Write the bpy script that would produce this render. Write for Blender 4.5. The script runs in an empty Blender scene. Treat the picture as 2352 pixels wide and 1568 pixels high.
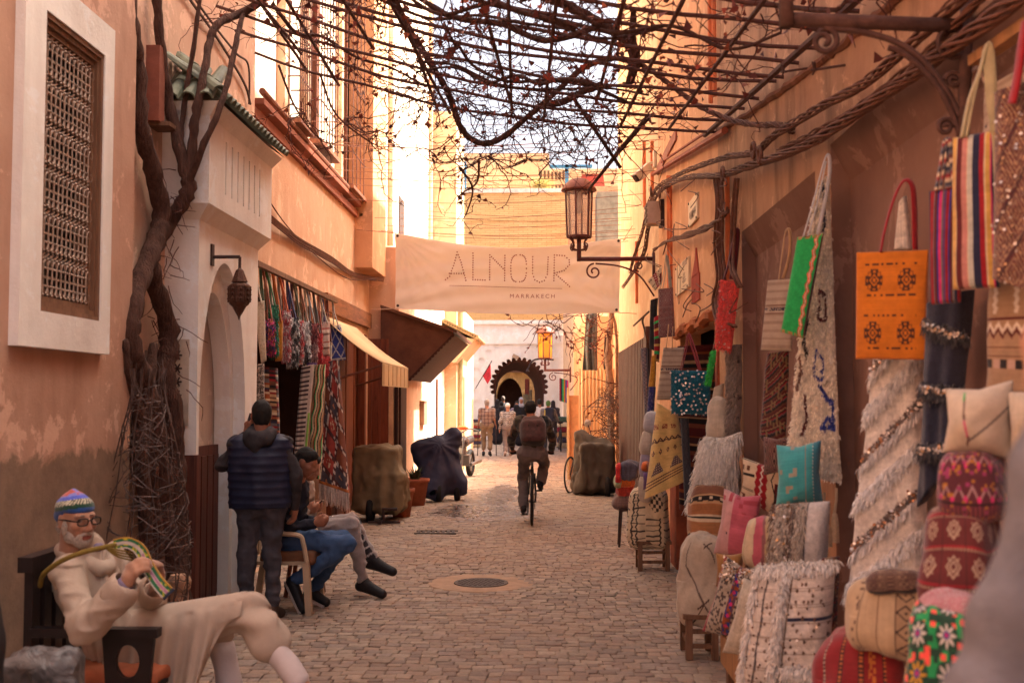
import bpy, math, random
import numpy as np
from mathutils import Vector, Matrix, geometry
random.seed(11); rng = np.random.default_rng(11)
S = bpy.context.scene; C = S.collection
R = math.radians; PI = math.pi
# ---------------------------------------------------------------- camera
CAMZ = 1.75; F = 2548.0
cd = bpy.data.cameras.new('camera'); cam = bpy.data.objects.new('camera', cd); C.objects.link(cam)
cam.location = (0, 0, CAMZ)
cam.rotation_euler = (R(90) + math.atan(132 / F), 0, math.atan(69 / F))
cd.sensor_width = 36; cd.lens = 36 * F / 2352; cd.clip_start = 0.05; cd.clip_end = 600
cd.dof.use_dof = True; cd.dof.focus_distance = 14.5; cd.dof.aperture_fstop = 3.4
S.camera = cam
# ---------------------------------------------------------------- light
SUN_EL, SUN_AZ = R(52), R(15)          # azimuth measured from +X towards +Y
w = bpy.data.worlds.new('World'); S.world = w; w.use_nodes = True
nt = w.node_tree; bg = nt.nodes['Background']
sky = nt.nodes.new('ShaderNodeTexSky'); sky.sky_type = 'NISHITA'; sky.sun_disc = False
sky.sun_elevation = SUN_EL; sky.sun_rotation = R(90) - SUN_AZ
sky.dust_density = 10.0; sky.air_density = 0.6; sky.ozone_density = 0.0
tint = nt.nodes.new('ShaderNodeMix'); tint.data_type = 'RGBA'; tint.blend_type = 'MULTIPLY'
tint.inputs[0].default_value = 1.0; tint.inputs[7].default_value = (1.0, 0.94, 0.86, 1)
nt.links.new(sky.outputs[0], tint.inputs[6]); nt.links.new(tint.outputs[2], bg.inputs[0])
bg.inputs[1].default_value = 0.15
sl = bpy.data.lights.new('sun', 'SUN'); sl.energy = 3.3; sl.angle = R(0.6); sl.color = (1.0, 0.94, 0.85)
so = bpy.data.objects.new('sun', sl); C.objects.link(so); so.location = (10, 5, 20)
sd = Vector((math.cos(SUN_EL) * math.cos(SUN_AZ), math.cos(SUN_EL) * math.sin(SUN_AZ), math.sin(SUN_EL)))
so.rotation_euler = sd.to_track_quat('Z', 'Y').to_euler()
S.view_settings.view_transform = 'Standard'; S.view_settings.look = 'None'
S.view_settings.exposure = 2.27; S.view_settings.gamma = 1.0
try:
    S.cycles.max_bounces = 10; S.cycles.diffuse_bounces = 6; S.cycles.transparent_max_bounces = 12
    S.cycles.use_denoising = True; S.cycles.sample_clamp_indirect = 8
except Exception: pass
# ---------------------------------------------------------------- picture-to-place helpers (pixels of a 2352x1568 view)
RM = cam.rotation_euler.to_matrix(); O0 = Vector((0, 0, CAMZ))
def ray(px, py): return RM @ Vector(((px - 1176) / F, -(py - 784) / F, -1))
def at(px, py, Y):
    d = ray(px, py); return O0 + d * (Y / d.y)
def onX(px, py, X):
    d = ray(px, py); return O0 + d * (X / d.x)
def gnd(px, py, z=0.0):
    d = ray(px, py); return O0 + d * ((z - CAMZ) / d.z)
# ---------------------------------------------------------------- colours and materials
def lin(c):
    c = np.asarray(c, float) / 255.0
    return np.where(c <= 0.04045, c / 12.92, ((c + 0.055) / 1.055) ** 2.4)
def L4(c): return tuple(float(x) for x in lin(c)) + (1.0,)
MATS = {}
def nodes(name):
    m = bpy.data.materials.new(name); m.use_nodes = True
    t = m.node_tree; return m, t, t.nodes['Principled BSDF'], t.links
def noise(t, scale, detail=6, rough=0.6, vec=None, dist=0.0):
    n = t.nodes.new('ShaderNodeTexNoise'); n.inputs['Scale'].default_value = scale
    n.inputs['Detail'].default_value = detail; n.inputs['Roughness'].default_value = rough
    n.inputs['Distortion'].default_value = dist
    if vec is not None: t.links.new(vec, n.inputs['Vector'])
    return n
def ramp(t, src, stops):
    r = t.nodes.new('ShaderNodeValToRGB'); e = r.color_ramp.elements
    while len(e) < len(stops): e.new(0.5)
    for el, (p, c) in zip(e, stops):
        el.position = p; el.color = c if len(c) == 4 else tuple(c) + (1,)
    t.links.new(src, r.inputs[0]); return r
def mixc(t, fac, a, b, mode='MIX'):
    n = t.nodes.new('ShaderNodeMix'); n.data_type = 'RGBA'; n.blend_type = mode
    for sock, v in ((0, fac), (6, a), (7, b)):
        if hasattr(v, 'default_value') or hasattr(v, 'is_linked'): t.links.new(v, n.inputs[sock])
        else: n.inputs[sock].default_value = v
    return n.outputs[2]
def coords(t, scale=(1, 1, 1), kind='Object'):
    tc = t.nodes.new('ShaderNodeTexCoord'); mp = t.nodes.new('ShaderNodeMapping')
    mp.inputs['Scale'].default_value = scale; t.links.new(tc.outputs[kind], mp.inputs[0]); return mp.outputs[0]
def bump(t, b, src, strength, dist=0.02, prev=None):
    n = t.nodes.new('ShaderNodeBump'); n.inputs['Strength'].default_value = strength; n.inputs['Distance'].default_value = dist
    t.links.new(src, n.inputs['Height'])
    if prev: t.links.new(prev, n.inputs['Normal'])
    t.links.new(n.outputs[0], b.inputs['Normal']); return n.outputs[0]
def M(name, c, rough=0.75, var=0.25, vs=6.0, bs=40.0, bstr=0.25, metal=0.0, stretch=(1, 1, 1), spec=0.3, bd=0.01):
    """one-colour material with uneven tone and a fine surface relief"""
    if name in MATS: return MATS[name]
    m, t, b, l = nodes(name); v = coords(t, stretch)
    n = noise(t, vs, 7, 0.62, v); k = lin(c)
    r = ramp(t, n.outputs[0], [(0.28, tuple(k * (1 - var))), (0.5, tuple(k)), (0.74, tuple(np.minimum(k * (1 + var) + 0.004, 1)))])
    l.new(r.outputs[0], b.inputs['Base Color'])
    b.inputs['Roughness'].default_value = rough; b.inputs['Metallic'].default_value = metal
    b.inputs['Specular IOR Level'].default_value = spec
    if bstr: bump(t, b, noise(t, bs, 5, 0.6, v).outputs[0], bstr, bd)
    MATS[name] = m; return m
def plaster(name, c, c2, dirt=(90, 60, 45), dirt_amt=0.35, cement=None):
    """limewashed wall: cloudy two-tone wash, rain streaks, trowel relief; cement = (height, colour) of a bare patched foot"""
    if name in MATS: return MATS[name]
    m, t, b, l = nodes(name); v = coords(t)
    n1 = noise(t, 0.9, 8, 0.6, v, 0.6); n2 = noise(t, 5.0, 8, 0.65, v)
    vs = coords(t, (2.4, 2.4, 0.5)); n3 = noise(t, 1.6, 6, 0.6, vs)
    base = ramp(t, n1.outputs[0], [(0.38, L4(c)), (0.60, L4(c2))]).outputs[0]
    f2 = ramp(t, n2.outputs[0], [(0.35, (0, 0, 0, 1)), (0.75, (.45, .45, .45, 1))]).outputs[0]
    base = mixc(t, f2, base, L4(np.array(c2) * 1.06))
    f3 = ramp(t, n3.outputs[0], [(0.48, (0, 0, 0, 1)), (0.78, (dirt_amt,) * 3 + (1,))]).outputs[0]
    base = mixc(t, f3, base, L4(dirt))
    nc = noise(t, 2.7, 12, 0.72, v, 0.3); fc = ramp(t, nc.outputs[0], [(0.56, (0, 0, 0, 1)), (0.585, (.6, .6, .6, 1))]).outputs[0]; base = mixc(t, fc, base, L4(np.minimum(np.array(c2) * 1.1 + 14, 240)))
    if cement:
        tc = t.nodes.new('ShaderNodeSeparateXYZ'); l.new(v, tc.inputs[0])
        ad = t.nodes.new('ShaderNodeMath'); ad.operation = 'MULTIPLY_ADD'
        nn = noise(t, 1.5, 10, 0.68, v, .4); l.new(nn.outputs[0], ad.inputs[0]); ad.inputs[1].default_value = 0.6; l.new(tc.outputs[2], ad.inputs[2])
        f4 = ramp(t, ad.outputs[0], [(0.0, (1, 1, 1, 1)), (1.0, (0, 0, 0, 1))])
        mr = t.nodes.new('ShaderNodeMapRange'); l.new(ad.outputs[0], mr.inputs[0])
        mr.inputs[1].default_value = cement[0] + 0.27; mr.inputs[2].default_value = cement[0] + 0.31
        mr.inputs[3].default_value = 1; mr.inputs[4].default_value = 0
        base = mixc(t, mr.outputs[0], base, ramp(t, n2.outputs[0], [(0.3, L4(np.array(cement[1]) * .8)), (0.7, L4(cement[1]))]).outputs[0])
    l.new(base, b.inputs['Base Color']); b.inputs['Roughness'].default_value = 0.9; b.inputs['Specular IOR Level'].default_value = 0.15
    p = bump(t, b, n2.outputs[0], 0.4, 0.025); p = bump(t, b, fc, -0.5, 0.008, p); bump(t, b, noise(t, 60, 4, 0.6, v).outputs[0], 0.3, 0.006, p)
    MATS[name] = m; return m
def wood(name, c, dark=0.45, sc=(1, 1, 1), rough=0.6):
    if name in MATS: return MATS[name]
    m, t, b, l = nodes(name); v = coords(t, (14 * sc[0], 14 * sc[1], 1.1 * sc[2]))
    n = noise(t, 1.6, 8, 0.65, v, 0.8); k = lin(c)
    r = ramp(t, n.outputs[0], [(0.3, tuple(k * dark)), (0.55, tuple(k)), (0.8, tuple(np.minimum(k * 1.35, 1)))])
    l.new(r.outputs[0], b.inputs['Base Color']); b.inputs['Roughness'].default_value = rough; b.inputs['Specular IOR Level'].default_value = 0.3
    bump(t, b, n.outputs[0], 0.3, 0.01); MATS[name] = m; return m
def cloth_mat(name, weave=260.0, rough=0.95, bstr=0.35, var=0.22, nscale=18):
    """textile whose woven pattern is stored per vertex in the attribute 'Col'"""
    if name in MATS: return MATS[name]
    m, t, b, l = nodes(name); a = t.nodes.new('ShaderNodeAttribute'); a.attribute_name = 'Col'
    v = coords(t); n = noise(t, nscale, 7, 0.7, v)
    r = ramp(t, n.outputs[0], [(0.3, (1 - var,) * 3), (0.72, (1 + var * .5,) * 3)])
    l.new(mixc(t, 1.0, a.outputs[0], r.outputs[0], 'MULTIPLY'), b.inputs['Base Color'])
    b.inputs['Roughness'].default_value = rough; b.inputs['Specular IOR Level'].default_value = 0.1
    b.inputs['Sheen Weight'].default_value = 0.25; b.inputs['Sheen Roughness'].default_value = 0.6
    p = bump(t, b, noise(t, weave, 3, 0.6, v).outputs[0], bstr, 0.004); bump(t, b, noise(t, 22, 4, 0.6, v).outputs[0], 0.3, 0.012, p)
    MATS[name] = m; return m
# ---------------------------------------------------------------- objects
def tag(o, label=None, cat=None, group=None, kind=None):
    if label: o['label'] = label
    if cat: o['category'] = cat
    if group: o['group'] = group
    if kind: o['kind'] = kind
    return o
def thing(name, label, cat, loc=(0, 0, 0), group=None):
    o = bpy.data.objects.new(name, None); C.objects.link(o); o.location = loc; o.empty_display_size = 0.1
    return tag(o, label, cat, group)
def link(name, me, mat=None, parent=None):
    o = bpy.data.objects.new(name, me); C.objects.link(o)
    for mm in (mat if isinstance(mat, (list, tuple)) else [mat]):
        if mm: me.materials.append(mm)
    if parent:
        o.parent = parent; p, off = parent, Vector((0, 0, 0))
        while p: off += Vector(p.location) if p.type == 'EMPTY' else Vector((0, 0, 0)); p = p.parent
        if parent.type == 'EMPTY': o.matrix_parent_inverse = Matrix.Translation(-Vector(parent.location))
    return o
def dup(root, loc=None, rz=None, label=None):
    """copy of a thing with its parts and sub-parts"""
    c = root.copy(); C.objects.link(c)
    if loc is not None: c.location = loc
    if rz is not None: c.rotation_euler.z = rz
    if label: c['label'] = label
    for ch in root.children:
        d = ch.copy(); C.objects.link(d); d.parent = c
        for g in ch.children:
            e = g.copy(); C.objects.link(e); e.parent = d
    return c
def frames(P, closed=False):
    P = [Vector(p) for p in P]; n = len(P); T = []
    for i in range(n):
        a = P[i - 1] if (i or closed) else P[0]; b = P[(i + 1) % n] if (i < n - 1 or closed) else P[-1]
        d = b - a; T.append(d.normalized() if d.length > 1e-9 else Vector((0, 0, 1)))
    u = Vector((0, 0, 1)) if abs(T[0].z) < 0.9 else Vector((1, 0, 0)); U = []
    for k in T:
        u = u - k * u.dot(k)
        if u.length < 1e-6: u = k.orthogonal()
        u.normalize(); U.append((u.copy(), k.cross(u)))
    return P, U
def spline(P, n=8):
    """smooth curve through the points"""
    P = [np.array(p, float) for p in P]; out = []
    for i in range(len(P) - 1):
        p0, p1, p2, p3 = P[max(i - 1, 0)], P[i], P[i + 1], P[min(i + 2, len(P) - 1)]
        for k in range(n):
            t = k / n; out.append(0.5 * ((2 * p1) + (-p0 + p2) * t + (2 * p0 - 5 * p1 + 4 * p2 - p3) * t * t + (-p0 + 3 * p1 - 3 * p2 + p3) * t ** 3))
    out.append(P[-1]); return out
class MB:
    """collects shapes and links them as ONE mesh object"""
    def __init__(s): s.v = []; s.f = []; s.mi = []; s.m = 0
    def add(s, V, Fs):
        b = len(s.v); s.v += [tuple(map(float, p)) for p in V]
        for f in Fs: s.f.append(tuple(b + i for i in f)); s.mi.append(s.m)
        return s
    def box(s, x0, x1, y0, y1, z0, z1):
        return s.add([(x0, y0, z0), (x1, y0, z0), (x1, y1, z0), (x0, y1, z0), (x0, y0, z1), (x1, y0, z1), (x1, y1, z1), (x0, y1, z1)],
                     [(0, 3, 2, 1), (4, 5, 6, 7), (0, 1, 5, 4), (1, 2, 6, 5), (2, 3, 7, 6), (3, 0, 4, 7)])
    def beam(s, a, b, w, h, up=(0, 0, 1)):
        a, b = Vector(a), Vector(b); d = (b - a).normalized(); u = Vector(up); sd_ = d.cross(u)
        if sd_.length < 1e-5: sd_ = d.orthogonal()
        sd_.normalize(); u = sd_.cross(d); V = []
        for p in (a, b):
            for i, j in ((-1, -1), (1, -1), (1, 1), (-1, 1)): V.append(p + sd_ * (i * w / 2) + u * (j * h / 2))
        return s.add(V, [(3, 2, 1, 0), (4, 5, 6, 7), (0, 1, 5, 4), (1, 2, 6, 5), (2, 3, 7, 6), (3, 0, 4, 7)])
    def tube(s, P, r, n=6, closed=False, flat=1.0, cap=True):
        P, U = frames(P, closed); m = len(P); V = []
        rr = r if hasattr(r, '__len__') else [r] * m
        for p, (u, v), q in zip(P, U, rr):
            for k in range(n):
                a = 2 * PI * k / n; V.append(p + u * (math.cos(a) * q * flat) + v * (math.sin(a) * q))
        Fs = [(i * n + k, i * n + (k + 1) % n, ((i + 1) % m) * n + (k + 1) % n, ((i + 1) % m) * n + k) for i in range(m if closed else m - 1) for k in range(n)]
        if cap and not closed: Fs += [tuple(range(n - 1, -1, -1)), tuple((m - 1) * n + k for k in range(n))]
        return s.add(V, Fs)
    def lathe(s, prof, c=(0, 0, 0), n=16, axis='z', start=0.0):
        V = []; m = len(prof)
        for r, h in prof:
            for k in range(n):
                a = 2 * PI * k / n + start; x, y = r * math.cos(a), r * math.sin(a)
                V.append((c[0] + x, c[1] + y, c[2] + h) if axis == 'z' else ((c[0] + h, c[1] + x, c[2] + y) if axis == 'x' else (c[0] + x, c[1] + h, c[2] + y)))
        Fs = [(i * n + k, i * n + (k + 1) % n, (i + 1) * n + (k + 1) % n, (i + 1) * n + k) for i in range(m - 1) for k in range(n)]
        return s.add(V, Fs + [tuple(range(n - 1, -1, -1)), tuple((m - 1) * n + k for k in range(n))])
    def prism(s, poly, a, b, axis='y'):
        """polygon (in the plane across the axis) extruded from a to b; any simple outline"""
        n = len(poly)
        P = (lambda p, h: (p[0], h, p[1])) if axis == 'y' else ((lambda p, h: (h, p[0], p[1])) if axis == 'x' else (lambda p, h: (p[0], p[1], h)))
        V = [P(p, a) for p in poly] + [P(p, b) for p in poly]
        tri = geometry.tessellate_polygon([[Vector((p[0], p[1], 0)) for p in poly]])
        Fs = [tuple(t) for t in tri] + [tuple(i + n for i in t) for t in tri] + [(i, (i + 1) % n, n + (i + 1) % n, n + i) for i in range(n)]
        return s.add(V, Fs)
    def holed(s, outer, holes, depth, place):
        """flat wall face with openings and their reveals; place(u, v, d) gives the point d behind the face"""
        loops = [outer] + holes; pts = [p for lp in loops for p in lp]
        tri = geometry.tessellate_polygon([[Vector((p[0], p[1], 0)) for p in lp] for lp in loops])
        s.add([place(p[0], p[1], 0) for p in pts], [tuple(t) for t in tri])
        for lp in holes:
            n = len(lp); s.add([place(p[0], p[1], 0) for p in lp] + [place(p[0], p[1], depth) for p in lp], [(i, (i + 1) % n, n + (i + 1) % n, n + i) for i in range(n)])
        return s
    def obj(s, name, mat=None, parent=None, smooth=False):
        me = bpy.data.meshes.new(name); me.from_pydata(s.v, [], s.f); me.validate(); me.update()
        if any(s.mi) and len(me.polygons) == len(s.mi): me.polygons.foreach_set('material_index', s.mi)
        if smooth: me.shade_smooth()
        o = link(name, me, mat, parent)
        import bmesh
        bm = bmesh.new(); bm.from_mesh(me); bmesh.ops.recalc_face_normals(bm, faces=bm.faces); bm.to_mesh(me); bm.free()
        return o
def rect(u0, u1, v0, v1): return [(u0, v0), (u1, v0), (u1, v1), (u0, v1)]
def fast_mesh(name, V, Q, col=None, smooth=True):
    me = bpy.data.meshes.new(name); V = np.asarray(V, np.float32); Q = np.asarray(Q, np.int32); k = Q.shape[1]
    me.vertices.add(len(V)); me.vertices.foreach_set('co', V.ravel())
    me.loops.add(Q.size); me.loops.foreach_set('vertex_index', Q.ravel())
    me.polygons.add(len(Q)); me.polygons.foreach_set('loop_start', np.arange(0, Q.size, k, dtype=np.int32))
    me.polygons.foreach_set('loop_total', np.full(len(Q), k, np.int32))
    me.update(calc_edges=True); me.validate()
    if col is not None:
        a = me.color_attributes.new('Col', 'FLOAT_COLOR', 'POINT'); c4 = np.ones((len(V), 4), np.float32); c4[:, :3] = col
        a.data.foreach_set('color', c4.ravel())
    if smooth: me.shade_smooth()
    return me
# ---------------------------------------------------------------- value noise and rounded solids
_PT = rng.random((32, 32, 32)).astype(np.float32)
def vnoise(P, sc=1.0):
    P = np.asarray(P, np.float32) * sc; i = np.floor(P).astype(int); f = P - i; f = f * f * (3 - 2 * f); r = 0
    for dx in (0, 1):
        for dy in (0, 1):
            for dz in (0, 1):
                wgt = (f[..., 0] if dx else 1 - f[..., 0]) * (f[..., 1] if dy else 1 - f[..., 1]) * (f[..., 2] if dz else 1 - f[..., 2])
                r = r + wgt * _PT[(i[..., 0] + dx) % 32, (i[..., 1] + dy) % 32, (i[..., 2] + dz) % 32]
    return r - 0.5
def rotm(rx=0, ry=0, rz=0): return np.array(Matrix.Rotation(rz, 3, 'Z') @ Matrix.Rotation(ry, 3, 'Y') @ Matrix.Rotation(rx, 3, 'X'))
def cap(a, b, ra, rb=None): return ('c', np.array(a, float), np.array(b, float), ra, ra if rb is None else rb)
def ell(c, r, rot=None): return ('e', np.array(c, float), np.array(r, float), rot)
def bx(c, h, rd, rot=None): return ('b', np.array(c, float), np.array(h, float), rd, rot)
def chain(pts, rad): return [cap(pts[i], pts[i + 1], rad[i], rad[i + 1]) for i in range(len(pts) - 1)]
def bounds(q):
    if q[0] == 'c':
        r = np.array([[q[3]] * 3, [q[4]] * 3]); e = np.array([q[1], q[2]]); return (e - r).min(0), (e + r).max(0)
    if q[0] == 'e': m = q[2].max(); return q[1] - m, q[1] + m
    m = np.linalg.norm(q[2]) + q[3]; return q[1] - m, q[1] + m
def sdf(q, P):
    if q[0] == 'c':
        a, b = q[1], q[2]; ba = b - a; t = np.clip(((P - a) @ ba) / max(ba @ ba, 1e-9), 0, 1)
        return np.linalg.norm(P - a - t[..., None] * ba, axis=-1) - (q[3] + (q[4] - q[3]) * t)
    if q[0] == 'e':
        p = P - q[1]
        if q[3] is not None: p = p @ q[3]
        k0 = np.linalg.norm(p / q[2], axis=-1); k1 = np.linalg.norm(p / q[2] ** 2, axis=-1) + 1e-9
        return k0 * (k0 - 1) / k1
    p = P - q[1]
    if q[4] is not None: p = p @ q[4]
    d = np.abs(p) - q[2]; return np.linalg.norm(np.maximum(d, 0), axis=-1) + np.minimum(d.max(-1), 0) - q[3]
def solid(name, prims, vox, mat, parent=None, k=0.03, cut=(), disp=None, colf=None, kcut=0.008):
    """one continuous surface round softly joined rounded solids; cut = solids carved out; disp(P) pushes the surface; colf(V, N) colours it"""
    lo = np.min([bounds(q)[0] for q in prims], 0) - 4 * vox; hi = np.max([bounds(q)[1] for q in prims], 0) + 4 * vox
    n = np.ceil((hi - lo) / vox).astype(int) + 1; Fd = np.full(n, 1.0, np.float32)
    def block(q, pad):
        a, b = bounds(q); i0 = np.clip(np.floor((a - pad - lo) / vox).astype(int), 0, n - 1); i1 = np.clip(np.ceil((b + pad - lo) / vox).astype(int) + 1, 1, n)
        g = np.stack(np.meshgrid(*[lo[d] + vox * np.arange(i0[d], i1[d]) for d in range(3)], indexing='ij'), -1)
        return tuple(slice(i0[d], i1[d]) for d in range(3)), g
    for q in prims:
        sl_, g = block(q, k + 4 * vox); d = sdf(q, g).astype(np.float32); o = Fd[sl_]
        h = np.maximum(k - np.abs(d - o), 0) / k if k > 0 else 0; Fd[sl_] = np.minimum(d, o) - h * h * k * 0.25
    for q in cut:
        sl_, g = block(q, kcut + 2 * vox); d = -sdf(q, g).astype(np.float32); o = Fd[sl_]
        h = np.maximum(kcut - np.abs(d - o), 0) / kcut; Fd[sl_] = np.maximum(d, o) + h * h * kcut * 0.25
    if disp is not None:
        near = np.abs(Fd) < 0.08; idx = np.argwhere(near); Fd[near] += disp(lo + idx * vox).astype(np.float32)
    sg = Fd < 0; cs = sg[:-1, :-1, :-1].astype(np.int8) * 0; corners = [(a, b, c) for a in (0, 1) for b in (0, 1) for c in (0, 1)]
    m = n - 1; view = lambda A, c: A[c[0]:c[0] + m[0], c[1]:c[1] + m[1], c[2]:c[2] + m[2]]
    for c in corners: cs += view(sg, c)
    act = (cs > 0) & (cs < 8); idx = np.argwhere(act); ids = np.full(m, -1, np.int32); ids[act] = np.arange(len(idx))
    acc = np.zeros((len(idx), 3)); cnt = np.zeros(len(idx)); val = {c: Fd[idx[:, 0] + c[0], idx[:, 1] + c[1], idx[:, 2] + c[2]] for c in corners}
    for c in corners:
        for ax in range(3):
            if c[ax] == 0:
                e = list(c); e[ax] = 1; e = tuple(e); v0, v1 = val[c], val[e]; x = (v0 < 0) != (v1 < 0)
                t = np.where(x, v0 / np.where(x, v0 - v1, 1), 0); p = np.tile(np.array(c, float), (len(idx), 1)); p[:, ax] = t
                acc += p * x[:, None]; cnt += x
    V = lo + (idx + acc / np.maximum(cnt, 1)[:, None]) * vox; Q = []
    for ax in range(3):
        a1, a2 = (ax + 1) % 3, (ax + 2) % 3
        s0 = [slice(1, -1)] * 3; s0[ax] = slice(0, -1); s1 = [slice(1, -1)] * 3; s1[ax] = slice(1, None)
        x = np.argwhere(sg[tuple(s0)] != sg[tuple(s1)]); off = np.ones(3, int); off[ax] = 0; g = x + off
        e1 = np.zeros(3, int); e1[a1] = 1; e2 = np.zeros(3, int); e2[a2] = 1
        q = np.stack([ids[tuple((g - o).T)] for o in (0 * e1, e1, e1 + e2, e2)], -1)
        inside = sg[tuple(g.T)]; q[~inside] = q[~inside][:, ::-1]; Q.append(q)
    Q = np.concatenate(Q); Q = Q[(Q >= 0).all(1)]
    for _ in range(2):      # relax
        s_ = np.zeros_like(V); c_ = np.zeros(len(V))
        for a, b in ((0, 1), (1, 2), (2, 3), (3, 0)):
            np.add.at(s_, Q[:, a], V[Q[:, b]]); np.add.at(c_, Q[:, a], 1); np.add.at(s_, Q[:, b], V[Q[:, a]]); np.add.at(c_, Q[:, b], 1)
        V = 0.5 * V + 0.5 * s_ / np.maximum(c_, 1)[:, None]
    me = fast_mesh(name, V, Q, None if colf is None else colf(V)); return link(name, me, mat, parent)
# ================================================================ SETTING
def copyloop(pts): return list(pts)
def arch_pts(u0, u1, v0, spring, apex, n=14, pointed=True):
    """opening outline, from the foot (u0,v0) up over the arch to (u1,v0)"""
    c = (u0 + u1) / 2; hw = (u1 - u0) / 2; P = [(u0, v0)]
    for i in range(2 * n + 1):
        t = i / (2 * n); x = -1 + 2 * t
        if pointed: y = (1 - abs(x) ** 2.0) ** 0.62 if abs(x) < 1 else 0
        else: y = math.sqrt(max(0, 1 - x * x))
        P.append((c + hw * x, spring + (apex - spring) * y))
    return P + [(u1, v0)]
pX = lambda X, s=1: (lambda u, v, d: (X + s * d, u, v))         # wall facing the street: u = along the street, v = height, d = into the wall
pY = lambda Y: (lambda u, v, d: (u, Y + d, v))                  # wall across the street
PINK = plaster('pink_limewash', (178, 138, 118), (190, 152, 132), (132, 92, 74), 0.5, cement=(1.42, (146, 120, 102)))
PINK2 = plaster('pale_pink_limewash', (194, 156, 134), (202, 168, 146), (144, 104, 86), 0.45)
ORANGE = plaster('orange_limewash', (202, 160, 130), (208, 170, 142), (174, 112, 84), 0.3)
ORANGE2 = plaster('deep_orange_limewash', (208, 154, 112), (214, 164, 126), (166, 102, 70), 0.4)
PALEO = plaster('faded_orange_limewash', (216, 178, 140), (222, 188, 152), (178, 126, 92), 0.35)
EARTH = plaster('earthen_limewash', (168, 124, 96), (188, 148, 116), (84, 60, 50), 0.75)
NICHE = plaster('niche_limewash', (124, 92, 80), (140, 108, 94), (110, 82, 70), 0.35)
WHITE = plaster('white_limewash', (228, 221, 214), (234, 228, 222), (184, 166, 152), 0.3)
SUNW = plaster('cream_limewash', (226, 206, 180), (232, 214, 190), (196, 164, 132), 0.2)
TAN = plaster('tan_limewash', (190, 160, 128), (198, 168, 138), (140, 110, 84), 0.35)
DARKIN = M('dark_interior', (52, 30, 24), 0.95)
BROWNMETAL = M('brown_painted_metal', (92, 58, 48), 0.6, 0.3, 5)
DARKIRON = M('dark_iron', (58, 40, 36), 0.6, 0.35, 12, 60, 0.4)
RUST = M('rusty_iron', (84, 58, 50), 0.85, 0.4, 18, 70, 0.6)
REDWOOD = wood('red_stained_wood', (120, 62, 40)); DOORWOOD = wood('dark_red_door_wood', (84, 40, 32)); RAWWOOD = wood('raw_wood', (168, 122, 80), 0.6)
OLDWOOD = wood('weathered_wood', (122, 88, 66), 0.5)
# ---- ground sheet and the hand-laid paving
def ground_mats():
    m, t, b, l = nodes('joint_sand'); v = coords(t); n = noise(t, 9, 8, .7, v)
    l.new(ramp(t, n.outputs[0], [(.3, L4((128, 104, 88))), (.7, L4((158, 130, 110)))]).outputs[0], b.inputs['Base Color']); b.inputs['Roughness'].default_value = .95
    bump(t, b, noise(t, 80, 4, .6, v).outputs[0], .5, .01)
    m2, t, b, l = nodes('paving_stone'); v = coords(t); a = t.nodes.new('ShaderNodeAttribute'); a.attribute_name = 'Col'
    n = noise(t, 26, 8, .7, v); big = noise(t, .55, 7, .6, v)
    c = mixc(t, 1, a.outputs[0], ramp(t, n.outputs[0], [(.28, (.66,) * 3), (.72, (1.12,) * 3)]).outputs[0], 'MULTIPLY')
    c = mixc(t, ramp(t, big.outputs[0], [(.5, (0, 0, 0, 1)), (.72, (.6, .6, .6, 1))]).outputs[0], c, L4((150, 116, 92)))
    # the wet patch: spilled water in the lane, ragged by noise
    def spot(cx, cy, sx, sy):
        mp = t.nodes.new('ShaderNodeMapping'); mp.inputs['Location'].default_value = (-cx / sx, -cy / sy, 0); mp.inputs['Scale'].default_value = (1 / sx, 1 / sy, 0)
        tc = t.nodes.new('ShaderNodeTexCoord'); l.new(tc.outputs['Object'], mp.inputs[0])
        ln = t.nodes.new('ShaderNodeVectorMath'); ln.operation = 'LENGTH'; l.new(mp.outputs[0], ln.inputs[0])
        ad = t.nodes.new('ShaderNodeMath'); ad.operation = 'MULTIPLY_ADD'; nn = noise(t, 2.6, 7, .7, v, .5)
        l.new(nn.outputs[0], ad.inputs[0]); ad.inputs[1].default_value = 1.6; l.new(ln.outputs['Value'], ad.inputs[2])
        mr = t.nodes.new('ShaderNodeMapRange'); l.new(ad.outputs[0], mr.inputs[0])
        mr.inputs[1].default_value = 1.45; mr.inputs[2].default_value = 1.75; mr.inputs[3].default_value = 1; mr.inputs[4].default_value = 0; return mr.outputs[0]
    mx = t.nodes.new('ShaderNodeMath'); mx.operation = 'MAXIMUM'; l.new(spot(-.95, 17.4, .95, 1.5), mx.inputs[0]); l.new(spot(-.75, 20.5, .4, 3.2), mx.inputs[1])
    c = mixc(t, mx.outputs[0], c, L4((96, 76, 64)))
    l.new(c, b.inputs['Base Color'])
    rr = t.nodes.new('ShaderNodeMapRange'); l.new(mx.outputs[0], rr.inputs[0]); rr.inputs[3].default_value = .78; rr.inputs[4].default_value = .12
    l.new(rr.outputs[0], b.inputs['Roughness']); b.inputs['Specular IOR Level'].default_value = .4
    bump(t, b, n.outputs[0], .55, .008); return m, m2
SAND, STONE = ground_mats()
tag(MB().add([(-200, -150, -.012), (200, -150, -.012), (200, 400, -.012), (-200, 400, -.012)], [(0, 1, 2, 3)]).obj('ground', SAND), kind='structure')
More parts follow.
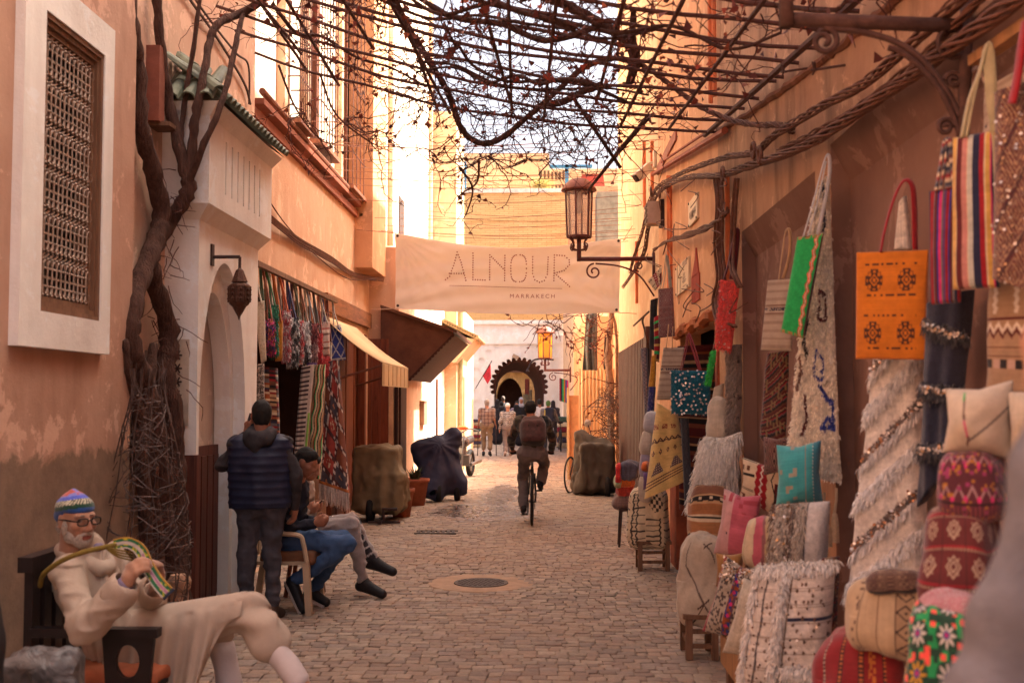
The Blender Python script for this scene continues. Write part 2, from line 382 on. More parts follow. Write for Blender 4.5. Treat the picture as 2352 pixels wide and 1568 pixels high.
def paving():
    X0, Y0, W, H, lf = [], [], [], [], []
    y = -1.0
    while y < 60:
        rowd = random.uniform(.085, .112) if y < 24 else random.uniform(.17, .22)
        sw = .1 if y < 24 else .18
        x = -3.2 - random.random() * sw
        while x < 2.0:
            wd = sw * random.uniform(.75, 1.45); X0.append(x); Y0.append(y); W.append(wd); H.append(rowd); x += wd
        y += rowd
    X0, Y0, W, H = map(np.array, (X0, Y0, W, H)); n = len(X0); g = np.where(Y0 < 24, .006, .010)
    cx, cy = X0 + W / 2, Y0 + H / 2
    wob = 0.05 * np.sin(cx * 2.1 + cy * .35) + 0.03 * np.sin(cx * 5 + cy)
    keep = (np.hypot(cx - .0 + .62, (cy - 10.62) / 1.0) > .47); 
    jx = rng.uniform(-.006, .006, (n, 4)); jy = rng.uniform(-.011, .011, (n, 4)); sx = np.array([-1, 1, 1, -1]); sy = np.array([-1, -1, 1, 1])
    ht = rng.normal(0, .0022, n) + .002 * np.sin(cx * 3) + .004 * np.sin(cy * 1.3 + cx); tx = rng.normal(0, .011, n); ty = rng.normal(0, .011, n)
    V = []
    for inset, z in ((0, -.016), (0, -.003), (.007, 0.0)):
        hx = (W / 2 - g / 2 - inset)[:, None] * sx + jx; hy = (H / 2 - g / 2 - inset)[:, None] * sy + jy
        V.append(np.stack([cx[:, None] + hx, cy[:, None] + hy + wob[:, None], (ht)[:, None] + z + hx * tx[:, None] + hy * ty[:, None]], -1))
    V = np.stack(V, 1)                       # n,3,4,3
    base = np.arange(n)[:, None] * 12; Q = []
    for lay in (0, 1):
        for k in range(4): Q.append(base + np.array([[lay * 4 + k, lay * 4 + (k + 1) % 4, lay * 4 + 4 + (k + 1) % 4, lay * 4 + 4 + k]]))
    Q.append(base + np.array([[8, 9, 10, 11]])); Q = np.stack(Q, 1)
    pal = lin(np.array([(164, 140, 122), (170, 146, 126), (156, 130, 114), (178, 154, 134), (146, 124, 110), (168, 140, 120), (162, 140, 126)], float))
    col = pal[rng.integers(0, len(pal), n)] * rng.uniform(.88, 1.10, n)[:, None] * np.array((.90, .93, .93))
    V, Q, col = V[keep], Q[:keep.sum()], np.repeat(col[keep], 12, 0)
    o = link('paving', fast_mesh('paving', V.reshape(-1, 3), Q.reshape(-1, 4), col, False), STONE); tag(o, kind='structure')
paving()
# ---- manhole with its cement collar, and a small drain grate
def manhole():
    c = gnd(1105, 1337); t = thing('manhole_cover', 'round iron manhole cover in a pale cement collar in the middle of the paving', 'manhole', c)
    cem = M('pale_cement', (168, 138, 114), .9, .2, 9)
    MB().lathe([(.52, -.014), (.50, .001), (.36, .004), (.30, .003), (.27, -.004), (.0, -.006)], c, 40).obj('collar', cem, t)
    b = MB().lathe([(.262, -.006), (.258, .004), (.0, .004)], c, 40)
    for i in range(-5, 6):
        for j in range(-5, 6):
            x, y = i * .046 + (j % 2) * .023, j * .046
            if x * x + y * y < .052: b.box(c.x + x - .014, c.x + x + .014, c.y + y - .014, c.y + y + .014, .003, .0085)
    b.obj('lid', M('worn_cast_iron', (74, 60, 54), .6, .3, 20), t)
    c = gnd(1003, 1222); t = thing('drain_grate', 'small rectangular drain grate set flush in the paving', 'drain grate', c)
    b = MB()
    for i in range(8): b.box(c.x - .26 + i * .065, c.x - .225 + i * .065, c.y - .13, c.y + .13, -.004, .009)
    b.box(c.x - .28, c.x + .27, c.y - .16, c.y - .13, -.006, .011).box(c.x - .28, c.x + .27, c.y + .13, c.y + .16, -.006, .011)
    b.obj('bars', M('worn_cast_iron', (74, 60, 54)), t)
manhole()
# ================================================================ LEFT SIDE
XL = -2.75
def left_house():
    t = thing('house', 'pink plaster house with a tall white framed grilled window', 'house', (XL, 3, 0))
    y0 = onX(26, 450, XL).y; y1 = onX(238, 450, XL).y
    z1 = onX(243, 70, XL).z; z0 = onX(231, 814, XL).z
    g0 = onX(70, 715, XL).y; g1 = onX(217, 400, XL).y; gz1 = onX(222, 128, XL).z; gz0 = onX(212, 738, XL).z
    b = MB().holed(rect(-4, 7.35, 0, 6.6), [rect(g0, g1, gz0, gz1)], .22, pX(XL, -1))
    b.box(XL - .5, XL - .3, -4, 7.35, 0, 6.6); b.add([(XL, 7.35, 0), (XL - .5, 7.35, 0), (XL - .5, 7.35, 6.6), (XL, 7.35, 6.6)], [(0, 1, 2, 3)])
    b.add([(XL, -4, 6.6), (XL, 7.35, 6.6), (XL - .5, 7.35, 6.6), (XL - .5, -4, 6.6)], [(0, 1, 2, 3)])
    b.obj('wall', PINK, t)
    sx = XL + .055; s = MB().holed(rect(y0, y1, z0, z1), [rect(g0, g1, gz0, gz1)], .05, pX(sx, -1))
    n = 4; o = rect(y0, y1, z0, z1); s.add([(sx, u, v) for u, v in o] + [(XL - .01, u, v) for u, v in o], [(i, (i + 1) % 4, 4 + (i + 1) % 4, 4 + i) for i in range(4)])
    s.obj('window_surround', WHITE, t)
    fw = MB(); fx = XL + .03
    for k, (wd, xo) in enumerate(((.03, .045), (.028, .03), (.03, .012))):
        a = k * .03; Y0, Y1, Z0, Z1 = g0 + a, g1 - a, gz0 + a, gz1 - a; xx = XL + xo
        for q in ((Y0, Y0 + wd, Z0, Z1), (Y1 - wd, Y1, Z0, Z1), (Y0 + wd, Y1 - wd, Z0, Z0 + wd), (Y0 + wd, Y1 - wd, Z1 - wd, Z1)): fw.box(XL - .05, xx, *q)
    win = fw.obj('window', wood('window_wood', (124, 88, 66), .6), t)
    MB().box(XL - .12, XL - .11, g0, g1, gz0, gz1).obj('pane', M('dark_glass', (30, 22, 20), .35, spec=.5), win)
    g = MB(); gx = XL + .0; a0, a1, b0, b1 = g0 + .09, g1 - .09, gz0 + .09, gz1 - .09; rows = 6
    zs = [b0 + (b1 - b0) * (i + .45) / rows for i in range(rows)]; N = 11; p = (a1 - a0) / N
    for z in zs:
        g.beam((gx, a0, z), (gx, a1, z), .012, .012)
        for i in range(N):
            yc = a0 + (i + .5) * p
            for sgn in (-1, 1):
                for up in (-1, 1):
                    P = []
                    for k in range(9):
                        th = k / 8 * PI * 1.75; rr = .034 - .024 * k / 8
                        P.append((gx + .008, yc + sgn * (.037 - rr * math.cos(th)), z + up * (.062 + rr * math.sin(th) * 1.1)))
                    P = [(gx + .008, yc, z + up * .004)] + P
                    g.tube(P, .0055, 4)
            g.lathe([(.0, -.012), (.011, 0), (.0, .012)], (gx + .008, yc, z + .1), 6).lathe([(.0, -.012), (.011, 0), (.0, .012)], (gx + .008, yc, z - .1), 6)
    for i in range(N):
        for k in range(rows + 1):
            za = b0 if k == 0 else zs[k - 1] + .11; zb = b1 if k == rows else zs[k] - .11
            if zb > za: g.beam((gx, a0 + (i + .5) * p - .02, za), (gx, a0 + (i + .5) * p + .03, zb), .009, .009); g.beam((gx - .012, a0 + (i + .2) * p, za), (gx - .012, a0 + (i + .2) * p, zb), .007, .007)
    g.obj('grille', M('grey_iron_scrolls', (158, 134, 118), .55, .25, 20), win)
    # second building: recessed party wall behind the vine and portal
    t = thing('house', 'pale pink party wall behind the vine trunk and the white portal', 'house', (-2.86, 9, 0)); X = -2.86
    b = MB().holed(rect(7.35, 10.85, 0, 7), [rect(8.35, 9.75, 0.0, 2.6)], .25, pX(X, -1)); b.box(X - .6, X - .4, 7.35, 10.85, 0, 7)
    b.add([(X, 10.85, 0), (X - .6, 10.85, 0), (X - .6, 10.85, 7), (X, 10.85, 7)], [(0, 1, 2, 3)])
    b.add([(X, 7.35, 7), (X, 10.85, 7), (X - .6, 10.85, 7), (X - .6, 7.35, 7)], [(0, 1, 2, 3)]); b.obj('wall', PINK2, t)
    c = onX(342, 200, X); MB().box(X, X + .1, c.y - .07, c.y + .05, onX(345, 285, X).z, onX(345, 112, X).z).obj('shutter_box', M('red_painted_board', (132, 76, 60)), t)
    q = onX(352, 288, X); MB().box(X, X + .16, q.y - .12, q.y + .1, q.z - .03, q.z).obj('ledge', OLDWOOD, t)
    q0 = onX(430, 20, X); MB().tube(spline([onX(395, -60, X + .03), onX(440, 5, X + .03), onX(500, 90, X + .03), onX(560, 190, X + .03), onX(575, 240, X + .03)]), .012, 5).tube(spline([onX(410, -60, X + .04), onX(470, 30, X + .05), onX(540, 120, X + .03), onX(570, 150, X + .04), onX(572, 240, X + .03)]), .01, 5).obj('cable', DARKIRON, t)
    MB().box(X, X + .02, 7.9, 8.08, 1.2, 2.1).obj('tile_panel', M('grey_panel', (120, 104, 96)), t)
left_house()
def portal():
    X = -2.6; y0, y1 = 8.3, 10.05; t = thing('portal', 'white plaster arched portal topped by a row of green roof tiles', 'doorway', (X, 9.2, 0))
    b = MB().holed([(y0, 0), (y1, 0), (y1, 3.11), (y0, 3.11)][:1] + [(y0, 3.11), (y1, 3.11), (y1, 0)] + [(9.66, 0)] + arch_pts(8.36, 9.66, 0, 1.75, 2.86)[::-1][1:-1] + [(8.36, 0)], [], 0, pX(X, -1))
    A = arch_pts(8.36, 9.66, 0, 1.75, 2.86); b.add([(X, u, v) for u, v in A] + [(X - .1, u, v) for u, v in A], [(i, i + 1, len(A) + i + 1, len(A) + i) for i in range(len(A) - 1)])
    A2 = arch_pts(8.48, 9.56, 0, 1.7, 2.62); n = len(A)
    b.add([(X - .1, u, v) for u, v in A] + [(X - .1, u, v) for u, v in A2], [(i, i + 1, n + i + 1, n + i) for i in range(n - 1)])
    b.add([(X - .1, u, v) for u, v in A2] + [(X - .24, u, v) for u, v in A2], [(i, i + 1, n + i + 1, n + i) for i in range(n - 1)])
    b.add([(X, y0, 0), (-2.86, y0, 0), (-2.86, y0, 3.11), (X, y0, 3.11)], [(0, 1, 2, 3)]).add([(X, y1, 0), (-2.86, y1, 0), (-2.86, y1, 3.11), (X, y1, 3.11)], [(0, 1, 2, 3)])
    b.obj('arch_wall', WHITE, t)
    MB().box(-2.95, -2.845, 8.4, 9.7, 1.36, 2.75).obj('inner_panel', plaster('grey_limewash', (178, 158, 146), (186, 168, 156)), t)
    d = MB().box(-2.93, -2.80, 8.4, 9.7, 0, 1.36)
    for k in range(6): d.box(-2.80, -2.785, 8.56 + k * .165, 8.70 + k * .165, .1, 1.28)
    d.obj('door', DOORWOOD, t)
    MB().box(-2.84, -2.585, 8.272, 8.36, 0, 1.33).obj('wood_dado', wood('dado_wood', (104, 58, 46)), t); MB().box(-2.70, -2.585, 9.665, 9.95, 0, 1.33).obj('wood_dado', MATS['dado_wood'], t)
    # header box with slots, cove below and cornice above
    hx = -2.5; hy0, hy1 = 8.2, 10.12; h = MB(); sl_ = []
    for k in range(7): u = 8.62 + k * .175; sl_.append(rect(u, u + .035, 3.36, 3.78))
    h.holed(rect(hy0, hy1, 3.22, 3.88), sl_, .06, pX(hx, -1))
    for s_ in sl_: h.add([(hx - .06, u, v) for u, v in s_], [(0, 1, 2, 3)])
    for y in (hy0, hy1): h.add([(hx, y, 3.22), (-2.86, y, 3.22), (-2.86, y, 3.88), (hx, y, 3.88)], [(0, 1, 2, 3)])
    h.add([(hx, hy0, 3.22), (hx, hy1, 3.22), (X - .0, hy1 - .07, 3.11), (X, hy0 + .1, 3.11), (-2.86, hy0, 3.22), (-2.86, hy1, 3.22), (-2.86, hy0 + .1, 3.11), (-2.86, hy1 - .07, 3.11)], [(0, 1, 2, 3), (0, 3, 6, 4), (1, 5, 7, 2)])
    h.add([(hx, hy0, 3.88), (hx, hy1, 3.88), (hx + .08, hy1 + .06, 3.98), (hx + .08, hy0 - .06, 3.98), (-2.86, hy0, 3.88), (-2.86, hy0 - .06, 3.98), (-2.86, hy1, 3.88), (-2.86, hy1 + .06, 3.98)], [(0, 1, 2, 3), (4, 0, 3, 5), (1, 6, 7, 2), (3, 2, 7, 5)])
    h.obj('header', WHITE, t)
    tl = MB(); tm = M('green_roof_tile', (118, 122, 104), .55, .35, 9, 30, .2); ed = M('aged_tile', (104, 92, 74), .8, .4, 14)
    def tile(a, bb, r, n=2):
        a, bb = Vector(a), Vector(bb)
        for k in range(n):
            p, q = a + (bb - a) * (k / n), a + (bb - a) * ((k + 1.12) / n); d = (q - p).normalized(); sd_ = d.cross(Vector((0, 0, 1))).normalized(); up = sd_.cross(d)
            V = []
            for e, (c, rr) in enumerate(((p, r), (q, r * .82))):
                for ro in (rr, rr * .78):
                    for j in range(7): th = PI * j / 6; V.append(c + sd_ * (ro * math.cos(th)) + up * (ro * math.sin(th) + k * .0))
            Fs = [(j, j + 1, 14 + j + 1, 14 + j) for j in range(6)] + [(7 + j, 21 + j, 21 + j + 1, 7 + j + 1) for j in range(6)] + [(j, 7 + j, 7 + j + 1, j + 1) for j in range(6)]
            tl.add(V, Fs)
    for k in range(17): tile((-2.37, 8.24 + k * .117, 4.0), (-2.84, 8.24 + k * .117, 4.34), .05, 3)
    for k in range(3): tile((-2.50 - k * .13, 8.08, 3.98), (-2.50 - k * .13, 8.5, 4.3), .058, 2)
    tile((-2.4, 8.1, 4.03), (-2.84, 8.52, 4.42), .06, 3)
    tl.obj('roof_tiles', tm, t)
    pl = MB().add([(-2.39, 8.14, 3.985), (-2.39, 10.16, 3.985), (-2.86, 10.16, 4.32), (-2.86, 8.5, 4.32), (-2.86, 8.14, 3.985)], [(0, 1, 2, 3), (0, 3, 4)]); pl.obj('roof_bed', ed, t)
    # carved panel on the pilaster side
    MB().box(-2.83, -2.66, 8.285, 8.298, 1.55, 2.2).obj('side_panel', M('pale_tile', (196, 178, 160)), t)
    p = MB()
    for k in range(5):
        for a in range(6):
            th = a * PI / 3; cx, cz = -2.745, 1.68 + k * .1; p.tube([(cx, 8.283, cz), (cx + .035 * math.cos(th), 8.283, cz + .04 * math.sin(th))], .006, 4)
    p.obj('carving', DARKIRON, t)
portal()
def scroll(mb, c, r, turns, u, v, rad, n=22, a0=0.0, shrink=.12, sg=1):
    P = []
    for k in range(n + 1):
        th = a0 + sg * turns * 2 * PI * k / n; rr = r * (1 - (1 - shrink) * k / n)
        P.append(Vector(c) + Vector(u) * (rr * math.cos(th)) + Vector(v) * (rr * math.sin(th)))
    mb.tube(P, rad, 6); return P
def lantern_left():
    c = at(550, 655, 8.62); t = thing('wall_lantern', 'pierced brass lantern hanging from a bracket on the white portal', 'lantern', c)
    brass = M('dark_pierced_brass', (92, 62, 50), .5, .45, 60, 90, .8, .6)
    w0 = Vector((-2.6, c.y, at(535, 590, 8.62).z)); e = Vector((c.x, c.y, w0.z + .0))
    MB().box(-2.61, -2.585, c.y - .03, c.y + .03, w0.z - .07, w0.z + .1).tube([w0, e], .014, 6).tube([e, (c.x, c.y, e.z - .1)], .012, 6).obj('bracket', DARKIRON, t)
    z = at(550, 612, 8.62).z; zb = at(550, 735, 8.62).z; H = z - zb
    b = MB().lathe([(.008, 0), (.014, -.04 * H), (.03, -.07 * H), (.062, -.27 * H), (.066, -.29 * H), (.05, -.30 * H)], (c.x, c.y, z), 8); b.obj('cap', brass, t)
    b = MB().lathe([(.05, -.30 * H), (.082, -.35 * H), (.086, -.38 * H), (.086, -.66 * H), (.076, -.71 * H), (.056, -.75 * H), (.03, -.86 * H), (.012, -.93 * H), (.004, -1.0 * H)], (c.x, c.y, z), 8)
    for k in range(8):
        th = 2 * PI * (k + .5) / 8
        for j in range(3): b.lathe([(.0, -.02), (.014, 0), (.0, .02)], (c.x + .083 * math.cos(th), c.y + .083 * math.sin(th), z - H * (.43 + .09 * j)), 6)
        th = 2 * PI * k / 8; b.tube([(c.x + .088 * math.cos(th), c.y + .088 * math.sin(th), z - .37 * H), (c.x + .088 * math.cos(th), c.y + .088 * math.sin(th), z - .67 * H)], .006, 5)
    b.obj('lamp_body', brass, t)
lantern_left()
def shop_house():
    X = -2.9; t = thing('house', 'orange plaster house with the left textile shop under a sunlit upper floor', 'house', (X, 14, 0))
    b = MB().holed(rect(10.85, 18.5, 0, 4.6), [rect(11.0, 14.9, 0, 2.9), rect(15.0, 17.9, 0, 2.75)], .3, pX(X, -1))
    b.add([(X, 18.5, 0), (X - .3, 18.5, 0), (X - .3, 18.5, 4.6), (X, 18.5, 4.6)], [(0, 1, 2, 3)]).obj('wall', ORANGE, t)
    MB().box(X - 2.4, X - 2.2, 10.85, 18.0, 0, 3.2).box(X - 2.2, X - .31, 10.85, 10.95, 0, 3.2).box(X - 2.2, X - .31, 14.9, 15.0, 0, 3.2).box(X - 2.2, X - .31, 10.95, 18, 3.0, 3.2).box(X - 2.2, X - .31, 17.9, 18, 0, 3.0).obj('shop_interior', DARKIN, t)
    # upper floor, set back a hand's width behind the ledge
    U = -2.98; hs = []
    wy = [(onX(636, 250, U).y, onX(668, 250, U).y), (onX(690, 250, U).y, onX(735, 250, U).y), (onX(770, 350, U).y, onX(825, 350, U).y)]
    zw = [onX(650, 285, U).z, onX(715, 345, U).z, onX(800, 455, U).z]
    for (a, c), z in zip(wy, zw): hs.append(rect(a + .12, c - .05, z + .05, 8.2))
    MB().holed(rect(10.85, 18.5, 4.6, 9.6), hs, .12, pX(U, -1)).box(U - .5, U - .3, 10.85, 18.5, 4.6, 9.6).add([(U, 10.85, 9.6), (U, 18.5, 9.6), (U - .5, 18.5, 9.6), (U - .5, 10.85, 9.6)], [(0, 1, 2, 3)]).obj('upper_wall', SUNW, t)
    for (a, c), z in zip(wy, zw):
        f = MB().box(U - .1, U - .02, a + .12, a + .2, z + .05, 8.2).box(U - .1, U - .02, c - .13, c - .05, z + .05, 8.2).box(U - .1, U - .02, a + .2, c - .13, z + .05, z + .13).box(U - .1, U - .02, (a + c) / 2, (a + c) / 2 + .05, z + .13, 8.2)
        wn = f.obj('window', wood('window_brown', (120, 74, 56)), t)
        MB().box(U - .115, U - .105, a + .12, c - .05, z + .05, 8.2).obj('pane', M('window_glass', (150, 128, 110), .3, .15), wn)
        g = MB(); gx = U + .24          # projecting window cage with a plank floor
        for i in range(7): y = a + .1 + (c - a - .1) * i / 6; g.tube([(gx, y, z), (gx, y, 8.0)], .008, 5)
        for zz in (z + .02, z + .5, z + 1.0, z + 1.5, 7.9): g.tube([(U, a + .1, zz), (gx, a + .1, zz), (gx, c, zz), (U, c, zz)], .01, 5)
        g.obj('cage', BROWNMETAL, wn)
        MB().box(U - .0, U + .27, a + .02, c + .06, z - .05, z - .0).obj('sill', wood('sill_wood', (150, 96, 70)), wn)
        MB().box(U, U + .1, a - .05, a + .1, z - .3, 8.6).obj('reveal_trim', ORANGE, wn)
    lg = MB().box(U - .02, X + .05, 10.85, 18.5, 4.56, 4.66).box(X - .0, X + .12, 10.9, 16.9, 4.70, 4.76); lg.obj('ledge', M('brown_ledge', (150, 86, 62)), t)
    MB().tube([(X + .1, 10.9, 4.83), (X + .1, 16.95, 4.79)], .035, 8).tube([(X + .1, 17, 4.6), (X + .1, 18.6, 4.6)], .03, 8).obj('ledge_pipe', M('brown_pipe', (140, 90, 68)), t)
    MB().box(X - .02, X + .06, 14.6, 18.4, 2.92, 3.16).obj('lintel', wood('lintel_wood', (146, 92, 58), sc=(1, .1, 8)), t)
    MB().box(X - .1, X + .28, 17.0, 18.45, 3.78, 9.6).obj('boxed_bay', ORANGE2, t)
    # folded wooden shutters of the next stall
    s = MB()
    for k in range(8): s.box(X - .16 + (k % 2) * .012, X - .09 + (k % 2) * .012, 15.02 + k * .36, 15.37 + k * .36, 0, 2.72)
    s.obj('wood_shutters', REDWOOD, t)
    MB().box(X - .05, X + .06, 17.72, 17.86, 0.0, 2.78).obj('door_post', REDWOOD, t); MB().box(X - .05, X + .06, 14.92, 15.0, 0, 2.8).obj('door_post', REDWOOD, t)
    p = onX(892, 885, X + .05); pass
    cb = MB()
    for k in range(5):
        o = k * 3; cb.tube(spline([onX(610, 486 + o, X + .03), onX(640, 512 + o, X + .06), onX(690, 550 + o + 4 * (k % 2), X + .04), onX(760, 590 + o, X + .06), onX(815, 628 + o * .6, X + .04), onX(880, 640 + o * .5, X + .26)], 6), .018 - .002 * k, 5)
    cb.tube(spline([onX(605, 440, X + .02), onX(660, 520, X + .03), onX(730, 590, X + .03), onX(800, 640, X + .03), onX(860, 640, X + .25)], 6), .008, 4)
    for k in range(5):
        c = onX(868, 690 + 12 * k, X + .06); scroll(cb, c, .1, 1, (0, 1, 0), (0, .2, 1), .008, 14, k, 1)
    cb.tube(spline([onX(905, 660, X + .3), onX(880, 690, X + .2), onX(868, 740, X + .1), onX(870, 800, X + .1), onX(905, 840, X + .3)], 6), .01, 5)
    cb.obj('cable_bundle', M('dusty_cable', (104, 66, 50), .8, .35, 20), t)
shop_house()
def canvas(name, label, cat, poly, th, mat, valance=None):
    pass
def awnings():
    X = -2.9; cn = M('cream_canvas', (212, 182, 140), .9, .12, 3, 60, .3)
    a, b_ = onX(768, 722, X), onX(790, 722, X); Y0, Y1 = 13.9, 17.3
    t = thing('awning', 'cream canvas awning with a straight valance over the shop door', 'awning', (X, 15.5, 2.9))
    c = at(880, 832, 14.3); d = at(935, 834, 16.9); w0 = at(770, 722, 14.3); z0 = c.z; xo = c.x
    P = []; n = 12
    V = []
    for j in range(2):
        for i in range(n + 1):
            f = i / n; V.append((X + .04 + (xo - X - .04) * f, (14.3, 17.0)[j], w0.z + (z0 - w0.z) * f - .05 * math.sin(f * PI)))
    for j in range(2):
        for i in range(n + 1): q = V[j * (n + 1) + i]; V.append((q[0], q[1], q[2] - .012))
    m = n + 1; Fs = [(i, i + 1, m + i + 1, m + i) for i in range(n)] + [(2 * m + i, 3 * m + i, 3 * m + i + 1, 2 * m + i + 1) for i in range(n)] + [(i, 2 * m + i, 2 * m + i + 1, i + 1) for i in range(n)] + [(m + i, m + i + 1, 3 * m + i + 1, 3 * m + i) for i in range(n)]
    MB().add(V, Fs).obj('canopy', cn, t, True)
    vz = at(880, 886, 14.3).z; MB().box(xo - .012, xo + .0, 14.3, 17.0, vz, z0 - .005).obj('valance', cn, t)
    vp = MB()
    for i in range(7): y = 14.35 + i * .43; vp.box(xo + .0, xo + .008, y, y + .02, vz + .01, z0 - .02)
    vp.obj('seam', M('seam_thread', (190, 152, 108)), t)
    MB().tube([(X + .05, 14.34, 1.95), (xo - .03, 14.34, z0 - .04)], .016, 6).tube([(X + .05, 16.9, 1.95), (xo - .03, 16.9, z0 - .04)], .016, 6).tube([(xo - .03, 14.3, z0 - .03), (xo - .03, 17.0, z0 - .03)], .016, 6).obj('arm', M('brown_awning_arm', (110, 66, 50)), t)
    # brown wedge shaped canopy
    t = thing('awning', 'large brown sheet canopy with a dark scalloped underside', 'awning', (-2.4, 20, 2.6)); bm_ = M('brown_sheet', (96, 60, 46), .7, .3, 4)
    pA = at(890, 704, 18.5); pB = at(1042, 762, 18.5); pC = at(938, 872, 18.5)
    MB().prism([(pA.x - .1, pA.z), (pB.x, pB.z), (pB.x, pB.z - .03), (pC.x, pC.z), (pA.x - .1, pC.z)], 18.42, 18.48).obj('cheek', bm_, t)
    MB().add([(pA.x - .1, 18.36, pA.z + .02), (pB.x + .06, 18.36, pB.z + .02), (pB.x + .06, 22.3, pB.z + .02), (pA.x - .1, 22.3, pA.z + .02), (pA.x - .1, 18.36, pA.z - .03), (pB.x + .06, 18.36, pB.z - .03), (pB.x + .06, 22.3, pB.z - .03), (pA.x - .1, 22.3, pA.z - .03)],
             [(0, 1, 2, 3), (4, 7, 6, 5), (0, 4, 5, 1), (1, 5, 6, 2), (2, 6, 7, 3)]).obj('roof_sheet', bm_, t)
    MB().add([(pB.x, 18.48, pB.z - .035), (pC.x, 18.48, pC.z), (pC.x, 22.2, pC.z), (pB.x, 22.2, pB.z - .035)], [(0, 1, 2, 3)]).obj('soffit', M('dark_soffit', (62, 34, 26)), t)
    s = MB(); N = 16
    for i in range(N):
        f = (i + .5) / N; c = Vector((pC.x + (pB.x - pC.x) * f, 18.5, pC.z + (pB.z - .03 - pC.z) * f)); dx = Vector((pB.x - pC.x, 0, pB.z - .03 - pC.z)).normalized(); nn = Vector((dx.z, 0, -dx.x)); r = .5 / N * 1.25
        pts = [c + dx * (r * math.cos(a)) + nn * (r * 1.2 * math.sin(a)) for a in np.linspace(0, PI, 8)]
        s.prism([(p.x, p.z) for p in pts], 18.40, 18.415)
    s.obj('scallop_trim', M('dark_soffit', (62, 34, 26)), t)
awnings()
def left_far():
    t = thing('house', 'orange stuccoed house front behind the flower pots', 'house', (-2.4, 20.5, 0))
    MB().box(-3.4, -2.4, 18.5, 22.5, 0, 4.3).obj('wall', ORANGE, t)
    MB().box(-2.41, -2.36, 18.52, 19.3, 0, 2.2).obj('door', M('dark_doorway', (50, 28, 24), .7), t)
    w_ = MB()
    for k in range(5): w_.box(-2.90 + k * .07, -2.832 + k * .07, 18.40 + .012 * (k % 2), 18.49, 0, 2.75)
    w_.obj('wood_panel', REDWOOD, t); MB().box(-2.55, -2.47, 18.41, 18.49, .95, 2.15).obj('pale_board', M('pale_board', (196, 160, 126)), t); MB().box(-2.46, -2.40, 18.44, 18.49, 0, 2.2).obj('door_edge', M('dark_doorway', (50, 28, 24)), t)
    c = onX(968, 948, -2.4); MB().box(-2.4, -2.31, c.y - .35, c.y + .35, onX(968, 975, -2.4).z, onX(968, 920, -2.4).z).obj('meter_box', M('grey_brown_box', (148, 116, 96)), t)
    t = thing('house', 'tall cream house with a blinding sunlit side wall', 'house', (-2.4, 25, 0))
    MB().box(-3.6, -2.4, 22.5, 27.2, 0, 4.3).obj('wall', SUNW, t)
    MB().box(-4.2, -2.77, 18.5, 27.2, 4.3, 12.5).obj('upper_wall', SUNW, t)
    q = onX(921, 515, -2.77); MB().box(-2.79, -2.75, q.y - .35, q.y + .35, q.z - .55, q.z + .5).obj('window', M('dark_pane', (70, 54, 48)), t)
    for px in (892, 985): q = onX(px, 300, -2.77); MB().tube([(-2.73, q.y, 4.5), (-2.73, q.y, 12.5)], .06, 8).obj('downpipe', ORANGE, t)
    MB().box(-2.4, -2.36, 25.0, 25.2, .1, 2.2).obj('wooden_slat', BROWNMETAL, t)
    t = thing('house', 'tan fronted house rising behind the sunlit wall', 'house', (-2.2, 28, 0)); z = at(1015, 258, 27.3).z
    MB().box(-4.2, -2.12, 27.22, 30, 4.4, z).obj('upper_wall', TAN, t)
    MB().box(-3, -2.11, 27.2, 27.6, 0, 4.4).obj('pillar', TAN, t)
    MB().tube([(-2.0, 27.3, 0), (-2.0, 27.3, 4.4)], .06, 8).obj('drainpipe', M('greenish_pipe', (150, 140, 104)), t)
    t = thing('house', 'orange house at the far left end of the lane', 'house', (-2, 30, 0))
    MB().box(-3.4, -1.98, 27.65, 32, 0, 4.0).obj('wall', PALEO, t)
    MB().box(-1.98, -1.94, 27.7, 28.6, 0, 2.3).obj('door', ORANGE2, t)
    t = thing('canopy', 'small tan wedge canopy edged with roof tiles over a far doorway', 'canopy', (-1.9, 27, 3))
    A, B, D = at(1030, 768, 26.5), at(1091, 778, 26.5), at(1046, 832, 26.5)
    MB().prism([(A.x - .3, A.z), (B.x, B.z), (D.x, D.z), (A.x - .3, D.z)], 26.5, 29.5).obj('hood', TAN, t)
    r = MB()
    for i in range(14): f = i / 13; r.tube([(A.x - .1 + (B.x + .04 - A.x + .1) * f, 26.4, A.z + .32 + (B.z + .04 - A.z - .32) * f), (A.x - .1 + (B.x + .04 - A.x + .1) * f, 29.5, A.z + .32 + (B.z + .04 - A.z - .32) * f)], .055, 7)
    r.obj('roof_tiles', M('old_roof_tile', (150, 120, 84), .8, .4), t)
left_far()
